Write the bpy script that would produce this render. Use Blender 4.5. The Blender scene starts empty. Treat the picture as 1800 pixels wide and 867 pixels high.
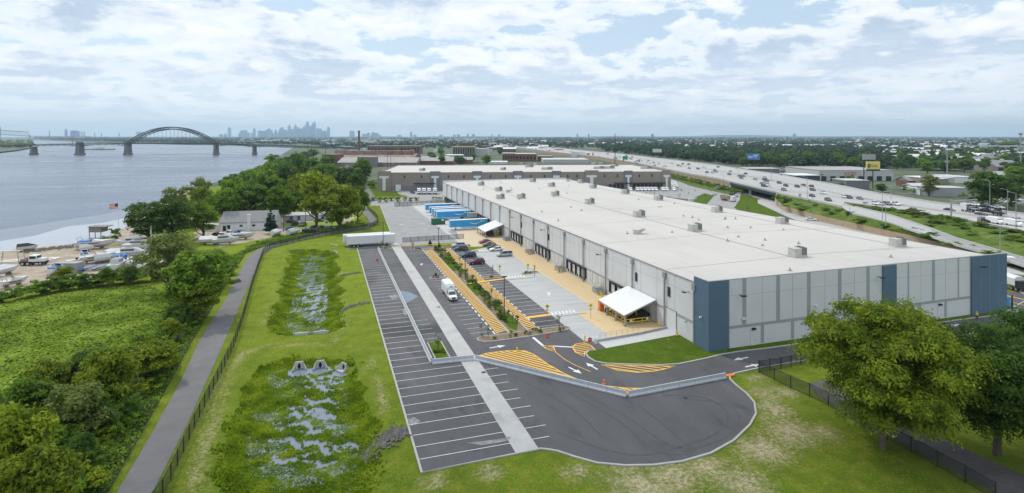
import bpy, math, random
import numpy as np
from mathutils import Vector, Matrix
from mathutils.geometry import tessellate_polygon
random.seed(7); rng = np.random.default_rng(11)
R = math.radians
SC = bpy.context.scene; COL = SC.collection
F0, U0, V0, H = 1000.0, 900.0, 239.0, 38.5      # lens in photo pixels, principal column, horizon row, eye height
CO, SI = 0.94990, 0.31255                        # the warehouse grid is turned 18.2 degrees from the view axis
YAW = math.atan2(SI, CO)
# ---------------- camera ----------------
cd = bpy.data.cameras.new('camera'); cam = bpy.data.objects.new('camera', cd); COL.objects.link(cam)
cam.location = (0, 0, H); cam.rotation_euler = (R(90), 0, -YAW)
cd.sensor_fit = 'HORIZONTAL'; cd.sensor_width = 36; cd.lens = F0/1800*36
cd.shift_y = -(433.5-V0)/1800; cd.clip_start = 1; cd.clip_end = 60000
SC.camera = cam
# ---------------- light ----------------
SUN_EL = R(52); SD = Vector((-0.47, 0.88, 0)).normalized()   # horizontal direction towards the sun
sdir = Vector((SD.x*math.cos(SUN_EL), SD.y*math.cos(SUN_EL), math.sin(SUN_EL)))
sl = bpy.data.lights.new('sun', 'SUN'); sl.energy = 2.3; sl.angle = R(1.5); sl.color = (1.0, 0.93, 0.82)
so = bpy.data.objects.new('sun', sl); COL.objects.link(so)
so.rotation_euler = sdir.to_track_quat('Z', 'Y').to_euler(); so.location = (0, 0, 3000)
SC.view_settings.view_transform = 'Standard'; SC.view_settings.look = 'None'
SC.view_settings.exposure = -0.1; SC.view_settings.gamma = 1.0
w = bpy.data.worlds.new('World'); SC.world = w; w.use_nodes = True
def build_world():
    nt = w.node_tree; N = nt.nodes; Lk = nt.links; N.clear()
    out = N.new('ShaderNodeOutputWorld')
    sky = N.new('ShaderNodeTexSky'); sky.sky_type = 'NISHITA'; sky.sun_disc = False
    sky.sun_elevation = SUN_EL; sky.sun_rotation = math.atan2(SD.x, SD.y)
    sky.air_density = 1.0; sky.dust_density = 1.5; sky.ozone_density = 1.5; sky.altitude = 30
    b1 = N.new('ShaderNodeBackground'); b1.inputs[1].default_value = 0.13
    Lk.new(sky.outputs[0], b1.inputs[0])
    geo = N.new('ShaderNodeTexCoord'); sep = N.new('ShaderNodeSeparateXYZ'); Lk.new(geo.outputs['Generated'], sep.inputs[0])
    def M(op, a, b=None, c=None, clamp=False):
        n = N.new('ShaderNodeMath'); n.operation = op; n.use_clamp = clamp
        for i, x in enumerate((a, b, c)):
            if x is None: continue
            if isinstance(x, (int, float)): n.inputs[i].default_value = x
            else: Lk.new(x, n.inputs[i])
        return n.outputs[0]
    z = M('MAXIMUM', sep.outputs[2], 0.0); zz = M('ADD', z, 0.075)
    def plane(k, off):
        x = M('MULTIPLY', M('DIVIDE', sep.outputs[0], zz), k); y = M('MULTIPLY', M('DIVIDE', sep.outputs[1], zz), k)
        c = N.new('ShaderNodeCombineXYZ'); Lk.new(M('ADD', x, off), c.inputs[0]); Lk.new(M('ADD', y, off*.7), c.inputs[1]); return c.outputs[0]
    def noise(vec, sc, det, rough, dist=0.0):
        n = N.new('ShaderNodeTexNoise'); n.inputs['Scale'].default_value = sc; n.inputs['Detail'].default_value = det
        n.inputs['Roughness'].default_value = rough; n.inputs['Distortion'].default_value = dist; Lk.new(vec, n.inputs['Vector']); return n.outputs[0]
    def ramp(fac, pts):
        r = N.new('ShaderNodeValToRGB'); e = r.color_ramp.elements
        while len(e) < len(pts): e.new(0.5)
        for q, (p, c) in zip(e, pts): q.position = p; q.color = (c, c, c, 1) if isinstance(c, float) else (*c, 1)
        r.color_ramp.interpolation = 'EASE'; Lk.new(fac, r.inputs[0]); return r.outputs[0]
    def MIX(f, a, b):
        n = N.new('ShaderNodeMix'); n.data_type = 'RGBA'
        if isinstance(f, (int, float)): n.inputs['Factor'].default_value = f
        else: Lk.new(f, n.inputs['Factor'])
        for k, x in (('A', a), ('B', b)):
            if isinstance(x, tuple): n.inputs[k].default_value = (*x, 1)
            else: Lk.new(x, n.inputs[k])
        return n.outputs['Result']
    warp = noise(plane(0.5, 5.0), 1.6, 3, 0.5)
    def cloud(k, off):
        x = M('MULTIPLY', M('DIVIDE', sep.outputs[0], M('ADD', z, 0.33+off)), k); y = M('MULTIPLY', M('DIVIDE', sep.outputs[1], M('ADD', z, 0.33+off)), k)
        c = N.new('ShaderNodeCombineXYZ'); Lk.new(M('ADD', x, 4.1), c.inputs[0]); Lk.new(M('ADD', y, 2.7), c.inputs[1]); Lk.new(M('MULTIPLY', warp, .8), c.inputs[2])
        return noise(c.outputs[0], 1.0, 10, 0.60, 0.15)
    K = 3.3
    n1 = cloud(K, 0.0); n2 = cloud(K, 0.012)           # n2 looks a little higher in the same cloud field
    big = noise(plane(0.42, 7.7), 1.0, 3, 0.5)
    cov = M('ADD', n1, M('MULTIPLY', M('SUBTRACT', big, 0.42), 0.55))
    mask = ramp(cov, [(0.41, 0.0), (0.475, 0.65), (0.55, 1.0)])
    lit = M('ADD', M('MULTIPLY', M('SUBTRACT', n1, n2), 7.0), 0.48, clamp=True)   # upper rims catch the sun
    thick = ramp(cov, [(0.47, 0.0), (0.62, 1.0)])
    shade = M('MULTIPLY', thick, M('SUBTRACT', 1.0, M('MULTIPLY', lit, .75)), clamp=True)
    low = ramp(noise(plane(0.8, 1.9), 1.3, 5, 0.55), [(0.42, 0.0), (0.62, 1.0)])
    shade = M('ADD', M('MULTIPLY', shade, .95), M('MULTIPLY', low, M('MULTIPLY', thick, .75)), clamp=True)
    body = MIX(shade, (1.0, 1.0, 1.0), (0.42, 0.52, 0.66))
    body = MIX(M('MULTIPLY', M('SUBTRACT', 1.0, lit), .42), body, (0.60, 0.70, 0.82))
    skyc = N.new('ShaderNodeVectorMath'); skyc.operation = 'SCALE'
    b2 = N.new('ShaderNodeBackground'); Lk.new(body, b2.inputs[0])
    # the cloud sheet overhead, nearer the sun, is brighter than the part low on the horizon
    Lk.new(M('ADD', 1.30, M('MULTIPLY', M('MINIMUM', M('MAXIMUM', M('SUBTRACT', z, 0.26), 0.0), 0.5), 1.6)), b2.inputs[1])
    bb = N.new('ShaderNodeBackground'); bb.inputs[0].default_value = (0.62, 0.79, 0.95, 1); bb.inputs[1].default_value = 1.12
    ms = N.new('ShaderNodeMixShader'); ms.inputs[0].default_value = 0.72; Lk.new(b1.outputs[0], ms.inputs[1]); Lk.new(bb.outputs[0], ms.inputs[2])
    mx = N.new('ShaderNodeMixShader'); Lk.new(mask, mx.inputs[0]); Lk.new(ms.outputs[0], mx.inputs[1]); Lk.new(b2.outputs[0], mx.inputs[2])
    veil = M('MULTIPLY', M('POWER', M('SUBTRACT', 1.0, M('MINIMUM', M('MULTIPLY', z, 5.0), 1.0)), 1.6), 0.85)
    vb = N.new('ShaderNodeBackground'); vb.inputs[0].default_value = (0.82, 0.89, 0.95, 1); vb.inputs[1].default_value = 1.22
    mv = N.new('ShaderNodeMixShader'); Lk.new(veil, mv.inputs[0]); Lk.new(mx.outputs[0], mv.inputs[1]); Lk.new(vb.outputs[0], mv.inputs[2])
    Lk.new(mv.outputs[0], out.inputs[0])
build_world()
# ---------------- helpers ----------------
def G(u, v, z=0.0):
    """photo pixel -> point of the site (x, y) at height z"""
    Y = F0*(H-z)/(v-V0); X = (u-U0)/F0*Y
    return (CO*X+SI*Y, -SI*X+CO*Y)
def C2(X, Y): return (CO*X+SI*Y, -SI*X+CO*Y)
def GL(pts, z=0.0): return [G(u, v, z) for u, v in pts]
def wt(s, u):
    """y along a wall at x=s seen in photo column u"""
    k = (u-U0)/F0; return s*(CO-SI*k)/(CO*k+SI)
def ws(t, u):
    k = (u-U0)/F0; return t*(CO*k+SI)/(CO-SI*k)
def rgb(r, g, b): return tuple(((c/255)/12.92 if c/255 <= .04045 else ((c/255+.055)/1.055)**2.4) for c in (r, g, b))
class MB:
    def __init__(s): s.v = []; s.f = []; s.m = []
    def face(s, pts, m=0):
        b = len(s.v); s.v.extend(tuple(p) for p in pts); s.f.append(tuple(range(b, b+len(pts)))); s.m.append(m)
    def box(s, x0, y0, z0, x1, y1, z1, m=0, top=None):
        b = len(s.v)
        s.v += [(x0,y0,z0),(x1,y0,z0),(x1,y1,z0),(x0,y1,z0),(x0,y0,z1),(x1,y0,z1),(x1,y1,z1),(x0,y1,z1)]
        fs = [(3,2,1,0),(4,5,6,7),(0,1,5,4),(1,2,6,5),(2,3,7,6),(3,0,4,7)]
        for i, q in enumerate(fs): s.f.append(tuple(b+j for j in q)); s.m.append(top if (top is not None and i == 1) else m)
    def obox(s, c, ax, L, W, z0, z1, m=0):
        """box centred at c=(x,y), long axis direction ax (unit 2d)"""
        px, py = -ax[1], ax[0]; b = len(s.v)
        for z in (z0, z1):
            for a, q in ((-1,-1),(1,-1),(1,1),(-1,1)):
                s.v.append((c[0]+ax[0]*a*L/2+px*q*W/2, c[1]+ax[1]*a*L/2+py*q*W/2, z))
        for q in [(3,2,1,0),(4,5,6,7),(0,1,5,4),(1,2,6,5),(2,3,7,6),(3,0,4,7)]: s.f.append(tuple(b+j for j in q)); s.m.append(m)
    def prism(s, poly, z0, z1, m=0, top=None, bottom=False):
        n = len(poly); b = len(s.v)
        s.v += [(p[0],p[1],z0) for p in poly]+[(p[0],p[1],z1) for p in poly]
        area = sum(poly[i][0]*poly[(i+1)%n][1]-poly[(i+1)%n][0]*poly[i][1] for i in range(n))
        for i in range(n):
            j = (i+1)%n; q = (b+i,b+j,b+n+j,b+n+i); s.f.append(q if area > 0 else q[::-1]); s.m.append(m)
        s.tess([(p[0],p[1],z1) for p in poly], m if top is None else top)
    def tess(s, pts, m=0, holes=()):
        loops = [[Vector(p) for p in pts]]+[[Vector(p) for p in h] for h in holes]
        b = len(s.v)
        for l in loops: s.v += [tuple(p) for p in l]
        for t in tessellate_polygon(loops):
            a, c, d = (s.v[b+i] for i in t)
            nz = (c[0]-a[0])*(d[1]-a[1])-(c[1]-a[1])*(d[0]-a[0])
            s.f.append((b+t[0],b+t[1],b+t[2]) if nz > 0 else (b+t[2],b+t[1],b+t[0])); s.m.append(m)
    def sheet(s, poly, z, m=0): s.tess([(p[0],p[1],z) for p in poly], m)
    def tube(s, p0, p1, r0, r1=None, n=8, m=0, cap=True):
        r1 = r0 if r1 is None else r1; p0 = Vector(p0); p1 = Vector(p1); d = (p1-p0)
        if d.length < 1e-6: return
        q = d.to_track_quat('Z', 'Y'); b = len(s.v)
        for p, r in ((p0, r0), (p1, r1)):
            for i in range(n):
                a = 2*math.pi*i/n; s.v.append(tuple(p+q @ Vector((r*math.cos(a), r*math.sin(a), 0))))
        for i in range(n):
            j = (i+1)%n; s.f.append((b+i,b+j,b+n+j,b+n+i)); s.m.append(m)
        if cap: s.f.append(tuple(b+n+i for i in range(n))); s.m.append(m); s.f.append(tuple(b+n-1-i for i in range(n))); s.m.append(m)
    def strip(s, poly, wd, z0, z1, m=0, closed=False):
        """a kerb / band following a polyline"""
        n = len(poly); P = [Vector((p[0],p[1])) for p in poly]; off = []
        for i in range(n):
            a = P[(i-1)%n] if (i > 0 or closed) else P[i]; c = P[(i+1)%n] if (i < n-1 or closed) else P[i]
            d = (c-a); d = d.normalized() if d.length > 1e-9 else Vector((1,0)); off.append(Vector((-d.y, d.x))*wd/2)
        rngi = range(n if closed else n-1)
        for i in rngi:
            j = (i+1)%n; a0 = P[i]+off[i]; a1 = P[i]-off[i]; c0 = P[j]+off[j]; c1 = P[j]-off[j]
            s.face([(a1.x,a1.y,z1),(c1.x,c1.y,z1),(c0.x,c0.y,z1),(a0.x,a0.y,z1)], m)
            if z1 > z0:
                s.face([(a1.x,a1.y,z0),(c1.x,c1.y,z0),(c1.x,c1.y,z1),(a1.x,a1.y,z1)], m)
                s.face([(c0.x,c0.y,z0),(a0.x,a0.y,z0),(a0.x,a0.y,z1),(c0.x,c0.y,z1)], m)
        if z1 > z0 and not closed:
            for i, sg in ((0, 1), (n-1, -1)):
                a0 = P[i]+off[i]; a1 = P[i]-off[i]; q = [(a0.x,a0.y,z0),(a1.x,a1.y,z0),(a1.x,a1.y,z1),(a0.x,a0.y,z1)]
                s.face(q if sg > 0 else q[::-1], m)
    def ring(s, secs, m=0, cap=True):
        """loft through equal-length closed sections"""
        b = len(s.v); n = len(secs[0])
        for q in secs: s.v += [tuple(p) for p in q]
        for k in range(len(secs)-1):
            for i in range(n):
                j = (i+1)%n; s.f.append((b+k*n+i,b+k*n+j,b+(k+1)*n+j,b+(k+1)*n+i)); s.m.append(m)
        if cap: s.f.append(tuple(b+n-1-i for i in range(n))); s.m.append(m); e = b+(len(secs)-1)*n; s.f.append(tuple(e+i for i in range(n))); s.m.append(m)
    def mesh(s, name, mats):
        me = bpy.data.meshes.new(name); me.from_pydata(s.v, [], s.f)
        for x in (mats if isinstance(mats, (list, tuple)) else [mats]): me.materials.append(x)
        me.polygons.foreach_set('material_index', s.m); me.update(); return me
    def build(s, name, mats, parent=None, loc=None, rz=0, smooth=False):
        me = s.mesh(name, mats); o = bpy.data.objects.new(name, me); COL.objects.link(o)
        if smooth: me.polygons.foreach_set('use_smooth', [True]*len(me.polygons))
        if parent: o.parent = parent
        if loc is not None: o.location = loc
        o.rotation_euler = (0, 0, rz); return o
def tag(o, label=None, cat=None, group=None, kind=None):
    if label: o['label'] = label
    if cat: o['category'] = cat
    if group: o['group'] = group
    if kind: o['kind'] = kind
    return o
def empty(name, loc=(0,0,0), rz=0, label=None, cat=None, group=None):
    o = bpy.data.objects.new(name, None); COL.objects.link(o); o.location = loc; o.rotation_euler = (0,0,rz)
    o.empty_display_size = 0.5
    return tag(o, label, cat, group)
def copy_tree(o, parent=None):
    c = o.copy(); COL.objects.link(c)
    if parent: c.parent = parent
    for ch in list(o.children): copy_tree(ch, c)
    return c
def place(proto, first, loc, rz=0, sc=None, label=None, group=None, cat=None):
    """first use moves the prototype itself, later ones copy it with its parts"""
    if first.get(proto.name) is None: first[proto.name] = 1; o = proto
    else: o = copy_tree(proto)
    o.location = loc; o.rotation_euler = (0,0,rz)
    if sc is not None: o.scale = (sc,sc,sc) if not isinstance(sc, (tuple, list)) else sc
    return tag(o, label, cat, group)
USED = {}
def word(name, text, size, extrude, m, parent, loc, rot=(0,0,0), sx=1.0, center=False):
    cu = bpy.data.curves.new(name, 'FONT'); cu.body = text; cu.size = size; cu.extrude = extrude
    if center: cu.align_x = 'CENTER'
    cu.align_y = 'CENTER'; t = bpy.data.objects.new(name+'_tmp', cu); COL.objects.link(t); dg = bpy.context.evaluated_depsgraph_get(); dg.update()
    me = bpy.data.meshes.new_from_object(t.evaluated_get(dg)); COL.objects.unlink(t); bpy.data.objects.remove(t); me.materials.clear(); me.materials.append(m)
    o = bpy.data.objects.new(name, me); COL.objects.link(o); o.parent = parent; o.location = loc; o.rotation_euler = rot; o.scale.x = sx; return o
def struct(o): o['kind'] = 'structure'; return o
# ---------------- materials ----------------
def _nt(name):
    m = bpy.data.materials.new(name); m.use_nodes = True; nt = m.node_tree
    return m, nt, nt.nodes['Principled BSDF'], nt.nodes['Material Output']
def mat(name, col, rough=0.8, col2=None, scale=1.0, amt=0.5, metal=0.0, bump=0.0, bscale=None, spec=0.4, detail=4, layers=(), space='world', stretch=None, thr=None, trans=0.0, emit=0.0):
    """base colour with noise variation; layers = [(colour, scale, low, high, detail)] more noise masks on top"""
    m, nt, p, out = _nt(name); N, Lk = nt.nodes, nt.links
    p.inputs['Roughness'].default_value = rough; p.inputs['Metallic'].default_value = metal
    p.inputs['Specular IOR Level'].default_value = spec
    p.inputs['Base Color'].default_value = (*col, 1)
    if space == 'world': g = N.new('ShaderNodeNewGeometry'); vec = g.outputs['Position']
    else: g = N.new('ShaderNodeTexCoord'); vec = g.outputs['Object']
    if stretch:
        mp = N.new('ShaderNodeMapping'); mp.inputs['Scale'].default_value = stretch; Lk.new(vec, mp.inputs['Vector']); vec = mp.outputs[0]
    cur = None
    def msk(sc, lo, hi, det, rgh=0.6):
        n = N.new('ShaderNodeTexNoise'); n.inputs['Scale'].default_value = sc; n.inputs['Detail'].default_value = det; n.inputs['Roughness'].default_value = rgh
        Lk.new(vec, n.inputs['Vector']); mr = N.new('ShaderNodeMapRange'); mr.inputs['From Min'].default_value = lo; mr.inputs['From Max'].default_value = hi
        Lk.new(n.outputs[0], mr.inputs['Value']); return mr.outputs[0]
    if col2 is not None:
        mx = N.new('ShaderNodeMix'); mx.data_type = 'RGBA'; mx.inputs['A'].default_value = (*col, 1); mx.inputs['B'].default_value = (*col2, 1)
        Lk.new(msk(scale, .5-.25/max(amt, .01)*.5, .5+.25/max(amt, .01)*.5, detail), mx.inputs['Factor']); cur = mx.outputs['Result']
    for (c, sc, lo, hi, det) in layers:
        mx = N.new('ShaderNodeMix'); mx.data_type = 'RGBA'; mx.inputs['B'].default_value = (*c, 1)
        if cur: Lk.new(cur, mx.inputs['A'])
        else: mx.inputs['A'].default_value = (*col, 1)
        Lk.new(msk(sc, lo, hi, det), mx.inputs['Factor']); cur = mx.outputs['Result']
    if cur: Lk.new(cur, p.inputs['Base Color'])
    if bump:
        n = N.new('ShaderNodeTexNoise'); n.inputs['Scale'].default_value = bscale or scale*4; n.inputs['Detail'].default_value = 4
        Lk.new(vec, n.inputs['Vector']); b = N.new('ShaderNodeBump'); b.inputs['Strength'].default_value = 1; b.inputs['Distance'].default_value = bump
        Lk.new(n.outputs[0], b.inputs['Height']); Lk.new(b.outputs[0], p.inputs['Normal'])
    if emit: p.inputs['Emission Color'].default_value = (*col, 1); p.inputs['Emission Strength'].default_value = emit
    return m
def leaf_mat(name, c1, c2, c3, sc=0.5, lo=.85, hi=1.35):
    m, nt, p, out = _nt(name); N, Lk = nt.nodes, nt.links
    g = N.new('ShaderNodeNewGeometry'); oi = N.new('ShaderNodeObjectInfo')
    n = N.new('ShaderNodeTexNoise'); n.inputs['Scale'].default_value = sc; n.inputs['Detail'].default_value = 3; Lk.new(g.outputs['Position'], n.inputs['Vector'])
    n2 = N.new('ShaderNodeTexWhiteNoise'); 
    r = N.new('ShaderNodeValToRGB'); e = r.color_ramp.elements; e.new(.5)
    for q, (pp, c) in zip(e, ((.32, c1), (.52, c2), (.7, c3))): q.position = pp; q.color = (*c, 1)
    ad = N.new('ShaderNodeMath'); ad.operation = 'MULTIPLY_ADD'; ad.inputs[1].default_value = 0.16; Lk.new(g.outputs['Random Per Island'], ad.inputs[0]); 
    sb = N.new('ShaderNodeMath'); sb.operation = 'SUBTRACT'; sb.inputs[1].default_value = 0.08; Lk.new(n.outputs[0], sb.inputs[0]); Lk.new(sb.outputs[0], ad.inputs[2])
    Lk.new(ad.outputs[0], r.inputs[0])
    hs = N.new('ShaderNodeHueSaturation'); mr = N.new('ShaderNodeMapRange'); mr.inputs['To Min'].default_value = lo; mr.inputs['To Max'].default_value = hi
    Lk.new(oi.outputs['Random'], mr.inputs['Value']); Lk.new(mr.outputs[0], hs.inputs['Value']); Lk.new(r.outputs[0], hs.inputs['Color'])
    Lk.new(hs.outputs[0], p.inputs['Base Color']); p.inputs['Roughness'].default_value = .6; p.inputs['Specular IOR Level'].default_value = .12
    tr = N.new('ShaderNodeBsdfTranslucent'); Lk.new(hs.outputs[0], tr.inputs[0])
    mx = N.new('ShaderNodeMixShader'); mx.inputs[0].default_value = .4; Lk.new(p.outputs[0], mx.inputs[1]); Lk.new(tr.outputs[0], mx.inputs[2]); Lk.new(mx.outputs[0], out.inputs[0])
    return m
def see_mat(name, col, solid=0.5):
    m, nt, p, out = _nt(name); p.inputs['Base Color'].default_value = (*col, 1); p.inputs['Roughness'].default_value = .5
    t = nt.nodes.new('ShaderNodeBsdfTransparent'); mx = nt.nodes.new('ShaderNodeMixShader'); mx.inputs[0].default_value = solid
    nt.links.new(t.outputs[0], mx.inputs[1]); nt.links.new(p.outputs[0], mx.inputs[2]); nt.links.new(mx.outputs[0], out.inputs[0]); return m
M = {}
M['asphalt'] = mat('asphalt', (.088,.086,.090), .85, (.112,.11,.113), .12, .8, bump=.01, bscale=6, layers=[((.10,.10,.10), .5, .55, .75, 6), ((.05,.05,.053), .05, .5, .62, 3), ((.16,.155,.15), .09, .66, .78, 8)])
M['asphalt_new'] = mat('asphalt_new', (.074,.072,.076), .8, (.09,.088,.092), .2, .8, bump=.01, bscale=6, layers=[((.115,.112,.11), .10, .56, .76, 9), ((.05,.05,.053), .35, .55, .72, 5), ((.14,.137,.135), .6, .66, .8, 9)], stretch=(1,.35,1))
M['asphalt_old'] = mat('asphalt_old', (.27,.265,.26), .9, (.31,.305,.30), .15, .8, bump=.01, bscale=6, layers=[((.22,.218,.215), .25, .5, .7, 5)])
M['path'] = mat('path_asphalt', (.135,.13,.132), .9, (.16,.155,.155), .3, .8, layers=[((.22,.215,.2), .35, .64, .78, 5)])
M['concrete'] = mat('concrete', (.42,.41,.39), .85, (.50,.49,.47), .5, .7, layers=[((.34,.33,.31), .15, .55, .75, 5)])
M['conc_light'] = mat('concrete_light', (.44,.44,.435), .8, (.48,.48,.47), .6, .6, layers=[((.45,.45,.44), 1.2, .6, .8, 5)])
M['conc_lane'] = mat('concrete_lane', (.37,.375,.37), .85, (.42,.42,.415), .3, .8, layers=[((.34,.34,.33), .35, .5, .7, 4)], stretch=(.25,1.4,1))
M['kerb'] = mat('kerb_stone', (.42,.41,.38), .85, (.35,.34,.31), 1.5, .6)
M['hwy'] = mat('highway_concrete', (.40,.39,.375), .9, (.36,.35,.335), .04, .8, layers=[((.30,.29,.28), .02, .55, .7, 4)], stretch=(1,.1,1))
M['yellow'] = mat('yellow_paint', (.74,.42,.06), .7, (.66,.39,.09), 1.5, .7, layers=[((.45,.33,.15), 2.2, .62, .8, 5)])
M['yellow_pale'] = mat('apron_concrete', (.53,.44,.29), .85, (.49,.41,.28), .8, .7)
M['wline'] = mat('white_paint', (.72,.72,.70), .7, (.55,.55,.54), 1.5, .7, layers=[((.3,.3,.3), 3, .64, .8, 5)])
M['wline_faint'] = mat('faded_white_paint', (.42,.42,.42), .8, (.22,.22,.22), 1.2, .9)
M['gravel'] = mat('gravel', (.30,.28,.25), .95, (.16,.15,.14), 2.5, .9, bump=.1, bscale=3)
M['stone'] = mat('rip_rap_stone', (.20,.18,.16), .95, (.10,.095,.09), 1.2, .9)
M['mulch'] = mat('mulch', (.16,.115,.075), 1, (.23,.18,.12), 1.2, .8, bump=.05, bscale=6)
M['roof'] = mat('roof_membrane', (.50,.475,.435), .75, (.475,.452,.415), .06, .7, layers=[((.42,.41,.40), .09, .6, .85, 6)])
def roof_lines(m):
    nt = m.node_tree; N, Lk = nt.nodes, nt.links; p = N['Principled BSDF']; src = p.inputs['Base Color'].links[0].from_socket
    g = N.new('ShaderNodeNewGeometry'); sp = N.new('ShaderNodeSeparateXYZ'); Lk.new(g.outputs['Position'], sp.inputs[0])
    def line(o, per, wd):
        a = N.new('ShaderNodeMath'); a.operation = 'PINGPONG'; a.inputs[1].default_value = per/2; Lk.new(o, a.inputs[0]); b = N.new('ShaderNodeMath'); b.operation = 'LESS_THAN'; b.inputs[1].default_value = wd; Lk.new(a.outputs[0], b.inputs[0]); return b.outputs[0]
    mx = N.new('ShaderNodeMath'); mx.operation = 'MAXIMUM'; Lk.new(line(sp.outputs[0], 3.0, .05), mx.inputs[0]); Lk.new(line(sp.outputs[1], 30.0, .06), mx.inputs[1])
    q = N.new('ShaderNodeMath'); q.operation = 'MULTIPLY'; q.inputs[1].default_value = .35; Lk.new(mx.outputs[0], q.inputs[0])
    c = N.new('ShaderNodeMix'); c.data_type = 'RGBA'; c.inputs['B'].default_value = (.28,.28,.275,1); Lk.new(q.outputs[0], c.inputs['Factor']); Lk.new(src, c.inputs['A'])
    n = N.new('ShaderNodeTexNoise'); n.inputs['Scale'].default_value = .035; n.inputs['Detail'].default_value = 8; n.inputs['Roughness'].default_value = .7; mp = N.new('ShaderNodeMapping'); mp.inputs['Scale'].default_value = (2.4,.6,1); Lk.new(g.outputs['Position'], mp.inputs[0]); Lk.new(mp.outputs[0], n.inputs['Vector'])
    mr = N.new('ShaderNodeMapRange'); mr.inputs[1].default_value = .5; mr.inputs[2].default_value = .72; mr.inputs[4].default_value = .38; Lk.new(n.outputs[0], mr.inputs[0])
    d = N.new('ShaderNodeMix'); d.data_type = 'RGBA'; d.inputs['B'].default_value = (.33,.32,.30,1); Lk.new(mr.outputs[0], d.inputs['Factor']); Lk.new(c.outputs['Result'], d.inputs['A']); Lk.new(d.outputs['Result'], p.inputs['Base Color'])
roof_lines(M['roof'])
M['seam'] = mat('roof_seam', (.20,.20,.20), .9)
M['seam2'] = mat('roof_faint_seam', (.24,.24,.235), .9)
M['wall'] = mat('tilt_up_wall', (.60,.60,.60), .8, (.635,.635,.63), .25, .7, layers=[((.55,.55,.545), .8, .62, .85, 5)])
M['wall_w'] = mat('tilt_up_base', (.56,.55,.52), .85, (.50,.49,.46), .6, .7)
M['band'] = mat('grey_band', (.34,.355,.375), .8, (.31,.325,.345), .6, .6)
M['blue'] = mat('blue_panel', (.085,.145,.205), .7, (.095,.155,.22), .3, .6)
M['joint'] = mat('panel_joint', (.30,.30,.29), .9)
M['pipe'] = mat('downspout_grey', (.30,.29,.275), .6)
M['dark'] = mat('dark_metal', (.025,.027,.03), .6)
M['black'] = mat('black_rubber', (.012,.012,.013), .8)
M['white'] = mat('white_enamel', (.68,.69,.69), .45, (.62,.63,.63), .8, .5)
M['metal'] = mat('galvanised', (.42,.43,.43), .45, (.32,.33,.33), 2, .6, metal=.5)
M['hvac'] = mat('hvac_louvre', (.30,.295,.275), .7, (.20,.20,.19), 1.5, .7)
M['hvac_l'] = mat('hvac_case', (.52,.51,.47), .6, (.42,.41,.38), 1.0, .7)
M['glass'] = mat('dark_glass', (.018,.023,.028), .08, spec=.8)
M['glass_b'] = mat('window_glass', (.05,.07,.09), .1, spec=.8)
M['tyre'] = mat('tyre', (.018,.018,.018), .85)
M['rim'] = mat('wheel_rim', (.45,.46,.47), .35, metal=.7)
M['lamp'] = mat('headlight_glass', (.75,.76,.75), .15, spec=.8)
M['tail'] = mat('tail_light', (.45,.02,.015), .3)
M['tblue'] = mat('trailer_blue', (.025,.30,.62), .4, (.03,.33,.66), .5, .5)
M['tpale'] = mat('trailer_pale_blue', (.40,.60,.76), .5)
M['green_m'] = mat('green_steel', (.025,.13,.075), .55, (.04,.15,.10), 1.2, .8)
M['ysteel'] = mat('yellow_steel', (.80,.55,.02), .5)
M['orange'] = mat('orange_plastic', (.75,.20,.03), .5)
M['red'] = mat('red_paint', (.55,.03,.03), .5)
M['signy'] = mat('sign_yellow', (.75,.62,.03), .5)
M['signg'] = mat('sign_green', (.02,.28,.12), .5)
M['brick'] = mat('red_brick', (.16,.065,.05), .9, (.21,.10,.075), .8, .8)
M['rust'] = mat('rusty_sheet', (.20,.10,.07), .9, (.30,.25,.21), .12, .9, layers=[((.13,.075,.06), .4, .55, .75, 5)])
M['greyroof'] = mat('grey_sheet_roof', (.27,.26,.25), .85, (.36,.35,.34), .3, .8, layers=[((.22,.15,.12), .15, .6, .75, 5)])
M['shingle'] = mat('grey_shingle', (.20,.195,.20), .9, (.25,.245,.245), 1.0, .7)
M['tan'] = mat('tan_wall', (.245,.21,.18), .85, (.27,.235,.20), .2, .6)
M['tan_d'] = mat('grey_brown_wall', (.17,.17,.175), .85, (.19,.19,.195), .3, .6)
M['retain'] = mat('retaining_wall', (.42,.32,.21), .9, (.35,.27,.19), .6, .7)
M['steel_b'] = mat('bridge_steel', (.025,.045,.045), .7)
M['pier'] = mat('pier_stone', (.14,.135,.125), .9, (.19,.18,.165), .3, .7)
M['trunk'] = mat('tree_bark', (.085,.065,.045), .95, (.13,.105,.08), 2, .7)
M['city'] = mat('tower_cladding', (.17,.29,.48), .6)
M['city2'] = mat('tower_glass', (.10,.14,.19), .3)
M['water'] = None
def car_paint(n, c): return mat('car_paint_'+n, c, .28, spec=.6)
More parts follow.
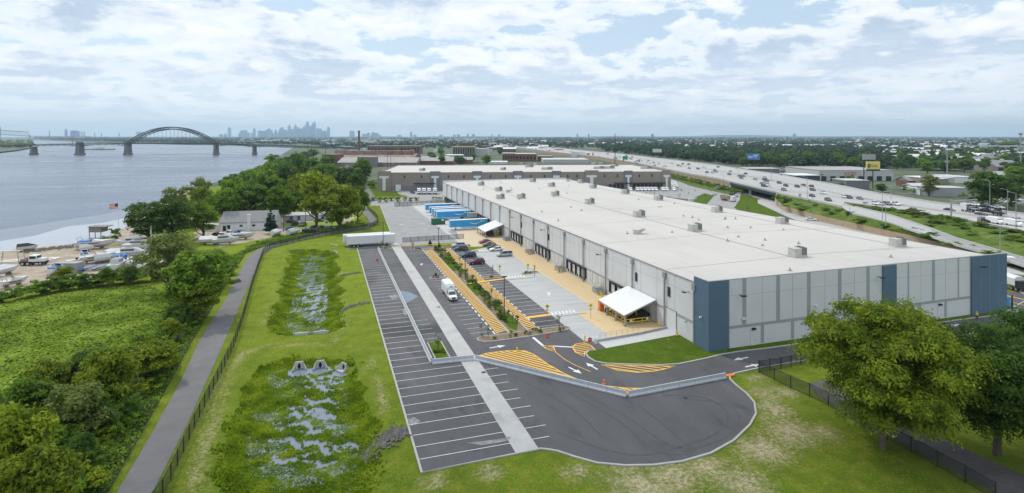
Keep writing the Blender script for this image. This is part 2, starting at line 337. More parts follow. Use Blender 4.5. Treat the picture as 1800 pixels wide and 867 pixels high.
# ---------------- water and ground ----------------
def water_mat(name, base, rough, bumpd, sc, stretch, layer=None):
    m, nt, p, out = _nt(name); N, Lk = nt.nodes, nt.links
    p.inputs['Base Color'].default_value = (*base, 1); p.inputs['Roughness'].default_value = rough; p.inputs['Specular IOR Level'].default_value = .5
    p.inputs['IOR'].default_value = 1.33
    g = N.new('ShaderNodeNewGeometry'); mp = N.new('ShaderNodeMapping'); mp.inputs['Scale'].default_value = stretch; mp.inputs['Rotation'].default_value = (0,0,R(25)); Lk.new(g.outputs['Position'], mp.inputs['Vector'])
    n = N.new('ShaderNodeTexNoise'); n.inputs['Scale'].default_value = sc; n.inputs['Detail'].default_value = 5; n.inputs['Roughness'].default_value = .62; Lk.new(mp.outputs[0], n.inputs['Vector'])
    b = N.new('ShaderNodeBump'); b.inputs['Strength'].default_value = 1; b.inputs['Distance'].default_value = bumpd; Lk.new(n.outputs[0], b.inputs['Height']); Lk.new(b.outputs[0], p.inputs['Normal'])
    # calm streaks and rippled patches
    n2 = N.new('ShaderNodeTexNoise'); n2.inputs['Scale'].default_value = .012; n2.inputs['Detail'].default_value = 4
    mp2 = N.new('ShaderNodeMapping'); mp2.inputs['Scale'].default_value = (.35,1.6,1); mp2.inputs['Rotation'].default_value = (0,0,R(-12)); Lk.new(g.outputs['Position'], mp2.inputs['Vector']); Lk.new(mp2.outputs[0], n2.inputs['Vector'])
    mr = N.new('ShaderNodeMapRange'); mr.inputs['From Min'].default_value = .35; mr.inputs['From Max'].default_value = .65; mr.inputs['To Min'].default_value = rough*.6; mr.inputs['To Max'].default_value = rough*1.7
    Lk.new(n2.outputs[0], mr.inputs['Value']); Lk.new(mr.outputs[0], p.inputs['Roughness'])
    return m
M['water'] = water_mat('river_water', (.085,.115,.165), .22, .22, .5, (1,1.8,1))
M['pond'] = water_mat('pond_water', (.17,.20,.24), .04, .01, 1.0, (1,1,1))
W_Z = -3.0
shore_px = [(-420,470),(-150,458),(-60,452),(0,447),(60,441),(110,436),(150,431),(178,421),(196,411),(216,402),(230,392),(262,372),(300,345),(350,325),(400,312),(440,300),(470,285),(500,268),(512,260),(522,256.5)]
SHORE = np.array([G(u,v,W_Z) for u, v in shore_px])
far_px = [(522,256),(440,254.6),(330,253.6),(225,251.5),(150,249.3),(100,247.2),(60,245.6),(57,252),(57,259),(30,264),(0,267),(-100,271),(-400,280)]
FARB = [G(u,v,W_Z) for u, v in far_px]
def shore_dist(P):
    P = np.asarray(P, float); best = np.full(len(P), 1e9); sg = np.ones(len(P))
    for a, b in zip(SHORE[:-1], SHORE[1:]):
        d = b-a; L2 = (d**2).sum(); t = np.clip(((P-a)@d)/L2, 0, 1); q = a+t[:,None]*d; r = np.hypot(*(P-q).T)
        cr = d[0]*(P[:,1]-a[1])-d[1]*(P[:,0]-a[0]); m = r < best; best[m] = r[m]; sg[m] = np.where(cr[m] < 0, 1, -1)
    return best*sg            # positive on land
def inpoly(P, poly):
    P = np.asarray(P, float); c = np.zeros(len(P), bool); n = len(poly)
    for i in range(n):
        x0, y0 = poly[i]; x1, y1 = poly[(i+1)%n]
        if y0 == y1: continue
        k = ((y0 > P[:,1]) != (y1 > P[:,1])) & (P[:,0] < (x1-x0)*(P[:,1]-y0)/(y1-y0)+x0); c ^= k
    return c
def poly_dist(P, poly, closed=True):
    P = np.asarray(P, float); best = np.full(len(P), 1e9); n = len(poly)
    for i in range(n if closed else n-1):
        a = np.array(poly[i]); b = np.array(poly[(i+1)%n]); d = b-a; L2 = (d**2).sum()+1e-9; t = np.clip(((P-a)@d)/L2, 0, 1)
        best = np.minimum(best, np.hypot(*(P-(a+t[:,None]*d)).T))
    return best
B1 = GL([(395,680),(430,640),(480,622),(520,616),(600,616),(650,630),(672,680),(690,730),(700,800),(690,900),(640,1000),(330,1000),(330,900),(352,800)])
B2 = GL([(505,437),(535,438),(575,436),(598,444),(604,480),(612,530),(612,575),(585,588),(500,592),(462,585),(462,560),(480,520),(492,480)])
WCH1 = GL([(540,636),(612,632),(617,655),(600,690),(612,730),(585,765),(635,775),(630,800),(590,815),(560,835),(572,858),(545,862),(530,820),(470,830),(480,790),(462,760),(500,720),(535,700),(530,660)], -1)
WCH2 = GL([(540,450),(556,449),(560,480),(575,500),(586,530),(590,550),(560,556),(528,552),(530,520),(524,490),(530,470)], -1)
WCH3 = GL([(488,572),(505,574),(507,590),(490,590)], -1)
def ground_z(P):
    d = shore_dist(P); z = np.clip(-3+d*0.25, -4.5, 0)
    for B, dep in ((B1, 1.2), (B2, 1.15)):
        ins = inpoly(P, B); dd = poly_dist(P, B); z = np.where(ins, -np.minimum(dep, dd*.24), z)
    return z
def gz1(x, y): return float(ground_z([(x,y)])[0])
gx0, gx1, gy0, gy1, st = -262, 172, 16, 480, 2.0
nx = int((gx1-gx0)/st)+1; ny = int((gy1-gy0)/st)+1
X, Y = np.meshgrid(gx0+np.arange(nx)*st, gy0+np.arange(ny)*st); P = np.c_[X.ravel(), Y.ravel()]
Z = ground_z(P)
Zn = Z + np.where(Z > -.02, 0, rng.normal(0, .05, len(Z)))
idx = np.arange(nx*ny).reshape(ny, nx)
Fq = np.c_[idx[:-1,:-1].ravel(), idx[:-1,1:].ravel(), idx[1:,1:].ravel(), idx[1:,:-1].ravel()]
def np_mesh(name, V, Fc, mats, attrs=None, mi=None, smooth=False):
    me = bpy.data.meshes.new(name); k = Fc.shape[1]
    me.vertices.add(len(V)); me.vertices.foreach_set('co', np.ascontiguousarray(V, np.float32).ravel())
    me.loops.add(len(Fc)*k); me.loops.foreach_set('vertex_index', np.ascontiguousarray(Fc, np.int32).ravel())
    me.polygons.add(len(Fc)); me.polygons.foreach_set('loop_start', np.arange(len(Fc), dtype=np.int32)*k)
    try: me.polygons.foreach_set('loop_total', np.full(len(Fc), k, np.int32))
    except Exception: pass
    for x in (mats if isinstance(mats, (list, tuple)) else [mats]): me.materials.append(x)
    if mi is not None: me.polygons.foreach_set('material_index', np.ascontiguousarray(mi, np.int32))
    if smooth: me.polygons.foreach_set('use_smooth', np.ones(len(Fc), bool))
    me.update(calc_edges=True)
    for n_, a in (attrs or {}).items():
        at = me.attributes.new(n_, 'FLOAT', 'POINT'); at.data.foreach_set('value', np.ascontiguousarray(a, np.float32))
    return me
def np_obj(name, *a, **k):
    o = bpy.data.objects.new(name, np_mesh(name, *a, **k)); COL.objects.link(o); return o
# wear: bare and straw patches, mud in the basins, sand and dirt of the boat yard
def blob(px, rad):
    s = np.zeros(len(P))
    for (u, v), r in zip(px, rad):
        c = G(u, v); s = np.maximum(s, np.clip(1.3-np.hypot(P[:,0]-c[0], P[:,1]-c[1])/r, 0, 1))
    return s
straw = blob([(1110,845),(1180,835),(1250,820),(1340,790),(1390,760),(1340,690),(1330,665),(1380,690),(860,830),(1010,830),(1130,867),(1300,850),(1360,720),(1450,760),(1120,628),(1095,632),(760,845)], [5,5,4,5,5,3,2.5,3,2.5,2.5,6,5,4,3,2.2,2.2,2.5])
trackline = [(345,900),(352,800),(380,705),(400,655),(425,622),(470,608),(560,605)]
d = poly_dist(P, GL(trackline), False); straw = np.maximum(straw, np.clip(1.15-d/2.0, 0, 1)*.85)
for ln, wd, a in (([(640,640),(668,680),(672,720)], 1.3, .8), ([(600,470),(608,520),(612,560),(590,600)], 1.6, .75), ([(493,440),(500,470),(480,530),(462,570)], 2.2, .7), ([(560,605),(640,612),(660,640)], 1.2, .7)):
    d = poly_dist(P, GL(ln), False); straw = np.maximum(straw, np.clip(1.15-d/wd, 0, 1)*a)
mud = np.clip(-Z*1.4-.35, 0, 1)*((inpoly(P, B1)) | inpoly(P, B2))
SAND = GL([(-420,474),(-60,458),(0,452),(80,445),(150,437),(215,433),(290,432),(300,452),(268,480),(210,484),(120,494),(70,505),(0,520),(-80,530),(-420,560)])
YARD = GL([(350,398),(480,384),(600,376),(628,382),(610,392),(560,404),(500,412),(440,424),(390,434),(340,424)])
sd = shore_dist(P)
sand = np.where(inpoly(P, SAND) | inpoly(P, YARD), 1.0, 0.0); sand = np.maximum(sand, np.clip(1.6-sd/np.where(P[:,1] < 330, 26, 12), 0, 1)*.85)
def ground_mat():
    m, nt, p, out = _nt('lawn_ground'); N, Lk = nt.nodes, nt.links
    g = N.new('ShaderNodeNewGeometry'); pos = g.outputs['Position']; p.inputs['Roughness'].default_value = .95; p.inputs['Specular IOR Level'].default_value = .04
    def noise(sc, det=4, r=.6, stretch=None):
        n = N.new('ShaderNodeTexNoise'); n.inputs['Scale'].default_value = sc; n.inputs['Detail'].default_value = det; n.inputs['Roughness'].default_value = r
        if stretch: mp = N.new('ShaderNodeMapping'); mp.inputs['Scale'].default_value = stretch; Lk.new(pos, mp.inputs['Vector']); Lk.new(mp.outputs[0], n.inputs['Vector'])
        else: Lk.new(pos, n.inputs['Vector'])
        return n.outputs[0]
    def mrange(x, a, b, c=0., d=1.):
        n = N.new('ShaderNodeMapRange'); n.inputs[1].default_value = a; n.inputs[2].default_value = b; n.inputs[3].default_value = c; n.inputs[4].default_value = d; Lk.new(x, n.inputs[0]); return n.outputs[0]
    def mix(f, a, b):
        n = N.new('ShaderNodeMix'); n.data_type = 'RGBA'
        Lk.new(f, n.inputs['Factor'])
        for k, x in (('A', a), ('B', b)):
            if isinstance(x, tuple): n.inputs[k].default_value = (*x, 1)
            else: Lk.new(x, n.inputs[k])
        return n.outputs['Result']
    def math_(op, a, b):
        n = N.new('ShaderNodeMath'); n.operation = op
        for i, x in enumerate((a, b)):
            if isinstance(x, (int, float)): n.inputs[i].default_value = x
            else: Lk.new(x, n.inputs[i])
        return n.outputs[0]
    def attr(n_): a = N.new('ShaderNodeAttribute'); a.attribute_name = n_; return a.outputs['Fac']
    c = mix(mrange(noise(.06), .35, .65), (.095,.150,.014), (.145,.205,.018))
    c = mix(mrange(noise(.16, 5, .65), .46, .66), c, (.085,.125,.012))
    c = mix(mrange(noise(.45, 5), .42, .68), c, (.20,.215,.028))
    c = mix(mrange(noise(3.0, 5, .7), .45, .75), c, (.075,.11,.010))
    c = mix(mrange(noise(.9, 6, .7, (1,3,1)), .60, .78), c, (.26,.25,.09))
    ad = math_('ADD', math_('MULTIPLY', attr('straw'), .72), math_('MULTIPLY', math_('SUBTRACT', noise(1.9, 9, .78), .5), 2.3))
    c = mix(mrange(ad, .34, .62), c, (.27,.245,.12))
    c = mix(mrange(ad, .62, .85), c, (.44,.37,.25))
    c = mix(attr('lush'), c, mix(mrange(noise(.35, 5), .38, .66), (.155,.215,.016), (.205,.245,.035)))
    c = mix(mrange(noise(.22, 6, .7), .50, .72), c, (.10,.14,.016))
    c = mix(attr('mud'), c, mix(mrange(noise(1.5), .4, .6), (.11,.165,.018), (.15,.20,.022)))
    sn = mix(mrange(noise(.25, 6), .35, .65), (.44,.37,.29), (.30,.25,.20)); sn = mix(mrange(noise(.7, 5), .58, .7), sn, (.18,.16,.13))
    c = mix(mrange(math_('ADD', attr('sand'), math_('MULTIPLY', math_('SUBTRACT', noise(.5), .5), .8)), .4, .62), c, sn)
    Lk.new(c, p.inputs['Base Color'])
    b = N.new('ShaderNodeBump'); b.inputs['Distance'].default_value = .12; b.inputs['Strength'].default_value = 1; Lk.new(noise(2.5, 6, .7), b.inputs['Height']); Lk.new(b.outputs[0], p.inputs['Normal'])
    return m
M['lawn'] = ground_mat()
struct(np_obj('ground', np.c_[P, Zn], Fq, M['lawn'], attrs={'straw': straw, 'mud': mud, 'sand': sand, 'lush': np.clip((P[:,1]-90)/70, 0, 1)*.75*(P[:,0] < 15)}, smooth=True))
# outer ground, with the river and the basins left open
M['far_ground'] = mat('far_ground', (.07,.095,.045), .95, (.10,.115,.07), .008, .9, layers=[((.05,.08,.028), .02, .48, .6, 5), ((.19,.18,.165), .012, .60, .70, 6), ((.10,.10,.10), .05, .60, .68, 5)])
mb = MB()
hole_near = [G(u, v) for u, v in [(-420,490),(-150,478),(-60,470),(0,463),(60,456),(110,451),(150,447),(185,440),(215,420),(240,398),(275,374),(312,348),(360,326),(410,310),(450,298),(480,283),(503,267),(515,259.5)]]
hole_far = [G(u, v) for u, v in far_px]
OUT = 45000
rect = [(-45,30),(12,30),(12,206),(-45,206)]
riverhole = hole_near+hole_far
mb.tess([(*C2(-21500,-900),-.06),(*C2(21500,-900),-.06),(*C2(21500,20500),-.06),(*C2(-21500,20500),-.06)], 0, holes=[[(x,y,-.06) for x,y in riverhole], [(x,y,-.06) for x,y in rect]])
struct(mb.build('plain', M['far_ground']))
mb = MB(); mb.strip(FARB, 2, -4, 0.0); struct(mb.build('river_bank', mat('bank', (.22,.19,.13), .95, (.12,.14,.06), .05, .8)))
mb = MB(); rv = [G(u,v,W_Z) for u,v in [(-420,520),(-60,480),(250,450),(330,380),(420,330),(480,300),(530,262),(545,256)]]+[G(u,v-.8,W_Z) for u, v in far_px[1:]]
mb.sheet(rv, W_Z); struct(mb.build('river', M['water']))
M['shallow_glare'] = water_mat('shallow_glare_water', (.33,.365,.41), .3, .12, .6, (1,2.2,1))  # glare on the near-shore water, painted in as a pale base colour
mb = MB(); mb.sheet([G(u,v,W_Z) for u,v in [(-420,440),(-100,438),(0,424),(60,415),(120,398),(180,392),(236,380),(262,372),(240,400),(200,420),(150,440),(60,452),(-60,462),(-420,500)]], W_Z+.02); struct(mb.build('shallows_glare', M['shallow_glare']))
mb = MB(); mb.sheet([G(u,v,W_Z) for u,v in [(-420,425),(-100,420),(0,404),(60,396),(130,384),(190,376),(240,362),(280,356),(262,376),(200,425),(150,442),(60,454),(-60,464),(-420,505)]], W_Z+.01); struct(mb.build('shallows_glare', water_mat('faint_glare_water', (.17,.20,.25), .3, .16, .55, (1,2,1))))  # wider, weaker sheet of the same painted glare
for nm, B in (('wetland_water', B1), ('wetland_water', B2)):
    mb = MB(); mb.sheet(B, -1.0); struct(mb.build(nm, M['pond']))
# low hills on the horizon
def hills():
    mb = MB(); n = 90
    for ring, (dist, hh) in enumerate(((15500, 60), (13500, 34))):
        pts = []
        for i in range(n+1):
            a = R(-60+120*i/n); z = hh*(.45+.3*math.sin(i*.23+ring)+.2*math.sin(i*.71+2)+.12*random.random())
            if a < R(-8): z *= .45
            pts.append((*C2(dist*math.sin(a)*1.0, dist*math.cos(a)), z, a))
        for p, q in zip(pts[:-1], pts[1:]):
            bk = [C2((dist+2500)*math.sin(x[3]), (dist+2500)*math.cos(x[3])) for x in (p, q)]; fr = [C2((dist-1200)*math.sin(x[3]), (dist-1200)*math.cos(x[3])) for x in (p, q)]
            mb.face([(*fr[0],0),(*fr[1],0),(q[0],q[1],q[2]),(p[0],p[1],p[2])]); mb.face([(p[0],p[1],p[2]),(q[0],q[1],q[2]),(*bk[1],0),(*bk[0],0)])
    struct(mb.build('hills', mat('far_woods_hill', (.05,.075,.04), .95, (.09,.11,.07), .004, .9), smooth=True))
hills()
# ---------------- paving of the warehouse site ----------------
WS, WE, WT0, WT1 = 65.0, 142.6, 85.4, 326.0     # warehouse footprint
near_kerb = [(10.5,201.5),(10.5,64.9),(25.2,65.3)]+GL([(962,791),(980,794),(1010,804),(1050,815),(1100,819.5),(1150,818.5),(1200,812),(1250,797.5),(1290,775),(1318,748),(1329,728),(1326,708),(1312,692),(1294,678),(1283,667),(1283,661),(1292,657),(1333,648),(1400,637),(1500,620),(1600,604),(1680,591.7),(1740,582),(1800,572),(1900,556)])
north_kerb = GL([(1900,515),(1800,531),(1780,541.5),(1768,551),(1750,555),(1680,563.5),(1640,569.5),(1560,581),(1427,601.8),(1350,612.7),(1300,618.5),(1267,624),(1240,631),(1193.7,640.5),(1162,642.5),(1089.6,640.8),(1065,639.6),(1046,636),(1034,628.7),(1030,622.6),(1035,617),(1048,616.5)])
mb = MB()
mb.sheet(near_kerb+north_kerb+[(65,94.5),(65,128),(46.2,128),(46.2,104.5),(27,104.5),(27,128),(27,201.5)], .02)
struct(mb.build('parking_lot', M['asphalt_new']))
mb = MB()
mb.sheet([(27,104.2),(46.2,104.2),(46.2,192),(27,201.5)], .024); mb.sheet([(10.5,110),(27,110),(27,201.5),(10.5,201.5)], .023)
struct(mb.build('parking_stalls', M['asphalt']))
mb = MB(); mb.sheet([(7.2,201.5),(44,201.5),(58,198),(58,330),(29.2,330),(23.8,209.5),(7.2,209.5)], .02); struct(mb.build('truck_court', M['asphalt_old']))
mb = MB(); mb.sheet([(22,65.1),(25,65.3),(25,206),(22,206)], .034)
struct(mb.build('concrete_strip', mat('strip_concrete', (.38,.375,.36), .85, (.43,.425,.41), .4, .7, layers=[((.30,.295,.28), .25, .55, .72, 5)])))
mb = MB(); mb.sheet([(46.2,97),(48.4,96.2),(52,97.2),(52,113),(57.6,114.5),(57.6,191),(46.2,186)], .03); struct(mb.build('concrete_lanes', M['conc_lane']))
mb = MB(); mb.sheet([(48.4,92.6),(65,94.6),(65,98.4),(48.4,96.1)], .034); struct(mb.build('concrete_ramp', M['conc_light']))
mb = MB(); mb.sheet([(57.6,191),(57.6,114.5),(52,113),(52,97.2),(65,98.5),(65,212),(60,226),(50.5,226),(46.6,200),(46.2,192)], .036); struct(mb.build('dock_apron', M['yellow_pale']))
mb = MB(); mb.sheet([(46.2,226),(50.5,226),(65,226),(65,326),(46.2,326)], .036); mb.strip([(46.4,200),(46.2,228),(45.8,318)], 1.6, .04, .04); struct(mb.build('dock_slab', M['concrete']))
# kerbs
mb = MB(); mb.strip(near_kerb, .28, 0, .15); mb.strip(north_kerb, .28, 0, .15); mb.strip([(23.9,209),(29.3,322)], .3, 0, .15); mb.strip([(7.2,209.5),(23.8,209.2)], .25, 0, .12)
mb.strip([(48.2,96.0),(58,97.0),(65,98.4)], .25, 0, .45); mb.strip([(46.1,200),(45.6,318)], .2, 0.03, .12)
struct(mb.build('kerb', M['kerb']))
# grass tip, lawn strip and planting islands
M['turf'] = mat('turf', (.058,.10,.009), .95, (.085,.13,.014), .35, .8, bump=.05, bscale=5, spec=.04, layers=[((.04,.065,.008), 2.5, .52, .75, 5), ((.27,.22,.12), .8, .63, .75, 6)])
tip = GL([(1030,622.6),(1034,628.7),(1046,636),(1065,639.6),(1089.6,640.8),(1162,642.5),(1193.7,640.5),(1240,631),(1267,624),(1300,618.5),(1350,612.7)])
mb = MB(); mb.sheet([(x, y) for x, y in tip]+[(79.5,85.4),(65,85.4),(65,94.4),(48.4,92.5),(44.8,92.0)], .09)
mb.sheet(GL([(1350,612.7),(1427,601.8),(1560,581),(1640,569.5),(1680,563.5),(1750,555),(1768,551)])+[(142.6,85.4),(79.5,85.4)], .09)
struct(mb.build('lawn', M['turf']))
def island(poly, name='planting_bed', m='mulch', kerb=True):
    mb = MB(); mb.sheet(poly, .13); struct(mb.build(name, M[m]))
    if kerb: mb = MB(); mb.strip(poly, .22, 0.02, .16, closed=True); struct(mb.build('kerb', M['kerb']))
island([(18.1,96.8),(20.6,96.8),(20.6,105.2),(18.1,105.2)], m='turf')
island([(34.3,105.5),(38.1,105.5),(38.1,140),(34.3,140)]); island([(34.3,140),(38.1,140),(38.1,192),(34.3,192)])
nose = [(27.4,103.2),(28.3,102.4),(30,102.2),(37,102.5),(45.5,103.6),(46.6,104.6),(46.3,105.6),(44.5,105.9),(34,105.3),(28.4,105.2),(27.4,104.5)]
island(nose)
island([(40.6,147.2),(45.8,147.6),(46.1,149),(45.5,150),(40.6,149.8)]); island([(52,148.5),(57.2,149.6),(57.4,151),(56.4,151.8),(52.3,150.5)])
island([(27.0,151.6),(30.8,151.8),(30.9,153.6),(27.4,153.6),(26.8,152.6)]); island([(27,191.8),(38.8,192.5),(38.8,194.3),(27.5,193.6)]); island([(17.8,196.8),(21.6,197.2),(21.6,198.7),(18.2,198.6)])
mb = MB(); mb.sheet([(35.2,118),(37.8,118),(37.8,111),(36,106.2),(35,108)], .138); mb.sheet([(34.5,132),(37.9,136),(37.9,148),(34.6,146)], .138); mb.sheet([(34.5,158),(37.9,160),(37.9,178),(34.6,176)], .138)
struct(mb.build('island_grass', M['turf']))
# ---------------- painted markings ----------------
Z1 = .045
wl = MB(); yl = MB(); fl = MB()
def bar(mb, a, b, wd, z=Z1): mb.strip([a, b], wd, z, z)
for i in range(14): t = 67.7+2.83*i; bar(wl, (10.6,t), (22.0 if t < 95 else 17.0, t), .12)
for i in range(10): t = 67.7+2.83*i; bar(wl, (25.0,t), (27.3+(.6 if i%2 else 0), t), .12) if t < 93 else None
for i in range(14, 47): t = 67.7+2.83*i; bar(wl if t < 170 else fl, (10.6,t), (16.9,t), .12); bar(fl if i > 18 else wl, (17.5,t), (20.4,t), .1)
for i in range(30): t = 107.7+2.8*i; bar(wl if t < 150 else fl, (26.9,t), (30.8,t), .11) if not 150 < t < 155 else None
for i in range(29): t = 107.3+2.8*i; bar(wl, (41,t), (46,t), .11) if not (111.5 < t < 115.5 or 146 < t < 151) else None
for i in range(28): t = 116+2.8*i; bar(fl, (52.3,t), (57.4,t), .1) if t < 190 and not 146 < t < 153 else None
for t in np.arange(106, 190, 2.8):
    bar(wl, (31.4,t), (31.4,t+1.6), .3); bar(wl, (40.7,t), (40.7,t+1.6), .26) if not 144 < t < 150 else None
bar(wl, (57.6,114.5), (57.6,190), .22, .05)
for t in (113.6, 149.2-2.6, 183.5):
    for k in range(7): bar(wl, (46.6+k*.85,t-.2), (47.0+k*.85,t+1.6), .38, .05)
    bar(wl, (46.3,t-.6), (52.3,t-.45), .12, .05); bar(wl, (46.3,t+1.9), (52.3,t+2.0), .12, .05)
sm = MB()
for t in (111.9, 144.6, 181.6): sm.strip([(46.3,t),(54,t+.35)], .22, .04, .07)
struct(sm.build('pavement_joint', M['seam']))
# dashed stop bars and lane arrows
bar(wl, G(937,593.5), G(956,609.5), .55); bar(wl, G(973,609), G(1006,610.8), .45)
def arrow(u, v, du, dv, L=3.2):
    a = Vector(G(u, v)); b = Vector(G(u+du, v+dv)); d = (b-a).normalized(); n = Vector((-d.y, d.x)); c = a
    q = lambda x, y: (c.x+d.x*x+n.x*y, c.y+d.y*x+n.y*y)
    wl.sheet([q(-L/2,-.17), q(.1,-.17), q(.1,-.62), q(L/2,0), q(.1,.62), q(.1,.17), q(-L/2,.17)], Z1)
arrow(875,610,8,-1.3); arrow(1011,651.6,6,3); arrow(1040,644,-6,-3.5); arrow(1303,631,-10,2); arrow(1323,643,10,-2); arrow(1679,572,-10,2); arrow(1706.7,580.7,10,-2)
arrow(706,395,-3,.4,4); arrow(742,393,3,-.4,4); arrow(741,465,2,-4,2.4); arrow(1298/1.0*0+965,0+517,0,-4,3)
# yellow gores
def hatch(outer_px, dvec, spacing, wd, z=Z1, edge=.28, mbx=None, off=0.0):
    mbx = mbx or yl
    poly = [Vector(p) for p in (GL(outer_px) if outer_px and outer_px[0][0] > 200 else outer_px)]
    d = Vector(dvec).normalized(); n = Vector((-d.y, d.x)); pr = [p.dot(n) for p in poly]; k = min(pr)+spacing*.6+off
    while k < max(pr)-.15:
        xs = []
        for i in range(len(poly)):
            a, b = poly[i], poly[(i+1)%len(poly)]; fa, fb = a.dot(n)-k, b.dot(n)-k
            if (fa > 0) != (fb > 0): xs.append((a+(b-a)*(fa/(fa-fb))).dot(d))
        xs.sort()
        for x0, x1 in zip(xs[::2], xs[1::2]):
            if x1-x0 > .4: bar(mbx, (d.x*x0+n.x*k, d.y*x0+n.y*k), (d.x*x1+n.x*k, d.y*x1+n.y*k), wd, z)
        k += spacing
    if edge: mbx.strip([(p.x,p.y) for p in poly], edge, z+.003, z+.003, closed=True)
gore = [(836,627.5),(855,621.5),(891,617),(922.6,617.2),(937,623),(961.6,640),(990,656.5),(1018,669),(1060.7,678.6),(1103,683),(1151,683.5),(1124,688),(1103,693),(1060,683),(1010,671.5),(950,657.5),(890,643.5)]
hatch(gore, (11.2,-14.4), .80, .46)
hatch([(1057,641.6),(1090,642.3),(1150,643.8),(1188,644.2),(1165,650),(1149,653),(1121,655.3),(1085.5,651.5)], (11.2,-9.0), .95, .34)
hatch([(1006,610),(1012,605.6),(1026.6,603),(1038.7,608),(1046,615),(1028,618.5),(1027,627),(1012,620)], (1,.08), .75, .3)
hatch([(951.5,608),(972,608.6),(977,620),(960,613.4)], (1,.1), .8, .25)
yl.strip(GL([(977,620),(992.7,632.3),(1012,643),(1038.7,654)]), .16, Z1, Z1)
# hatched walkways beside the long planting bed, solid yellow with paler diagonal bars
for x0, x1 in ((31.9,34.1), (38.3,40.3)):
    yl.strip([(x0,106),(x0,191)], .16, .045, .045); yl.strip([(x1,106),(x1,191)], .16, .045, .045)
yp = MB(); yl2 = MB()
for x0, x1 in ((31.9,34.1), (38.3,40.3)):
    for t in np.arange(106.6, 190.5, .92): bar(yl, (x0+.08,t), (x1-.08,t+.95), .42, .047)
yl.sheet([(40.3,112.8),(46.2,113.2),(46.2,114.4),(40.3,114)], .04); yl.sheet([(34.5,143.2),(46,145.2),(46,146.3),(34.5,144.6)], .15)
# yellow frame and bars of the dock apron
for t in np.arange(98.5, 200, 1.1): bar(yl, (53 if t < 112.5 else 57.9, t), (64.6, t+.9), .24, .05)
yl.strip([(52.1,97.3),(52.1,113),(57.7,114.6),(57.7,190)], .22, .052, .052)
yl.strip([(22,200.6),(34,200.1),(44.5,199.3),(46.6,199.6)], .7, .05, .05)
wl.strip([(22,202.2),(24.4,206.5)], .9, .05, .05)
wl.strip([(27,322),(58,318)], .5, .04, .04)
struct(wl.build('white_markings', M['wline'])); struct(yl.build('yellow_markings', M['yellow'])); struct(fl.build('faded_markings', M['wline_faint']))
# puddle, splashes of dried mud
mb = MB(); mb.sheet(GL([(697,510),(706,511.5),(722,515),(735,521),(728,526),(712,535),(706,524)]), .05); struct(mb.build('puddle', M['pond']))
mb = MB()
for q in ([(682,520),(697,517),(702,523),(690,527)], ):
    mb.sheet(GL(q), .04)
struct(mb.build('damp_patch', mat('damp_patch', (.16,.165,.175), .5)))
M['splash'] = mat('dried_silt', (.30,.295,.285), .9, (.16,.158,.155), 1.5, .9)
mb = MB()
for q in ([(820,779),(850,776),(885,771),(899,768),(894,775),(870,780),(846,783)], [(716,717+20),(728,734),(740,741),(722,750)], [(707,545),(716,540),(722,548),(712,556)]):
    mb.sheet(GL(q), .041)
struct(mb.build('silt_stain', M['splash']))
# shared-use path
path_l = GL([(160,910),(205,867),(268,760),(318,670),(350,600),(375,560),(398,525),(420,480),(436,452),(452,440),(468,433),(490,427),(520,419),(560,411),(600,403),(640,397.5),(650,391),(646,383),(636,372),(628,363),(626,356)])
path_r = GL([(228,910),(268,867),(330,745),(368,660),(395,600),(412,560),(430,520),(447,480),(459,455),(468,443),(480,436),(500,430.5),(525,423),(560,415),(600,407),(645,402),(661,394),(660,384),(650,372),(641,362),(638,356)])
mb = MB()
for i in range(len(path_l)-1): mb.face([(*path_l[i],.05),(*path_r[i],.05),(*path_r[i+1],.05),(*path_l[i+1],.05)])
struct(mb.build('path', M['path']))
# rip-rap channels running down into the basins
def riprap(px, wd, n, lab, sz=.28):
    pts = GL(px); mb = MB(); rg = random.Random(len(px)*7+n)
    seg = [(Vector(a), Vector(b)) for a, b in zip(pts[:-1], pts[1:])]
    for k in range(n):
        a, b = rg.choice(seg); t = rg.random(); p = a.lerp(b, t); d = (b-a).normalized(); q = p+Vector((-d.y, d.x))*rg.gauss(0, wd*.33)
        z = gz1(q.x, q.y); r = sz*rg.uniform(.5,1.25); m = []
        c = Vector((q.x, q.y, z+r*.35)); base = [Vector(v) for v in ((1,0,0),(0,1,0),(-1,0,0),(0,-1,0),(0,0,.8),(0,0,-.8))]
        vs = [c+Vector((v.x*r*rg.uniform(.6,1.2), v.y*r*rg.uniform(.6,1.2), v.z*r*rg.uniform(.6,1.0))) for v in base]; bb = len(mb.v); mb.v += [tuple(v) for v in vs]
        for t3 in ((0,1,4),(1,2,4),(2,3,4),(3,0,4),(1,0,5),(2,1,5),(3,2,5),(0,3,5)): mb.f.append(tuple(bb+i for i in t3)); mb.m.append(0)
    o = mb.build('rip_rap', M['stone']); tag(o, kind='stuff'); o['label'] = lab
riprap([(716,758),(690,765),(668,772),(645,786),(628,798)], 2.4, 700, 'grey loose stones washed into a channel beside the near parking lot')
riprap([(40,443),(90,438),(130,434),(165,428),(185,420)], 4.5, 420, 'dark rocks and rubble along the river edge', .5)
riprap([(634,479),(612,482),(598,484)], 1.2, 160, 'thin line of stones across the grass above the far basin', .22)
riprap([(650,532),(630,535),(612,540),(598,545)], 1.4, 220, 'line of stones running from the kerb towards the far basin', .22)
mb = MB(); mb.sheet(GL([(1418,676),(1450,668),(1500,690),(1600,745),(1720,800),(1830,850),(1960,930),(1880,950),(1790,890),(1690,834),(1610,792),(1520,744),(1440,697)]), .035); struct(mb.build('service_lane', mat('lane_asphalt', (.075,.07,.07), .9, (.11,.10,.095), .5, .8, layers=[((.16,.14,.11), .7, .6, .75, 6)])))
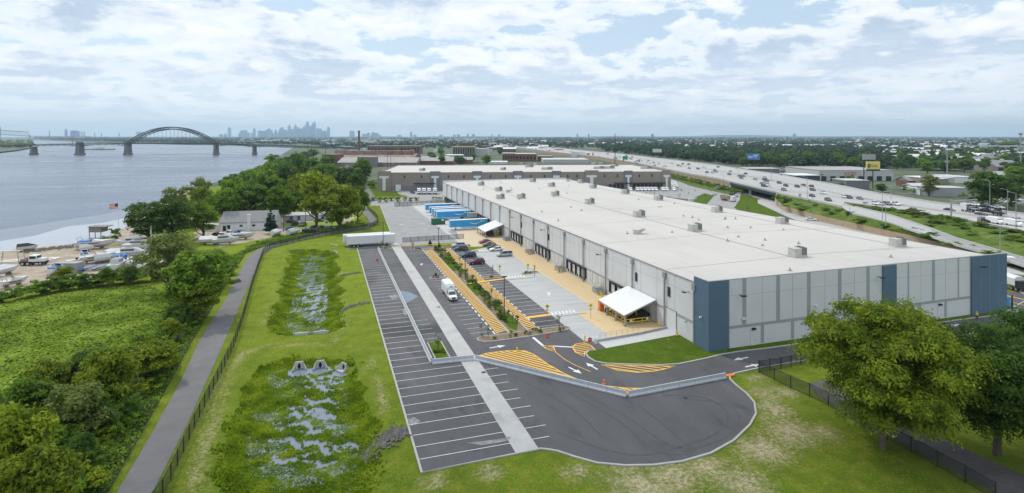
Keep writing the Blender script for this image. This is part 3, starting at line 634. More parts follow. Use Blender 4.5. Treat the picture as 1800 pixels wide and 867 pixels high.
# tyre scuffs and sealed cracks of the turning area
M['scuff'] = mat('tyre_scuff', (.060,.058,.061), .8, (.078,.076,.078), .8, .8)
for px in ([(1000,690),(1080,735),(1150,790),(1200,800)], [(1015,688),(1100,732),(1170,780),(1225,790)], [(1190,700),(1270,710),(1300,735),(1275,770),(1200,795)], [(1165,695),(1240,700),(1280,730),(1255,765),(1180,790)], [(980,760),(1060,790),(1140,800),(1230,775)], [(900,660),(1000,715),(1060,770)]):
    mb = MB(); P0 = [Vector(p) for p in GL(px)]; Q = []
    for i in range(len(P0)-1):
        for k in range(6):
            t = k/6; a = P0[max(i-1,0)]; b = P0[i]; c = P0[i+1]; d = P0[min(i+2,len(P0)-1)]; Q.append(.5*((2*b)+(c-a)*t+(2*a-5*b+4*c-d)*t*t+(3*b-a-3*c+d)*t*t*t))
    zq = .0245+.0012*len(px)+.0007*(px[0][0]%7); mb.strip([(q.x,q.y) for q in Q+[P0[-1]]], .28, zq, zq); struct(mb.build('tyre_scuff', M['scuff']))
mb = MB(); mb.strip(GL([(1105,700),(1160,742),(1200,776)]), .08, .034, .034); mb.strip([(12,80),(22,80.2)], .07, .027, .027); mb.strip([(10.6,118),(46,118.4)], .07, .028, .028); mb.strip([(10.6,158),(46,158.3)], .07, .028, .028)
struct(mb.build('sealed_crack', mat('crack_sealant', (.035,.035,.037), .6)))
dr = MB(); dr.box(-.35,-.35,0,.35,.35,.01); dm = dr.mesh('drain', M['dark'])
for u, v in ((689,637),(706,520),(771,540),(1205,700),(850,655),(965,640)):
    o = bpy.data.objects.new('drain_grate', dm); COL.objects.link(o); o.location = (*G(u,v),.03); struct(o)
# ---------------- the big white warehouse ----------------
def warehouse():
    root = empty('warehouse', (WS, WT0, 0), 0, 'huge white-roofed warehouse with pale grey panel walls and blue corner panels', 'warehouse')
    W, D = WE-WS, WT1-WT0; hE, hF = 11.5, 12.5; hR = 11.9
    def part(mb, name, m, par=root, **k): return mb.build(name, m, par, **k)
    mb = MB()   # walls (local coords: x right along the front, y away)
    mb.face([(0,0,0),(W,0,0),(W,0,hF),(0,0,hF)]); mb.face([(W,0,0),(W,D,0),(W,D,hE),(W,0,hE)]); mb.face([(W,D,0),(0,D,0),(0,D,hF),(W,D,hF)]); mb.face([(0,D,0),(0,0,0),(0,0,hE),(0,D,hE)])
    mb.face([(0,0,hF),(W,0,hF),(W,.3,hF),(0,.3,hF)], 0); mb.face([(0,.3,hF),(W,.3,hF),(W,.3,hR-.6),(0,.3,hR-.6)], 0)
    mb.face([(0,D,hF),(0,D-.3,hF),(W,D-.3,hF),(W,D,hF)], 0); mb.face([(0,D-.3,11),(0,D-.3,hF),(W,D-.3,hF),(W,D-.3,11)], 0)
    part(mb, 'wall', [M['wall']])
    mb = MB(); y0, y1 = .3, D-.3; zc = 12.15      # roof, draining to both long sides from a low ridge
    mb.face([(0,y0,hE),(W/2,y0,zc),(W/2,y1,zc),(0,y1,hE)]); mb.face([(W/2,y0,zc),(W,y0,hE),(W,y1,hE),(W/2,y1,zc)])
    rf = part(mb, 'roof', [M['roof']])
    def rz(x): return hE+(zc-hE)*(1-abs(x-W/2)/(W/2))
    def roofpt(u, v):
        z = 11.8
        for _ in range(4): s, t = G(u, v, z); z = rz(s-WS)
        return s-WS, t-WT0, z
    mb = MB()
    for a, b in (((850,325.5),(911,350)), ((973,345),(1394,449)), ((1053,330),(1565,432)), ((995,329),(1000,330))):
        p = roofpt(*a); q = roofpt(*b); x = (p[0]+q[0])/2
        mb.obox((x,(p[1]+q[1])/2), (0,1), abs(q[1]-p[1]), .22, rz(x)-.05, rz(x)+.05)
    for u, v in ((1404,447),(1223,400),(1124,376),(1036,354)):
        p = roofpt(u, v); 
        x0, x1 = p[0]+.5, p[0]+30
        mb.face([(x0,p[1]-.07,rz(x0)+.03),(x1,p[1]-.07,rz(x1)+.03),(x1,p[1]+.07,rz(x1)+.03),(x0,p[1]+.07,rz(x0)+.03)])
    part(mb, 'roof_seam', M['seam'], rf)
    for t in (14, 43, 71, 99, 128, 157, 187, 215):
        mb = MB()
        for a, b in ((0.6, W/2), (W/2, W-.6)): mb.face([(a,t,rz(a)+.02),(b,t,rz(b)+.02),(b,t+.16,rz(b)+.02),(a,t+.16,rz(a)+.02)])
        part(mb, 'membrane_lap', M['seam2'], rf)
    rgv = random.Random(6); vp = MB(); vp.tube((0,0,-.05),(0,0,.55),.13,n=8); vp.box(-.3,-.3,-.05,.3,.3,.12); vm = vp.mesh('vent_pipe', M['pipe'])
    for k in range(40):
        x, y = rgv.uniform(4, W-4), rgv.uniform(4, D-5); o = bpy.data.objects.new('vent_pipe', vm); COL.objects.link(o); o.parent = rf; o.location = (x, y, rz(x)); o.scale = (1,1,rgv.uniform(.7,1.3))
    mb = MB(); mb.box(-.12,.3,hE-.18,.02,D,hE+.06); mb.box(-.12+W+.1,.3,hE-.18,W+.12,D,hE+.06); mb.box(0,-.04,hF-.02,W,.34,hF+.05); part(mb, 'coping', M['pipe'])
    # blue bays
    for nm, bx in (('blue_panel', (-.28,-.35,4.1,.0)), ('blue_panel', (41.4,-.35,45.0,.0)), ('blue_panel', (W-10.7,-.35,W+.3,.0))):
        x0, ya, x1, yb = bx; mb = MB(); ins = x0 < 0; end = x1 > W
        if ins: mb.prism([(-.28,-.35),(4.1,-.35),(4.1,.25),(0.0,.25),(0.0,3.9),(-.28,3.9)], 0, hF+.12, top=1)
        elif end: mb.prism([(x0,-.35),(x1,-.35),(x1,1.2),(W,1.2),(W,.25),(x0,.25)], 0, hF+.12, top=1)
        else: mb.box(x0,-.35,0,x1,.1,hF-.05)
        p = part(mb, nm, [M['blue'], M['pipe']])
        j = MB()
        for k in range(1, 4): 
            xx = x0+(x1-x0)*k/4
            if end: j.box(xx-.03,-.362,.1,xx+.03,-.352,hF)
        if end: part(j, 'joint', M['joint'], p)
    # front wall bands and joints
    band = MB(); zb0, zb1 = 3.55, 4.1
    xs = [4.1, 41.4, 45.0, W-10.7]
    for a, b in ((xs[0], xs[1]), (xs[2], xs[3])): band.box(a,-.035,zb0,b,.02,zb1)
    for u in (1308.3,1367.7,1421.7,1476,1525.7,1640.7): x = ws(WT0, u)-WS; band.box(x-.42,-.038,zb1,x+.42,.02,hF-.05)
    for u in (1340,1393,1450,1505,1616.7,1662): x = ws(WT0, u)-WS; band.box(x-.36,-.038,.3,x+.36,.02,zb0)
    for u in (1596.7,1684.5): x = ws(WT0, u)-WS; band.box(x-.2,-.036,zb1,x+.2,.02,hF-.05)
    part(band, 'front_band', M['band'])
    jn = MB()
    for u in (1282,1340,1393,1450,1502,1551,1575,1619,1662,1705): x = ws(WT0, u)-WS; jn.box(x-.03,-.012,0,x+.03,.01,hF-.06)
    jn.box(4.1,-.012,9.5,41.4,.01,9.54); jn.box(45,-.012,9.5,W-10.7,.01,9.54)
    for k in range(38): y = 6.3*k+4; jn.box(-.012,y-.03,0,.01,y+.03,hE-.2)
    jn.box(-.012,4,9.0,.01,D,9.04)
    part(jn, 'panel_joint', M['joint'])
    # long side: base, band
    sb = MB()
    segs = [(3.9,10.8),(11.5,14.5),(17.5,27)]
    for k in range(18):
        y = 13.5+12.6*k
        if y > D-8: break
        sb.box(-.035, y+.6, zb0, .02, y+12.1, zb1)
    sb.box(-.035,3.9,zb0,.02,12.6,zb1); part(sb, 'side_band', M['band'])
    mb = MB(); mb.box(-.06,31,0,.02,121,1.25); mb.box(-.06,134,0,.02,D,1.25); part(mb, 'base_course', M['wall_w'])
    # downspouts with leader heads
    for y in [3.9]+[13.5+12.6*k for k in range(18)]:
        if y > D-4: break
        mb = MB(); mb.box(-.48,y-.45,hE-1.5,-.07,y+.45,hE-.35); mb.tube((-.3,y,hE-1.5),(-.3,y,.1),.16,n=8); mb.box(-.4,y-.2,0,-.02,y+.2,1.0); part(mb, 'downspout', M['pipe'])
    # docks: groups of four doors with dark seals
    def dock(y, par=root):
        mb = MB(); mb.box(-.10,y-1.2,1.25,-.02,y+1.2,3.45); d = part(mb, 'dock_door', M['white'], par)
        s = MB(); s.box(-.5,y-1.65,1.2,-.02,y-1.22,3.7); s.box(-.5,y+1.22,1.2,-.02,y+1.65,3.7); s.box(-.5,y-1.65,3.46,-.02,y+1.65,3.85); s.box(-.25,y-1.1,.6,-.06,y-.6,1.2); s.box(-.25,y+.6,.6,-.06,y+1.1,1.2)
        part(s, 'dock_seal', M['dark'], d)
    for (a, b) in ((100.8,112.0),(75.3,87.3),(50.3,62.3),(25,37)):
        for k in range(4): dock(a+1.6+k*2.95-.5)
    for y in np.arange(143, 232, 3.7): dock(float(y))
    for y in (66,69,72,91,94,97,41,44,47,116.5,119.5):   # flush panels between dock groups
        mb = MB(); mb.box(-.09,y-.9,1.3,-.02,y+.9,3.4); part(mb, 'knockout_panel', M['wall_w'])
    y = wt(WS,1179)-WT0
    mb = MB(); mb.box(-.09,y-1.9,.05,-.02,y+1.9,4.2); part(mb, 'drive_in_door', M['white'])
    mb = MB(); mb.box(-.14,y-2.05,0,-.02,y-1.92,4.35); mb.box(-.14,y+1.92,0,-.02,y+2.05,4.35); mb.box(-.14,y-2.05,4.22,-.02,y+2.05,4.35); part(mb, 'door_frame', M['pipe'])
    # person doors on the front
    for u in (1323.7, 1651):
        x = ws(WT0, u)-WS; mb = MB(); mb.box(x-.5,-.09,.02,x+.5,-.01,2.35); d = part(mb, 'door', M['white'])
        h = MB(); h.box(x+.3,-.14,1.0,x+.4,-.092,1.12); part(h, 'handle', M['dark'], d)
        l = MB(); l.box(x-.32,-.5,3.0,x+.32,-.02,3.3); part(l, 'door_light', M['dark'])
    for u, zz, dpth in ((1299,9.6,1.2),(1541.7,10.3,1.2),(1720,10.3,1.2)):
        x = ws(WT0, u)-WS; mb = MB(); y00 = -.35 if u > 1700 else -.03
        mb.box(x-.05,-dpth,zz,x+.05,y00,zz+.1); mb.box(x-.5,-dpth-.3,zz-.02,x+.5,-dpth+.2,zz+.16); part(mb, 'wall_light', M['dark'])
    for u in (1212,1176.5,1119,1058,965,957.5,917,905):
        y = wt(WS,u)-WT0; z = 9.2 if u in (1212,1058,957.5,905) else 7.6
        mb = MB()
        if z == 9.2: mb.box(-1.3,y-.05,z,-.02,y+.05,z+.08); mb.box(-1.5,y-.4,z-.02,-1.0,y+.4,z+.14); part(mb, 'wall_light', M['dark'])
        else: mb.box(-.2,y-.35,z-1,-.02,y+.35,z+.9); part(mb, 'wall_louvre', M['dark'])
    for u, z in ((1236,5.6),(1206,3.3)):
        y = wt(WS,u)-WT0; mb = MB(); x0 = -.3 if u == 1236 else -.02; mb.box(x0-.5,y-.12,z,x0,y+.12,z+.3); part(mb, 'camera_box', M['white'])
    mb = MB(); x = ws(WT0,1307)-WS; mb.box(x-.5,-.3,5.0,x+.3,-.03,5.35); part(mb, 'camera_box', M['white']); mb = MB(); x = ws(WT0,1434)-WS; mb.box(x-.3,-.3,5.8,x+.3,-.03,6.1); part(mb, 'camera_box', M['white'])
    # roof plant: each unit could be lifted away, so it is a thing of its own
    pr = empty('rooftop_unit', (0,0,0)); mb = MB(); mb.box(-1.5,-1.0,.15,.35,1.0,1.55); mb.box(-1.55,-1.05,1.55,.4,1.05,1.62); mb.build('casing', M['hvac_l'], pr)
    mb = MB(); mb.box(.35,-1.08,.12,1.7,1.08,1.75)
    for k in range(9): xx = .42+k*.145; mb.box(xx,-1.13,.25,xx+.07,-1.08,1.65); 
    for k in range(9): yy = -1.0+k*.23; mb.box(1.7,yy,.25,1.75,yy+.12,1.65)
    mb.build('coil_section', M['hvac'], pr)
    mb = MB(); mb.box(-1.6,-1.1,-.3,1.75,1.1,.15); mb.build('kerb_base', M['roof'], pr)
    mb = MB(); 
    for yy in (-.5,.5): mb.tube((1.0,yy,1.75),(1.0,yy,1.85),.42,n=12)
    mb.build('fan', M['dark'], pr)
    units = [(1401,451,'rooftop unit nearest the front edge, beside the end of the middle roof seam'),(1577,433,'rooftop unit closest to the right blue corner'),(1374,393,'rooftop unit on the right seam, second from the right corner'),(1221,406,'rooftop unit on the middle seam where a cross seam starts'),(1260,373,'rooftop unit on the right seam behind the middle of the roof'),(1123,381,'rooftop unit on the middle seam, third from its near end'),(1157,352,'rooftop unit near the far right roof edge, fourth along its seam'),(1099,341,'rooftop unit on the right seam, just left of the far parking rows'),(1036,358,'rooftop unit on the middle seam, small in the distance'),(1042,331,'rooftop unit near the far end of the right seam'),(975.5,344,'rooftop unit at the far start of the middle seam'),(915.5,349,'rooftop unit at the near end of the short left seam'),(876,336,'rooftop unit beside the short left seam near the far left eave'),(845,326,'rooftop unit in the far left corner of the white roof'),(969,328,'rooftop unit in the farthest row, left of a pair'),(1021,322,'rooftop unit at the very back of the roof, right of centre'),(936,320,'rooftop unit at the very back of the roof, left of centre'),(879,349.5,'pale low rooftop unit close to the left eave')]
    for i, (u, v, lab) in enumerate(units):
        x, y, z = roofpt(u, v); place(pr, USED, (x+WS, y+WT0, z+.3), 0, None, 'grey '+lab, 'louvred units on the warehouse roof', 'roof unit')
    # skewed exhaust hoods
    eh = empty('exhaust_hood'); mb = MB(); mb.box(-.9,-.9,-.3,.9,.9,.9); mb.build('casing', M['hvac_l'], eh)
    mb = MB(); mb.face([(.9,-.8,.9),(2.2,-.8,1.2),(2.2,.8,1.2),(.9,.8,.9)]); mb.face([(.9,-.8,.84),(.9,.8,.84),(2.2,.8,1.14),(2.2,-.8,1.14)]); mb.face([(.9,-.8,.1),(2.2,-.8,.9),(2.2,-.8,1.2),(.9,-.8,.9)]); mb.face([(.9,.8,.1),(.9,.8,.9),(2.2,.8,1.2),(2.2,.8,.9)]); mb.build('hood', M['metal'], eh)
    for u, v, lab in ((1119,411,'metal exhaust hood on the near left of the warehouse roof'),(893,338,'small metal exhaust hood on the far left of the warehouse roof'),(1215,354,'small metal hood by the far right roof edge'),(998,319,'metal hood at the back edge of the warehouse roof')):
        x, y, z = roofpt(u, v); place(eh, USED, (x+WS, y+WT0, z+.3), R(-20), None, lab, 'exhaust hoods on the warehouse roof', 'exhaust hood')
warehouse()
# ---------------- second, tan warehouse behind ----------------
def warehouse2():
    a = Vector(G(663.7,336)); hh = 12.9; q = G(1179,301.4,hh); b = Vector(q); ax = (b-a).normalized(); rz = math.atan2(ax.y, ax.x); W = (b-a).length; D = 105
    root = empty('long_warehouse', (a.x,a.y,0), rz, 'long low tan warehouse with white roof and grey corner bays behind the big one', 'warehouse')
    def inv(u, v, z): p = Vector(G(u,v,z))-a; return p.dot(ax), p.dot(Vector((-ax.y,ax.x)))
    def xat(u):  # local x on the front wall seen in column u
        lo, hi = 0, W
        for _ in range(40):
            m_ = (lo+hi)/2; p = a+ax*m_; Yc = SI*p.x+CO*p.y; Xc = CO*p.x-SI*p.y
            if Xc/Yc < (u-U0)/F0: lo = m_
            else: hi = m_
        return lo
    mb = MB(); mb.box(0,0,0,W,D,hh-.6, top=1); mb.box(0,0,hh-.6,W,.3,hh); mb.box(0,D-.3,hh-.6,W,D,hh); mb.box(0,.3,hh-.6,.3,D-.3,hh); mb.box(W-.3,.3,hh-.6,W,D-.3,hh)
    mb.build('wall', [M['tan'], M['roof']], root)
    base = MB(); base.box(0,-.06,0,W,0,3.6); base.build('base_course', M['tan_d'], root)
    for i, (u0, u1) in enumerate(((663.7,686.9),(755.8,774.2),(830,847.5),(901.5,918.8),(970,986),(1027.7,1052),(1097,1111.7),(1164,1179))):
        x0, x1 = xat(u0), xat(u1) if u1 < 1179 else W; tall = i in (0,5,7); mb = MB()
        mb.box(x0,-.5,0,x1,.6,hh+(1.0 if tall else .7)); y = mb.build('corner_bay', M['tan' if tall else 'tan_d'], root)
        c = (x0+x1)/2; wq = (x1-x0)*.36; t = MB(); t.box(c-wq,-.6,8.9,c+wq,-.5,10.4); t.box(c-wq*.33,-.6,0.3,c+wq*.33,-.5,8.9); t.build('pale_column', M['white'], y)
    for u in (711,741,788.5,815.6,862,889,933,957,998,1014.5,1062.5,1085.5,1123.6,1145.6):
        x = xat(u); mb = MB(); mb.box(x-.45,-.2,9.0,x+.45,.05,10.5); mb.box(x-.2,-.35,9.6,x+.2,-.2,11.0); mb.build('wall_louvre', M['dark'], root)
    mb = MB(); mb.box(xat(728),-1.6,5.0,xat(766),-.05,5.4); mb.box(xat(1080),-1.6,4.4,W-4,-.05,4.9); mb.build('dock_canopy', M['dark'], root)
    mb = MB(); x = xat(700); mb.box(x-1.8,-.12,.1,x+1.8,-.07,4.4); mb.build('drive_in_door', M['white'], root)
    mb = MB()
    for k in range(26): x = xat(1070)+k*2.9; mb.box(x,-.12,1.0,x+2.3,-.07,3.9) if x < W-3 else None
    mb.build('dock_doors', M['dark'], root)
    for y in (18,48,78):
        mb = MB(); mb.box(-.12,y-6,3.4,0,y+3,10.4); mb.build('side_panel', M['tan_d'], root)
    ru = bpy.data.objects['rooftop_unit']
    for u, v, s_ in ((742,300.5,1.2),(884,299,1.2),(961,298.5,2.4),(1052,297,2.4),(1070,296.5,2.4),(1135,297,2.4),(930,294,2),(918,290,1.6),(942,290.5,1.2),(1045,290,1.6),(1058,289.5,1.8),(1080,292.5,1.8)):
        p = G(u, v, hh-.6); c = copy_tree(ru); c.location = (p[0], p[1], hh-.3); c.rotation_euler.z = rz; c.scale = (s_*1.1,1,1); tag(c, 'grey plant unit on the flat roof of the tan warehouse behind', 'roof unit', 'plant units on the tan warehouse roof')
    return a, ax, W, rz, xat
W2 = warehouse2()
# ---------------- vehicles ----------------
def ringsec(x, hw, zb, zt, c=.12):
    c = min(c, (zt-zb)*.4); return [(x,-hw+c,zb),(x,hw-c,zb),(x,hw,zb+c),(x,hw,zt-c),(x,hw-c*1.2,zt),(x,-hw+c*1.2,zt),(x,-hw,zt-c),(x,-hw,zb+c)]
KIND = {
 'sedan': dict(L=4.6, st=[(-2.3,.74,.38,.80),(-2.2,.85,.28,.92),(-1.5,.89,.25,.98),(1.0,.89,.25,.94),(1.9,.86,.25,.82),(2.25,.78,.3,.68),(2.32,.68,.38,.6)], roof=[(-1.75,.96),(-1.05,1.40),(.15,1.43),(1.05,.95)], w=1.35),
 'suv': dict(L=4.7, st=[(-2.35,.8,.42,.95),(-2.28,.89,.35,1.08),(-1.5,.93,.3,1.12),(1.0,.93,.3,1.08),(1.9,.9,.3,1.0),(2.3,.84,.36,.85),(2.37,.74,.45,.75)], roof=[(-2.15,1.1),(-1.85,1.66),(.25,1.70),(1.05,1.10)], w=1.4),
 'minivan': dict(L=5.0, st=[(-2.5,.82,.42,.95),(-2.42,.93,.32,1.08),(-1.5,.97,.28,1.1),(1.2,.97,.28,1.06),(2.1,.92,.28,.92),(2.48,.82,.34,.78),(2.55,.72,.42,.7)], roof=[(-2.38,1.1),(-2.15,1.70),(.5,1.74),(1.6,1.04)], w=1.5),
 'van': dict(L=5.6, st=[(-2.8,.95,.4,1.9),(-2.75,1.0,.35,2.4),(-1.0,1.0,.35,2.5),(1.2,.99,.35,2.45),(1.75,.96,.35,1.6),(2.6,.92,.35,1.15),(2.8,.84,.42,1.0)], roof=[(1.0,1.5),(1.15,2.25),(1.3,2.25),(1.95,1.42)], w=1.7),
 'pickup': dict(L=5.6, st=[(-2.8,.93,.5,1.1),(-2.75,.96,.45,1.18),(-.9,.97,.42,1.18),(1.1,.97,.42,1.2),(2.3,.94,.42,1.15),(2.75,.88,.46,1.0),(2.82,.8,.5,.9)], roof=[(-.85,1.18),(-.55,1.80),(.7,1.83),(1.4,1.2)], w=1.8)}
def car_parts(kind, mb_body, mb_glass):
    k = KIND[kind]; mb_body.ring([ringsec(*s) for s in k['st']], 0)
    r = k['roof']; hw0 = k['st'][2][1]-.04; hw1 = hw0-.17; b = []
    (x0,z0),(x1,z1),(x2,z2),(x3,z3) = r
    lo = [(x0,-hw0,z0-.05),(x3,-hw0,z3-.05),(x3,hw0,z3-.05),(x0,hw0,z0-.05)]; hi = [(x1,-hw1,z1),(x2,-hw1,z2),(x2,hw1,z2),(x1,hw1,z1)]
    bb = len(mb_glass.v); mb_glass.v += lo+hi
    for q in ((0,1,5,4),(1,2,6,5),(2,3,7,6),(3,0,4,7)): mb_glass.f.append(tuple(bb+i for i in q)); mb_glass.m.append(0)
    mb_body.ring([[(p[0],p[1],p[2]-.02) for p in hi], [(p[0]*.97+.0,p[1]*.9,p[2]+.05) for p in hi]], 0)
    # pillars
    for i in range(4):
        mb_body.tube(lo[i], hi[i], .05, n=4, cap=False)
    xm = (x1+x2)/2
    for sg in (-1, 1): mb_body.tube((xm,sg*hw0,z1*0+min(z0,z3)-.05),(xm,sg*hw1,z1),.045,n=4,cap=False)
def wheel(x, y, r, parent, w=.24):
    mb = MB(); mb.tube((x,y-w/2,r),(x,y+w/2,r),r,n=16); o = mb.build('wheel', M['tyre'], parent)
    m2 = MB(); e = .01; m2.tube((x,y-w/2-e,r),(x,y+w/2+e,r),r*.6,n=12); m2.build('rim', M['rim'], o)
def make_car(kind, paint, lab, cat=None, opener=False, nm=None):
    root = empty(nm or {'sedan':'parked_car','suv':'parked_suv','minivan':'parked_minivan','van':'delivery_van','pickup':'pickup_truck'}[kind]); b = MB(); g = MB(); car_parts(kind, b, g)
    b.build('body', paint, root, smooth=False); g.build('windows', M['glass'], root)
    k = KIND[kind]; hw = k['st'][2][1]
    for x in (-k['L']*.31, k['L']*.31):
        for y in (-hw+.1, hw-.1): wheel(x, y, .34 if kind in ('sedan',) else .38, root)
    zf = k['st'][-2][3]-.14; xf = k['st'][-2][0]; xr = k['st'][0][0]; zr = k['st'][1][3]-.25
    for y in (-1, 1):
        m_ = MB(); m_.box(xf-.12,y*hw*.72-.16,zf-.09,xf+.06,y*hw*.72+.16,zf+.06); m_.build('headlight', M['lamp'], root)
        m_ = MB(); m_.box(xr-.03,y*hw*.8-.13,zr-.15,xr+.1,y*hw*.8+.13,zr+.08); m_.build('tail_light', M['tail'], root)
    m_ = MB(); m_.box(xf+.0,-.35,zf-.3,xf+.07,.35,zf-.08); m_.build('grille', M['dark'], root)
    return tag(root, lab, cat or 'car')
P_ = {n: car_paint(n, c) for n, c in dict(white=(.75,.75,.74), silver=(.42,.44,.46), grey=(.16,.17,.18), black=(.018,.018,.02), navy=(.025,.04,.075), teal=(.03,.06,.075), maroon=(.14,.012,.03), red=(.33,.02,.025), blue=(.04,.12,.32), beige=(.36,.31,.24), brown=(.14,.085,.06)).items()}
def at(o, s, t, rz, z=.05): o.location = (s, t, z); o.rotation_euler.z = rz; return o
lot = [('suv','teal',805,441,math.pi,'dark teal SUV with raised tailgate, farthest of the three parked by the planting bed'),
 ('suv','silver',803,435,math.pi,'silver SUV half hidden behind the dark teal SUV'),
 ('suv','navy',819.5,452.5,math.pi,'navy blue SUV parked between the teal SUV and the maroon SUV'),
 ('suv','maroon',835.5,464.5,math.pi,'maroon SUV parked nearest the camera beside the planting bed'),
 ('sedan','red',851,428,math.pi,'dark red car parked in front of the far canopy'),
 ('sedan','grey',857,432.5,math.pi,'dark grey sedan beside the red car'),
 ('sedan','black',868.5,437.5,math.pi,'black sedan hidden behind the white sedan'),
 ('sedan','white',873.5,441,math.pi,'white sedan parked beside the black one'),
 ('minivan','silver',888,450.5,math.pi,'silver minivan alone on the pale concrete stalls')]
for k, c, u, v, rz, lab in lot:
    s, t = G(u, v); s = 43.4 if u < 840 else 54.6; at(make_car(k, P_[c], lab, {'suv':'SUV','sedan':'car','minivan':'minivan'}[k]), s+(.5 if c in ('silver',) and k=='suv' else 0), t, rz)
# raised tailgates
for lab0 in ('dark teal', 'navy blue'):
    for o in list(COL.objects):
        if o.get('label', '').startswith(lab0) and o.type == 'EMPTY':
            mb = MB(); mb.box(-3.0,-.75,1.72,-1.9,.75,1.80); mb.build('tailgate', P_['navy'], o)
# utility truck with tall white box, facing the camera
def utility_truck():
    root = empty('utility_truck', (28.4,134.0,.05), -math.pi/2, 'white utility truck with tall box body parked nose towards the camera', 'truck')
    b = MB(); g = MB(); car_parts('pickup', b, g); 
    for o_ in (b, g): o_.v = [(x+1.7, y, z) for x, y, z in o_.v]
    b.build('cab', P_['white'], root); g.build('windows', M['glass'], root)
    m_ = MB(); m_.ring([ringsec(-4.6,1.05,.75,3.1,.25), ringsec(-4.5,1.12,.7,3.2,.25), ringsec(.6,1.12,.7,3.2,.25), ringsec(1.15,1.0,.75,2.6,.25)]); bx = m_.build('box_body', M['white'], root)
    d = MB(); d.tube((.95,.1,2.35),(1.07,.1,2.3),.42,n=20); d.build('emblem', M['dark'], bx)
    for x in (-2.9, 3.55):
        for y in (-.9, .9): wheel(x, y, .42, root)
    for y in (-.66, .66): m_ = MB(); m_.box(4.38,y-.2,.85,4.5,y+.2,1.05); m_.build('headlight', M['lamp'], root)
    m_ = MB(); m_.box(4.42,-.42,.62,4.54,.42,1.02); m_.build('grille', M['dark'], root); m_ = MB(); m_.box(4.45,-.9,.42,4.62,.9,.58); m_.build('bumper', M['metal'], root)
utility_truck()
# ---------------- trailers ----------------
def make_trailer(L, paint, white_side, lab, smile=True, cat='trailer'):
    """rear at x=0, nose at x=-L (local), box width 2.6"""
    root = empty('box_trailer'); mb = MB(); x0, x1 = -L, 0
    mb.box(x0,-1.3,1.2,x1,1.3,3.95,0); b = mb.build('box', [paint], root)
    r = MB(); r.box(x0-.02,-1.32,3.95,x1+.02,1.32,4.02); 
    for k in range(int(L/1.2)): r.box(x0+.6+k*1.2,-1.28,4.02,x0+.66+k*1.2,1.28,4.035)
    r.build('roof', M['white'], root)
    e = MB(); e.box(x0-.03,-1.22,1.3,x0,1.22,3.85); e.build('nose_panel', M['tpale'] if smile else white_side, b)
    t = MB(); t.box(x0,-1.315,1.15,x1,-1.295,1.33); t.box(x0,1.295,1.15,x1,1.315,1.33); t.box(x0-.005,-1.315,1.2,x0+.18,-1.285,3.93); t.build('rail', M['metal'], root)
    if smile:
        s = MB(); n = 26; xa, xb = x0+L*.5, x0+L*.82
        for sd_ in (-1,):
            pts = []
            for i in range(n+1):
                q = i/n; x = xa+(xb-xa)*q; z = 3.05-.85*math.sin(math.pi*(q*.94+.02))+.12*q; wd = .10+.26*math.sin(math.pi*min(1,q*1.05))
                pts.append((x,z,wd))
            for p, q in zip(pts[:-1], pts[1:]): s.face([(p[0],-1.308,p[1]-p[2]/2),(q[0],-1.308,q[1]-q[2]/2),(q[0],-1.308,q[1]+q[2]/2),(p[0],-1.308,p[1]+p[2]/2)])
            x = xb+.1; s.face([(x-.35,-1.309,3.05),(x+.2,-1.309,2.75),(x+.32,-1.309,3.55),(x-.5,-1.309,3.35)][::1]); s.face([(x+.75,-1.309,2.95),(x+1.25,-1.309,2.95),(x+1.25,-1.309,3.45),(x+.75,-1.309,3.45)])
        s.build('arc_logo', M['white'], b)
    g = MB()
    for y in (-.8,.8): g.box(x0+2.6,y-.08,0,x0+2.78,y+.08,1.2)
    g.box(x0+2.5,-1,.0,x0+2.9,1,.08); g.build('landing_gear', M['dark'], root)
    sk = MB(); sk.box(x0+4.5,-1.25,.5,x1-5,-1.2,1.18); sk.build('side_skirt', white_side, root)
    for x in (-3.6,-2.3):
        for y in (-1.02,1.02): wheel(x, y, .5, root, .5)
    u_ = MB(); u_.box(-4.4,-.6,.75,-1.4,.6,1.2); u_.build('bogie', M['dark'], root)
    return tag(root, lab, cat, 'trailers in the truck court')
for t, L, lab in ((228.9,16.0,'blue box trailer with white arc, nearest of those docked at the warehouse wall'),(257.2,16.0,'blue box trailer with white arc, front of the far cluster behind the green compactor'),(261.6,16.2,'blue box trailer directly behind the front one of the far cluster'),(268.5,16.0,'docked trailer in the middle of the far cluster, only its roof and nose showing'),(274.0,16.3,'docked trailer second from the back of the far cluster'),(285.5,16.3,'blue box trailer at the very back of the row, beside the fence gate')):
    o = make_trailer(L, M['tblue'], M['tpale'], lab); o.location = (64.3, t, .05)
for t, lab, dx in ((203.6,'white box trailer across the end of the parking stalls, nearer of two',0),(206.8,'white box trailer standing behind its twin on the grass edge',-1.2)):
    o = make_trailer(16.2, M['white'], M['white'], lab, smile=False); o.location = (7.2+dx, t, .02); o.rotation_euler.z = math.pi
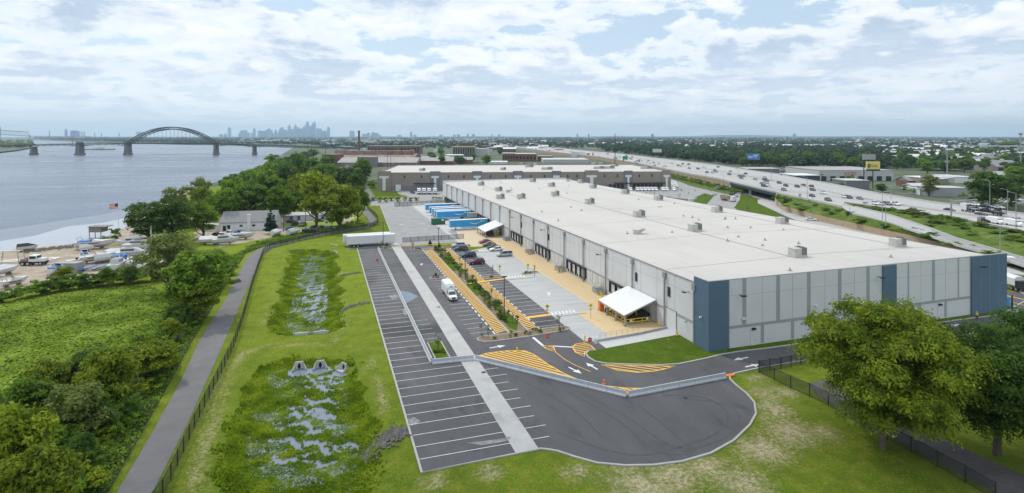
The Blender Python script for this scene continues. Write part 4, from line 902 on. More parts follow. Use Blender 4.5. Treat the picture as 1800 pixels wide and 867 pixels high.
# flip: nose to the right there, wheels to the left
# tractors peeking out right of the white trailers
def box_of(name, mbf, m, parent): mb = MB(); mbf(mb); return mb.build(name, m, parent)
rt = empty('waste_compactor', (62, 245.5, .05), 0, 'green waste compactor with tall grey hopper against the warehouse wall', 'compactor')
box_of('container', lambda b: (b.box(-18,-1.25,.2,-12.2,1.25,2.6), [b.box(-17.6+k*.9,-1.32,.3,-17.45+k*.9,-1.25,2.5) for k in range(6)]), M['green_m'], rt)
box_of('notice', lambda b: b.box(-13.9,-1.36,1.6,-12.8,-1.32,2.3), M['white'], rt)
box_of('press', lambda b: (b.box(-3.2,-1.3,.2,2.4,1.3,2.3), b.face([(-4.2,-1.3,1.2),(-3.2,-1.3,2.3),(-3.2,1.3,2.3),(-4.2,1.3,1.2)])), M['green_m'], rt)
box_of('hopper', lambda b: b.prism([(-2.2,-1.2),(2.2,-1.2),(2.2,1.2),(-1.8,1.2)], 2.3, 4.4), M['metal'], rt)
# ---------------- canopies over the loading stairs ----------------
def canopy(t0, lab, extra):
    root = empty('loading_canopy', (57.6, t0, .04), 0, lab, 'canopy'); Wd, D = 7.2, 11.3; zl, zh = 2.25, 4.75
    mb = MB(); v = [(-.2,-.1,zl),(Wd,-.1,zh),(Wd,D+.1,zh),(-.2,D+.1,zl)]
    mb.face(v); mb.face([(x,y,z-.12) for x,y,z in v][::-1])
    for i in range(4):
        j = (i+1)%4; mb.face([(v[i][0],v[i][1],v[i][2]-.12),(v[j][0],v[j][1],v[j][2]-.12),v[j],v[i]])
    rf = mb.build('roof', M['white'], root)
    b = MB(); b.tube((-.1,0,zl-.22),(Wd,0,zh-.25),.12,n=4); b.tube((-.1,D,zl-.22),(Wd,D,zh-.25),.12,n=4); b.box(-.2,0,zl-.42,0,D,zl-.13); b.build('edge_beam', M['metal'], root)
    for y in (0, D/3, 2*D/3, D):
        m_ = MB(); m_.box(-.14,y-.14,.0,.14,y+.14,zl-.1); m_.box(-.3,y-.3,0,.3,y+.3,.22); m_.build('post', M['metal'], root)
    for y in (0, D): m_ = MB(); m_.box(Wd-.3,y-.12,0,Wd-.08,y+.12,zh-.2); m_.build('post', M['pipe'], root)
    if extra:
        for y0 in (0.7,):
            g = MB()
            for z in (.35,.95): g.box(.7,y0-.05,z,6.2,y0+.03,z+.14)
            for x in (.7,2.5,4.4,6.1): g.box(x-.05,y0-.06,.1,x+.05,y0+.05,1.05)
            for z in (.35,.95): g.box(.66,y0,z,.76,D-2,z+.12)
            for y in (2.5,4.5,6.5,8.5): g.box(.64,y-.05,.1,.78,y+.05,1.05)
            rl = g.build('yellow_railing', M['ysteel'], root)
            p = MB(); p.box(1.5,y0-.09,.45,2.1,y0-.06,1.0); p.box(5.3,y0-.09,.55,5.8,y0-.06,1.05); p.build('notice_board', M['white'], rl)
        s = MB()
        for k in range(8): s.box(1.4+k*.3,2.2,.0,1.7+k*.3,9.5,.2+k*.15)
        s.box(3.8,2.2,0,7.1,9.5,1.35); s.build('dark_stair', M['dark'], root)
        h = MB(); h.tube((1.4,2.0,1.0),(3.8,2.0,2.2),.05,n=6); h.tube((1.4,5.5,1.0),(3.8,5.5,2.2),.05,n=6); h.tube((1.4,2,0),(1.4,2,1.0),.05,n=6); h.tube((3.8,2,1.2),(3.8,2,2.2),.05,n=6); h.build('stair_rail', M['ysteel'], root)
    else:
        g = MB(); g.box(1.2,1,.2,6,1.15,1.1); g.box(2,3,0,6.8,9,1.2); g.build('dark_stair', M['dark'], root)
        g = MB(); g.box(3.6,.8,.9,5.8,.95,1.1); g.box(3.6,.8,.3,5.8,.95,.42); g.build('yellow_railing', M['ysteel'], root)
        g = MB(); g.box(4.0,2.2,1.2,4.9,3.0,2.2); g.box(5.2,2.2,1.2,6.1,3.0,2.2); g.build('crate', M['conc_light'], root)
canopy(102.1, 'near white sloping canopy with yellow railings beneath, beside the warehouse dock', True)
canopy(207.3, 'far white sloping canopy beside the blue trailers', False)
mb = MB(); mb.box(57.3,112.4,.05,58.3,113.3,2.3); tag(mb.build('portable_toilet', M['orange']), 'orange portable cabinet at the far corner of the near canopy', 'portable toilet')
mb = MB(); mb.prism([(0,0),(.6,0),(.6,.7),(0,.7)],0,1.0); mb.box(-.05,-.05,1.0,.65,.75,1.1); tag(mb.build('waste_bin', M['dark'], loc=(57.9,110.6,.05)), 'dark waste bin beside the orange cabinet under the near canopy', 'bin')
# dock stairs
ds = empty('dock_stairs'); mb = MB()
for k in range(7): mb.box(-.9,-.35*k-.35,0,.9,-.35*k,1.25-.17*k)
mb.box(-.9,0,0,.9,1.2,1.27); mb.build('steps', M['metal'], ds); h = MB()
for x in (-.9,.9): h.tube((x,1.2,2.2),(x,0,2.2),.04,n=6); h.tube((x,0,2.2),(x,-2.4,1.0),.04,n=6); h.tube((x,0,1.2),(x,0,2.2),.04,n=6); h.tube((x,-2.4,0),(x,-2.4,1.0),.04,n=6); h.tube((x,-1.2,.6),(x,-1.2,1.6),.04,n=6); h.tube((x,0,1.7),(x,-2.4,.5),.04,n=6)
h.build('handrail', M['pipe'], ds)
for t, lab in ((125.3,'grey steel dock stairs just beyond the near canopy'),(149.5,'grey steel dock stairs in the middle of the dock wall'),(174.8,'grey steel dock stairs third from the near canopy'),(199.5,'grey dock stairs beside the far canopy')):
    place(ds, USED, (63.6, t+.8, .04), 0, None, lab, 'dock stairs along the warehouse', 'stairs')
# yellow bollards
bo = MB(); bo.tube((0,0,0),(0,0,1.15),.14,n=10); bo = bo.build('bollard', M['ysteel']); 
for s, t, lab in ((62.9,123.2,'yellow bollard by the stairs beyond the near canopy'),(62.5,121.6,'yellow bollard nearest the near canopy corner'),(62.9,147.2,'yellow bollard at the foot of the middle dock stairs'),(62.2,147.9,'yellow bollard left of the middle dock stairs'),(62.9,172.7,'yellow bollard by the third dock stairs'),(61.0,224.6,'yellow bollard in the row at the nose of the near blue trailer'),(60.0,224.8,'yellow bollard second in the row by the near blue trailer'),(62.0,224.4,'yellow bollard last in the row by the near blue trailer'),(64.2,wt(WS,1170)+1.0,'yellow bollard left of the drive-in door'),(64.2,wt(WS,1180)-3.1,'yellow bollard right of the drive-in door')):
    place(bo, USED, (s,t,.05), 0, None, lab, 'yellow bollards by the docks', 'bollard')
for u, v, top, lab in ((909,622.5,611,'yellow marker post in the hatched gore by the barrier'),(1028,606,590,'yellow marker post beside the stop sign'),(1061.5,676,668,'short orange cone post on the yellow gore')):
    s, t = G(u, v); hh = (v-top)*F0*H/(v-V0)/F0; mb = MB(); mb.tube((0,0,0),(0,0,hh),.13,n=8); mb.tube((0,0,0),(0,0,.15),.3,.2,n=8); tag(mb.build('marker_post', M['ysteel'] if top < 660 else M['orange'], loc=(s,t,.05)), lab, 'bollard')
# ---------------- light poles ----------------
lp = empty('light_pole'); mb = MB(); mb.tube((0,0,0),(0,0,.75),.34,.30,n=12); mb.build('base', M['conc_light'], lp); mb = MB(); mb.tube((0,0,.75),(0,0,8.9),.11,.08,n=8); mb.build('pole', M['dark'], lp)
mb = MB(); mb.box(-.5,-.28,8.9,.5,.28,9.05); mb.box(-.06,-.5,8.82,.06,.5,8.95); mb.build('lamp_head', M['dark'], lp)
for u, v, lab in ((886.4,563,'dark light pole in the near part of the planting bed'),(817.7,499.5,'dark light pole in the middle of the planting bed'),(771,451,'dark light pole at the far end of the planting bed'),(673.5,437,'thin light pole in front of the white trailers'),(703,336+27,'light pole beside the far gate'),):
    place(lp, USED, (*G(u,v),.12), 0, None, lab, 'dark light poles of the parking lot', 'light pole')
# ---------------- signs ----------------
def sign(u, v, vtop, kind, lab, m=None, cat='sign'):
    s, t = G(u, v); k = F0*H/(v-V0)/F0; hh = (v-vtop)*k; root = empty('traffic_sign', (s,t,.05), -YAW, lab, cat)
    p = MB(); p.tube((0,0,0),(0,0,hh),.05,n=6); p.build('post', M['metal'], root)
    b = MB()
    if kind == 'diamond': b.prism([(0,-.5),(.5,0),(0,.5),(-.5,0)], -.02, .02)
    elif kind == 'octagon': b.prism([(.42*math.cos(R(22.5+45*i)), .42*math.sin(R(22.5+45*i))) for i in range(8)], -.02, .02)
    elif kind == 'square': b.box(-.3,-.4,-.02,.3,.4,.02)
    mm = m or {'diamond':M['signy'],'octagon':M['red'],'square':M['white']}[kind]
    o = b.build('plate', mm, root); o.rotation_euler = (R(90),0,0); o.location = (0,-.08,hh-.45)
    if kind == 'diamond':
        b = MB(); b.prism([(-.08,-.2),(.08,-.2),(.1,.1),(0,.28),(-.1,.1)], .021, .03); q = b.build('walking_figure', M['dark'], o)
        b = MB(); b.box(-.3,-.18,-.02,.3,.18,.02); o2 = b.build('arrow_plate', M['signy'], root); o2.rotation_euler = (R(90),0,0); o2.location = (0,-.08,hh-1.2)
    if kind == 'octagon' and m is None:
        word('stop_word', 'STOP', .3, .004, M['white'], o, (0,0,.026), center=True)
    return root
sign(962,560,535,'diamond','yellow crosswalk sign at the end of the near crosswalk, left one'); sign(1038.5,560,533.5,'diamond','yellow crosswalk sign on the striped apron left of the near canopy')
sign(878.5,480,466,'diamond','yellow crosswalk sign by the island in the middle of the lot'); sign(928,480,463.5,'diamond','yellow crosswalk sign by the dock side of the middle crosswalk')
sign(825,440,430,'diamond','yellow crosswalk sign between the parked SUVs'); sign(866,433,424,'diamond','yellow sign in front of the dark grey sedan by the far canopy')
sign(1037,613,593,'octagon','red stop sign at the mouth of the concrete ramp'); sign(1047,614,596,'square','white notice sign beside the red stop sign')
sign(962.5,612,587,'octagon','red stop sign seen from the side on the small yellow triangle')
sign(766,499,480,'square','grey sign on the small kerb island behind the utility truck', M['dark']); sign(845,592,569,'square','rusty brown sign at the near nose of the planting bed', M['rust']); sign(663.5,463,455,'square','small red sign board leaning by the barriers in the left stalls', M['red'])
# ---------------- concrete barriers ----------------
bm = MB(); pr_ = [(-.3,0),(-.3,.15),(-.12,.38),(-.09,.85),(.09,.85),(.12,.38),(.3,.15),(.3,0)]
bm.ring([[(x,y,z) for y, z in pr_] for x in (-1.5,1.5)]); bm.face([(x,y,z) for x, y, z in ((-1.5,-.3,0),(-1.5,.3,0),(1.5,.3,0),(1.5,-.3,0))])
M['barrier'] = mat('barrier_concrete', (.47,.49,.51), .75, (.41,.43,.45), .9, .7, layers=[((.36,.37,.38), 1.6, .62, .8, 6)])
bar0 = bm.build('concrete_barrier', M['barrier'])
def barriers(a, b, pre, grp, L=3.05):
    a, b = Vector(a), Vector(b); d = b-a; n = max(1, round(d.length/L)); rz = math.atan2(d.y, d.x); k = d.length/n
    for i in range(n):
        p = a+d*((i+.5)/n); place(bar0, USED, (p.x, p.y, .03), rz+random.uniform(-.008,.008), (k*.985/3,1,1), pre, grp, 'barrier')
barriers((17.25,197.5), (17.2,95.8), 'pale concrete barrier in the long straight row between the left parking stalls', 'barriers of the long straight row')
barriers((17.2,95.3), (24.3,94.9), 'pale concrete barrier in the short row beside the square planter', 'barriers by the square planter')
barriers((24.6,94.8), G(1101,697.5), 'grey-white concrete barrier in the row along the yellow gore', 'barriers along the yellow gore')
barriers(G(1105,697.5), G(1275,665), 'grey-white concrete barrier in the row closing off the turning area', 'barriers across the turning area')
mb = MB(); mb.tube((0,0,0),(.6,.2,.0),.12,n=8); mb.box(-.3,-.3,-.05,1.2,.4,.1); tag(mb.build('fallen_cone', M['orange'], loc=(*G(1279,662),.1)), 'orange plastic barrier foot at the right end of the barrier row', 'barrier foot')
# ---------------- fences ----------------
M['mesh_b'] = see_mat('black_chain_link', (.02,.028,.026), .55); M['mesh_r'] = see_mat('black_bar_fence', (.02,.022,.025), .45)
def fence(px, hh, lab, step=3.0, m='mesh_b', pz=0.0, name='chain_link_fence', per_post=True, px_is=True):
    pts = [Vector(p) for p in (GL(px) if px_is else px)]; root = empty(name, (pts[0].x, pts[0].y, 0), 0, lab, 'fence'); o0 = pts[0]
    dist = [0]; 
    for a, b in zip(pts[:-1], pts[1:]): dist.append(dist[-1]+(b-a).length)
    def at_(d):
        for i in range(len(pts)-1):
            if d <= dist[i+1] or i == len(pts)-2:
                f = (d-dist[i])/max(1e-6, dist[i+1]-dist[i]); return pts[i].lerp(pts[i+1], f)
    n = max(1, round(dist[-1]/step)); q = [at_(dist[-1]*i/n)-o0 for i in range(n+1)]
    mb = MB(); rl = MB()
    for a, b in zip(q[:-1], q[1:]):
        mb.face([(a.x,a.y,pz+.05),(b.x,b.y,pz+.05),(b.x,b.y,pz+hh),(a.x,a.y,pz+hh)]); rl.tube((a.x,a.y,pz+hh),(b.x,b.y,pz+hh),.045,n=5,cap=False); rl.tube((a.x,a.y,pz+.12),(b.x,b.y,pz+.12),.03,n=5,cap=False)
    mb.build('mesh_panel', M[m], root); rl.build('rail', M['dark'], root)
    pm = MB(); pm.tube((0,0,-.1),(0,0,hh+.1),.07,n=6); me = pm.mesh('post', M['dark'])
    for k, p in enumerate(q[:100]):
        o = bpy.data.objects.new('post', me); COL.objects.link(o); o.parent = root; o.location = (p.x,p.y,pz)
    return root
fence([(262,905),(290,867),(345,745),(385,665),(410,613),(428,560),(442,508),(455,468),(463,447),(475,437),(500,430.5),(530,423.5),(565,417),(606,410)], 1.9, 'long black chain link fence following the curve of the path', 3.0)
fence([(608,409.5),(640,404),(656,398.5),(664.5,393),(664,385),(655,376),(646,368)], 1.9, 'black fence curling round the grass behind the white trailers', 3.0)
fence([(1750,880),(1690,845),(1620,806),(1520,752),(1440,704),(1404,690),(1334,655)], 1.9, 'black fence running under the trees at the right front', 3.0, 'mesh_r', name='bar_fence')
fence([(1334,655),(1367,650),(1411,641),(1440,634)], 1.9, 'short black fence beside the road behind the right kerb', 2.4, 'mesh_r', name='bar_fence')
fence([(1690,592),(1705,606),(1720,620)], 1.6, 'low dark fence on the grass between the two right trees', 2.4, 'mesh_r', name='bar_fence')
fence([(708,426),(760,423),(815,419.5)], 1.7, 'grey fence closing the parking lot from the truck court', 3.0, 'mesh_r', name='bar_fence')
fence([(694,363.5),(724,362)], 2.2, 'grey sliding gate at the far end of the truck court', 2.5, 'mesh_r', name='slide_gate')
fence([(724,362),(784,357)], 2.0, 'dark fence between the gate and the big warehouse', 3.0, 'mesh_r', name='bar_fence')
# handrail on the ramp wall, person, puddle-side items
mb = MB()
for k in range(8): s = 49+k*1.25; mb.tube((s,96.2+.13*k,.4),(s,96.2+.13*k,1.4),.03,n=5)
mb.tube((49,96.2,1.4),(57.8,97.1,1.4),.03,n=5); mb.tube((49,96.2,.95),(57.8,97.1,.95),.025,n=5); tag(mb.build('handrail', M['metal']), 'thin metal handrail along the low ramp wall before the near canopy', 'railing')
# concrete culvert headwalls
hw = empty('culvert_headwall'); mb = MB()
mb.prism([(-1.2,0),(1.2,0),(1.2,.3),(-1.2,.3)], -1.1, .25); 
for sg in (-1,1): mb.face([(sg*1.2,0,.25),(sg*2.1,-1.6,-.7),(sg*2.1,-1.6,-1.1),(sg*1.2,0,-1.1)]); mb.face([(sg*1.2,.3,.25),(sg*2.35,-1.6,-.7),(sg*2.1,-1.6,-.7),(sg*1.2,0,.25)]); mb.face([(sg*1.3,.3,.25),(sg*2.35,-1.6,-.7),(sg*2.35,-1.6,-1.1),(sg*1.3,.3,-1.1)])
mb.face([(-1.2,0,-1.02),(1.2,0,-1.02),(2.1,-1.6,-1.02),(-2.1,-1.6,-1.02)][::-1]); mb.build('wing_wall', M['concrete'], hw)
mb = MB(); mb.tube((0,-.06,-.5),(0,-.02,-.5),.48,n=18); mb.build('pipe_mouth', M['black'], hw)
for u, v, r, lab, sc in ((526,638,.05,'concrete culvert headwall, left of the pair at the near pond',(.50,.70,.95)),(563,636,.0,'concrete culvert headwall with open pipe, middle one at the near pond',(.52,.70,.95)),(604,640,-.9,'slanted culvert headwall at the right end of the near pond',(.5,.6,.85)),(530,586,3.14,'flat pale headwall at the near end of the far basin, left one',1),(563,583,3.14,'flat pale headwall at the near end of the far basin, right one',1),(586,431,-.7,'small headwall at the far end of the far basin',1.2),(589,443,-1.0,'second small headwall on the far basin slope',1)):
    place(hw, USED, (*G(u,v),-.05), r-YAW*0, sc, lab, 'culvert headwalls', 'culvert')
# ---------------- boat yard and club buildings ----------------
def hull(mb, L, B, Hh, m=0, z0=.5):
    secs = []
    for f in np.linspace(0, 1, 9):
        x = -L/2+L*f; w_ = B/2*(1-max(0, (f-.45)/.55)**2.2)*(1 if f > .02 else .92)+.02; sh = Hh*(1+.25*f*f); ke = z0+Hh*.75*max(0, (f-.7)/.3)**2
        secs.append([(x,0,ke),(x,w_*.8,ke+(z0+sh-ke)*.4),(x,w_,z0+sh),(x,0,z0+sh+.02),(x,-w_,z0+sh),(x,-w_*.8,ke+(z0+sh-ke)*.4)])
    mb.ring(secs, m)
M['boatwhite'] = mat('gelcoat', (.60,.60,.58), .3, (.50,.50,.48), .8, .5); M['tarp'] = mat('blue_tarp', (.04,.15,.40), .6); M['wood'] = mat('weathered_wood', (.26,.21,.16), .9, (.18,.14,.11), 2, .7)
def boat(u, v, L, kind, rz, lab, cover=None, z=-.0):
    s, t = G(u, v); B = L*.37; Hh = L*.14+.45; root = empty('boat', (s,t,max(gz1(s,t),-2)), rz, lab, 'boat', 'boats laid up in the boat yard')
    mb = MB(); hull(mb, L, B, Hh); mb.build('hull', M['boatwhite'], root)
    for x in (-L*.3, L*.15): mb = MB(); mb.box(x-.15,-B*.4,0,x+.15,B*.4,.62); mb.build('cradle', M['wood'], root)
    zt = .5+Hh
    if kind == 'cruiser':
        c = MB(); c.ring([[( -L*.3,y,zt+z_) for y, z_ in ((-B*.38,0),(B*.38,0),(B*.33,1.3),(-B*.33,1.3))], [(L*.12,y,zt+z_) for y, z_ in ((-B*.36,0),(B*.36,0),(B*.28,1.2),(-B*.28,1.2))], [(L*.33,y,zt+z_) for y, z_ in ((-B*.2,.1),(B*.2,.1),(B*.14,.3),(-B*.14,.3))]]); cb = c.build('cabin', M['boatwhite'], root)
        w_ = MB(); w_.box(-L*.28,-B*.385,zt+.55,L*.1,-B*.345,zt+.95); w_.box(-L*.28,B*.345,zt+.55,L*.1,B*.385,zt+.95); w_.build('window', M['glass'], cb)
        f = MB(); f.box(-L*.25,-B*.3,zt+2.2,L*.0,B*.3,zt+2.28); [f.tube((x,y,zt+1.25),(x,y,zt+2.2),.04,n=5) for x in (-L*.23,-L*.02) for y in (-B*.28,B*.28)]; f.build('canopy', cover or M['boatwhite'], root)
    elif kind == 'sport':
        c = MB(); c.ring([[(-L*.05,y,zt+z_) for y, z_ in ((-B*.36,0),(B*.36,0),(B*.3,.55),(-B*.3,.55))],[(L*.36,y,zt+z_) for y, z_ in ((-B*.18,0.05),(B*.18,.05),(B*.1,.2),(-B*.1,.2))]]); c.build('foredeck', M['boatwhite'], root)
        w_ = MB(); w_.face([(-L*.05,-B*.33,zt+.5),(-L*.14,-B*.3,zt+1.1),(-L*.14,B*.3,zt+1.1),(-L*.05,B*.33,zt+.5)]); w_.face([(-L*.06,B*.33,zt+.5),(-L*.15,B*.3,zt+1.1),(-L*.15,-B*.3,zt+1.1),(-L*.06,-B*.33,zt+.5)]); w_.build('windscreen', M['glass'], root)
        a = MB(); a.tube((-L*.36,-B*.42,zt),(-L*.43,-B*.35,zt+1.5),.1,n=6); a.tube((-L*.36,B*.42,zt),(-L*.43,B*.35,zt+1.5),.1,n=6); a.tube((-L*.43,-B*.35,zt+1.5),(-L*.43,B*.35,zt+1.5),.12,n=6); a.build('arch', M['boatwhite'], root)
        st_ = MB(); st_.box(-L*.3,-B*.5-.0,zt-.5,L*.15,-B*.5+.05,zt-.32); st_.build('stripe', M['dark'], root)
        if cover: k = MB(); k.box(-L*.42,-B*.38,zt+.05,-L*.08,B*.38,zt+.35); k.build('cockpit_cover', cover, root)
    elif kind == 'covered':
        c = MB(); c.ring([[(-L*.48,y,zt+z_) for y, z_ in ((-B*.5,0),(B*.5,0),(B*.15,.9),(-B*.15,.9))],[(L*.0,y,zt+z_) for y, z_ in ((-B*.5,.05),(B*.5,.05),(B*.1,1.1),(-B*.1,1.1))],[(L*.44,y,zt+z_) for y, z_ in ((-B*.12,.1),(B*.12,.1),(B*.03,.35),(-B*.03,.35))]]); c.build('cover', cover or M['boatwhite'], root)
    else:
        c = MB(); c.box(-L*.42,-B*.3,zt-.1,L*.05,B*.3,zt-.05); c.box(-.3,-.3,zt,.3,.3,zt+.6); c.build('console', M['dark'] , root)
    return root
boat(168,437,11.5,'sport',.30-YAW,'long white motor cruiser with swept arch at the shore end of the yard', M['tarp'])
boat(148,455,6,'sport',1.9,'small white runabout with bright blue cockpit cover', M['tarp'])
boat(172,461,9,'sport',.75-YAW,'white open cruiser with raised stern beside the blue covered runabout')
boat(197,452,6,'covered',1.2,'small boat under a white tarpaulin behind the grey shed')
boat(208,453.5,7.5,'covered',1.1-YAW,'boat shrink-wrapped in plain white film', M['white'])
boat(230,436,10,'cruiser',2.9,'white flybridge cruiser at the back of the boat row')
boat(250,441,11,'cruiser',.15-YAW,'large white cabin cruiser with dark windows beside the trees')
boat(232,455,9.5,'cruiser',.25-YAW,'white cabin cruiser with yellowish lower hull in the middle of the yard')
boat(207,474,8.5,'cruiser',1.55,'white cruiser with blue windscreen pointing at the hedge', M['tarp'])
boat(220,467,6,'open',1.2,'small open skiff between the larger cruisers')
boat(244,468,6,'sport',.4,'small white open boat by the tall bush')
boat(152,442.5,4,'covered',.2,'little white dinghy turned over near the long cruiser')
boat(8,484,7,'covered',1.0,'white covered boat cut by the left edge of the picture', M['white'])
boat(26,503,6,'sport',.9,'white boat behind the hedge near the left edge')
boat(372,430,8,'covered',.1-YAW,'white camper-like boat under a cover at the near edge of the club yard', M['white'])
boat(397,430,8.5,'cruiser',.05,'white cabin cruiser beside the red canoe pile')
boat(425,421,9,'sport',-.1,'white motor boat with dark outboard at the club yard edge')
boat(487,415,6,'covered',1.0,'boat under a pale sloping cover on the club drive', M['white'])
boat(517,414,6.5,'covered',.9,'boat under a cream sloping cover on the club drive', M['conc_light'])
boat(503,370,5,'covered',1.5,'white boat parked against the wood behind the club', M['white'])
boat(516,368.5,5,'covered',1.4,'maroon-hulled boat under the trees behind the club', M['white'])
boat(527,369,5,'covered',1.4,'second pale boat by the wood behind the club', M['white'])
boat(548,369,4.5,'covered',1.4,'lone white boat under the tall trees behind the club', M['white'])
boat(105,481,7,'sport',1.2,'white boat with blue seats behind the round tree in the hedge', M['tarp'])
boat(185,462,5.5,'covered',.5,'small boat under a pale grey cover between two cruisers', M['conc_light'])
boat(262,452,6.5,'sport',1.7,'white open boat half under the edge of the trees')
boat(216,461,5,'covered',2.2,'tiny tender under a blue cover among the cruisers', M['tarp'])
boat(240,480,6,'sport',.9,'open boat on a trailer just behind the dark hedge bush')
boat(135,466,5,'open',.3,'bare aluminium skiff beside the grey shed')
# kayaks racks
kr = empty('kayak_rack', (*G(152,475),0), 0, 'row of blue and green canoes stored behind the hedge', 'canoe rack')
for k in range(9):
    mb = MB(); hull(mb, 5, .9, .35, z0=.3+.4*(k%2)); o = mb.build('canoe', M['tarp'] if k % 3 else M['green_m'], kr); o.location = ((k-4)*1.5,0,0); o.rotation_euler.z = 1.3
# grey container shed
s, t = G(119,478); r = empty('storage_shed', (s,t,0), -YAW, 'grey flat roofed storage shed behind the round hedge tree', 'shed')
box_of('walls', lambda b: b.box(-3.5,-1.3,0,3.5,1.5,2.6), M['metal'], r); box_of('roof', lambda b: b.box(-3.6,-1.4,2.6,3.6,1.6,2.72), M['greyroof'], r)
# white lorry/tractor on the sand
s, t = G(61,466); r = empty('yard_tractor', (s,t,0), -YAW+.1, 'old white lorry cab with dark loader frame parked on the sand', 'lorry')
box_of('chassis', lambda b: b.box(-3.6,-1.0,.7,3.3,1.0,1.2), M['dark'], r); c_ = box_of('cab', lambda b: (b.box(-1.0,-1.1,1.2,1.2,1.1,3.0), b.box(1.2,-1.0,1.2,3.2,1.0,2.1)), M['white'], r)
box_of('window', lambda b: (b.box(-.8,-1.13,2.0,1.0,-1.1,2.8), b.box(1.2,-.9,2.15,1.23,.9,2.85)), M['glass'], c_); box_of('loader', lambda b: (b.box(-3.5,-.8,1.2,-1.6,.8,1.9), b.tube((-3.2,0,1.6),(-1.4,0,2.6),.15)), M['rust'], r)
for x in (-2.6,-1.2,2.3):
    for y in (-1.0,1.0): wheel(x,y,.6,r,.4)
boat(48,442,5.5,'covered',.1,'dark tarpaulined dinghy at the edge of the water', M['dark'])
# boat cradle frames at the far left
for u, v, lab in ((18,464,'rusty steel boat lift frame on the shore at far left'),):
    s, t = G(u, v); mb = MB()
    for x in (-3,3):
        for y in (-2,2): mb.tube((x,y,0),(x*.8,y*.8,4),.12,n=5)
        mb.tube((x,-2,2),(x,2,2),.1,n=5)
    mb.tube((-3,0,3.9),(3,0,3.9),.12,n=5); mb.tube((-8,-1,.8),(12,-1,.8),.2,n=5); mb.tube((-8,1,.8),(12,1,.8),.2,n=5); tag(mb.build('boat_lift', M['metal'], loc=(s,t,0)), lab, 'boat lift')
# dock house on piles at the shore
s, t = G(173,412,-1.5); r = empty('pier_hut', (s,t,-2), -YAW, 'dark wooden hut on piles at the water edge', 'hut')
box_of('walls', lambda b: b.box(-2.5,-2,1.6,2.5,2,3.7), M['wood'], r); box_of('roof', lambda b: b.box(-2.8,-2.3,3.7,4.5,2.3,4.0), M['shingle'], r)
for x in (-2.3,0,2.3): box_of('pile', lambda b: b.tube((x,-1.8,-1),(x,-1.8,1.7),.15), M['wood'], r)
# flagpole
s, t = G(208,413); k = F0*H/(413-V0)/F0; hh = (413-356)*k; r = empty('flagpole', (s,t,0), -YAW, 'tall white flagpole by the river flying a red, white and blue flag', 'flagpole')
box_of('pole', lambda b: b.tube((0,0,0),(0,0,hh),.12,.07), M['white'], r)
fl_ = MB(); fl2 = MB(); fl3 = MB(); n = 8; Lf, Hf = 3.4, 1.9
for i in range(n):
    for j in range(7):
        x0, x1 = -Lf*i/n, -Lf*(i+1)/n; wv = lambda x: .25*math.sin(x*2.2); dz = lambda x: .12*x
        z0, z1 = hh-.3-Hf+Hf*j/7, hh-.3-Hf+Hf*(j+1)/7
        tgt = fl3 if (i < 3 and j > 2) else (fl_ if j % 2 == 0 else fl2)
        tgt.face([(x0,wv(x0),z0+dz(x0)),(x1,wv(x1),z0+dz(x1)),(x1,wv(x1),z1+dz(x1)),(x0,wv(x0),z1+dz(x0))])
f0 = fl_.build('flag', M['red'], r); fl2.build('white_stripes', M['white'], f0); fl3.build('blue_canton', P_['navy'], f0)
s, t = G(265.5,441); mb = MB(); mb.tube((0,0,0),(0,0,8.5),.12,.06,n=6); mb.box(-.5,-.4,0,.5,.4,1.2); tag(mb.build('mast', M['white'], loc=(s,t,0)), 'bare white sailboat mast standing among the trees', 'mast')
# club house
def gable_house(u0, v0, u1, v1, D, hh, rh, lab, wall, roof, nm='house', cat='house', grp=None, windows=4, overhang=.3, parts=True):
    """front wall from ground pixel (u0,v0) to (u1,v1), ridge parallel to the front"""
    a, b = Vector(G(u0,v0)), Vector(G(u1,v1)); ax = (b-a).normalized(); W = (b-a).length; root = empty(nm, (a.x,a.y,0), math.atan2(ax.y,ax.x), lab, cat, grp)
    mb = MB(); mb.box(0,0,0,W,D,hh); mb.face([(0,D,hh),(0,0,hh),(0,D/2,hh+rh)]); mb.face([(W,0,hh),(W,D,hh),(W,D/2,hh+rh)]); mb.build('walls', M[wall], root)
    o = overhang; r = MB(); k = rh/(D/2)
    r.face([(-o,-o,hh-o*k+.05),(W+o,-o,hh-o*k+.05),(W+o,D/2,hh+rh+.05),(-o,D/2,hh+rh+.05)]); r.face([(-o,D/2,hh+rh+.05),(W+o,D/2,hh+rh+.05),(W+o,D+o,hh-o*k+.05),(-o,D+o,hh-o*k+.05)]); r.face([(-o,-o,hh-o*k+.05),(-o,-o,hh-o*k-.15),(W+o,-o,hh-o*k-.15),(W+o,-o,hh-o*k+.05)][::-1])
    r.build('roof', M[roof], root)
    if parts:
        for i in range(windows): x = W*(i+.7)/(windows+.4); m_ = MB(); m_.box(x-.6,-.06,hh*.45,x+.6,-.01,hh*.45+.8); m_.build('window', M['glass'], root)
    return root, W
r, W = gable_house(386,407,483,404,13,3.6,3.6,'long white boat club building with grey gabled roof and chimney','white','shingle',nm='club_house',cat='building')
box_of('chimney', lambda b: (b.box(W*.5,-.5,0,W*.5+1.2,.4,6.3), b.box(W*.5-.15,-.65,6.3,W*.5+1.35,.55,6.6)), M['white'], r); box_of('door', lambda b: b.box(1.2,-.07,0,2.4,-.01,2.2), M['dark'], r); box_of('doorway', lambda b: b.box(3.0,-.07,.9,4.0,-.01,2.2), M['dark'], r)
box_of('annex', lambda b: (b.box(-7,1.5,0,0,6,2.4), b.box(-7.2,1.2,2.4,.1,6.2,2.6)), M['white'], r)
r, W = gable_house(497,389.5,580,386,7,2.6,.9,'low white building with blue doors behind the tall conifer','white','conc_light',nm='boat_store',cat='building',windows=0)
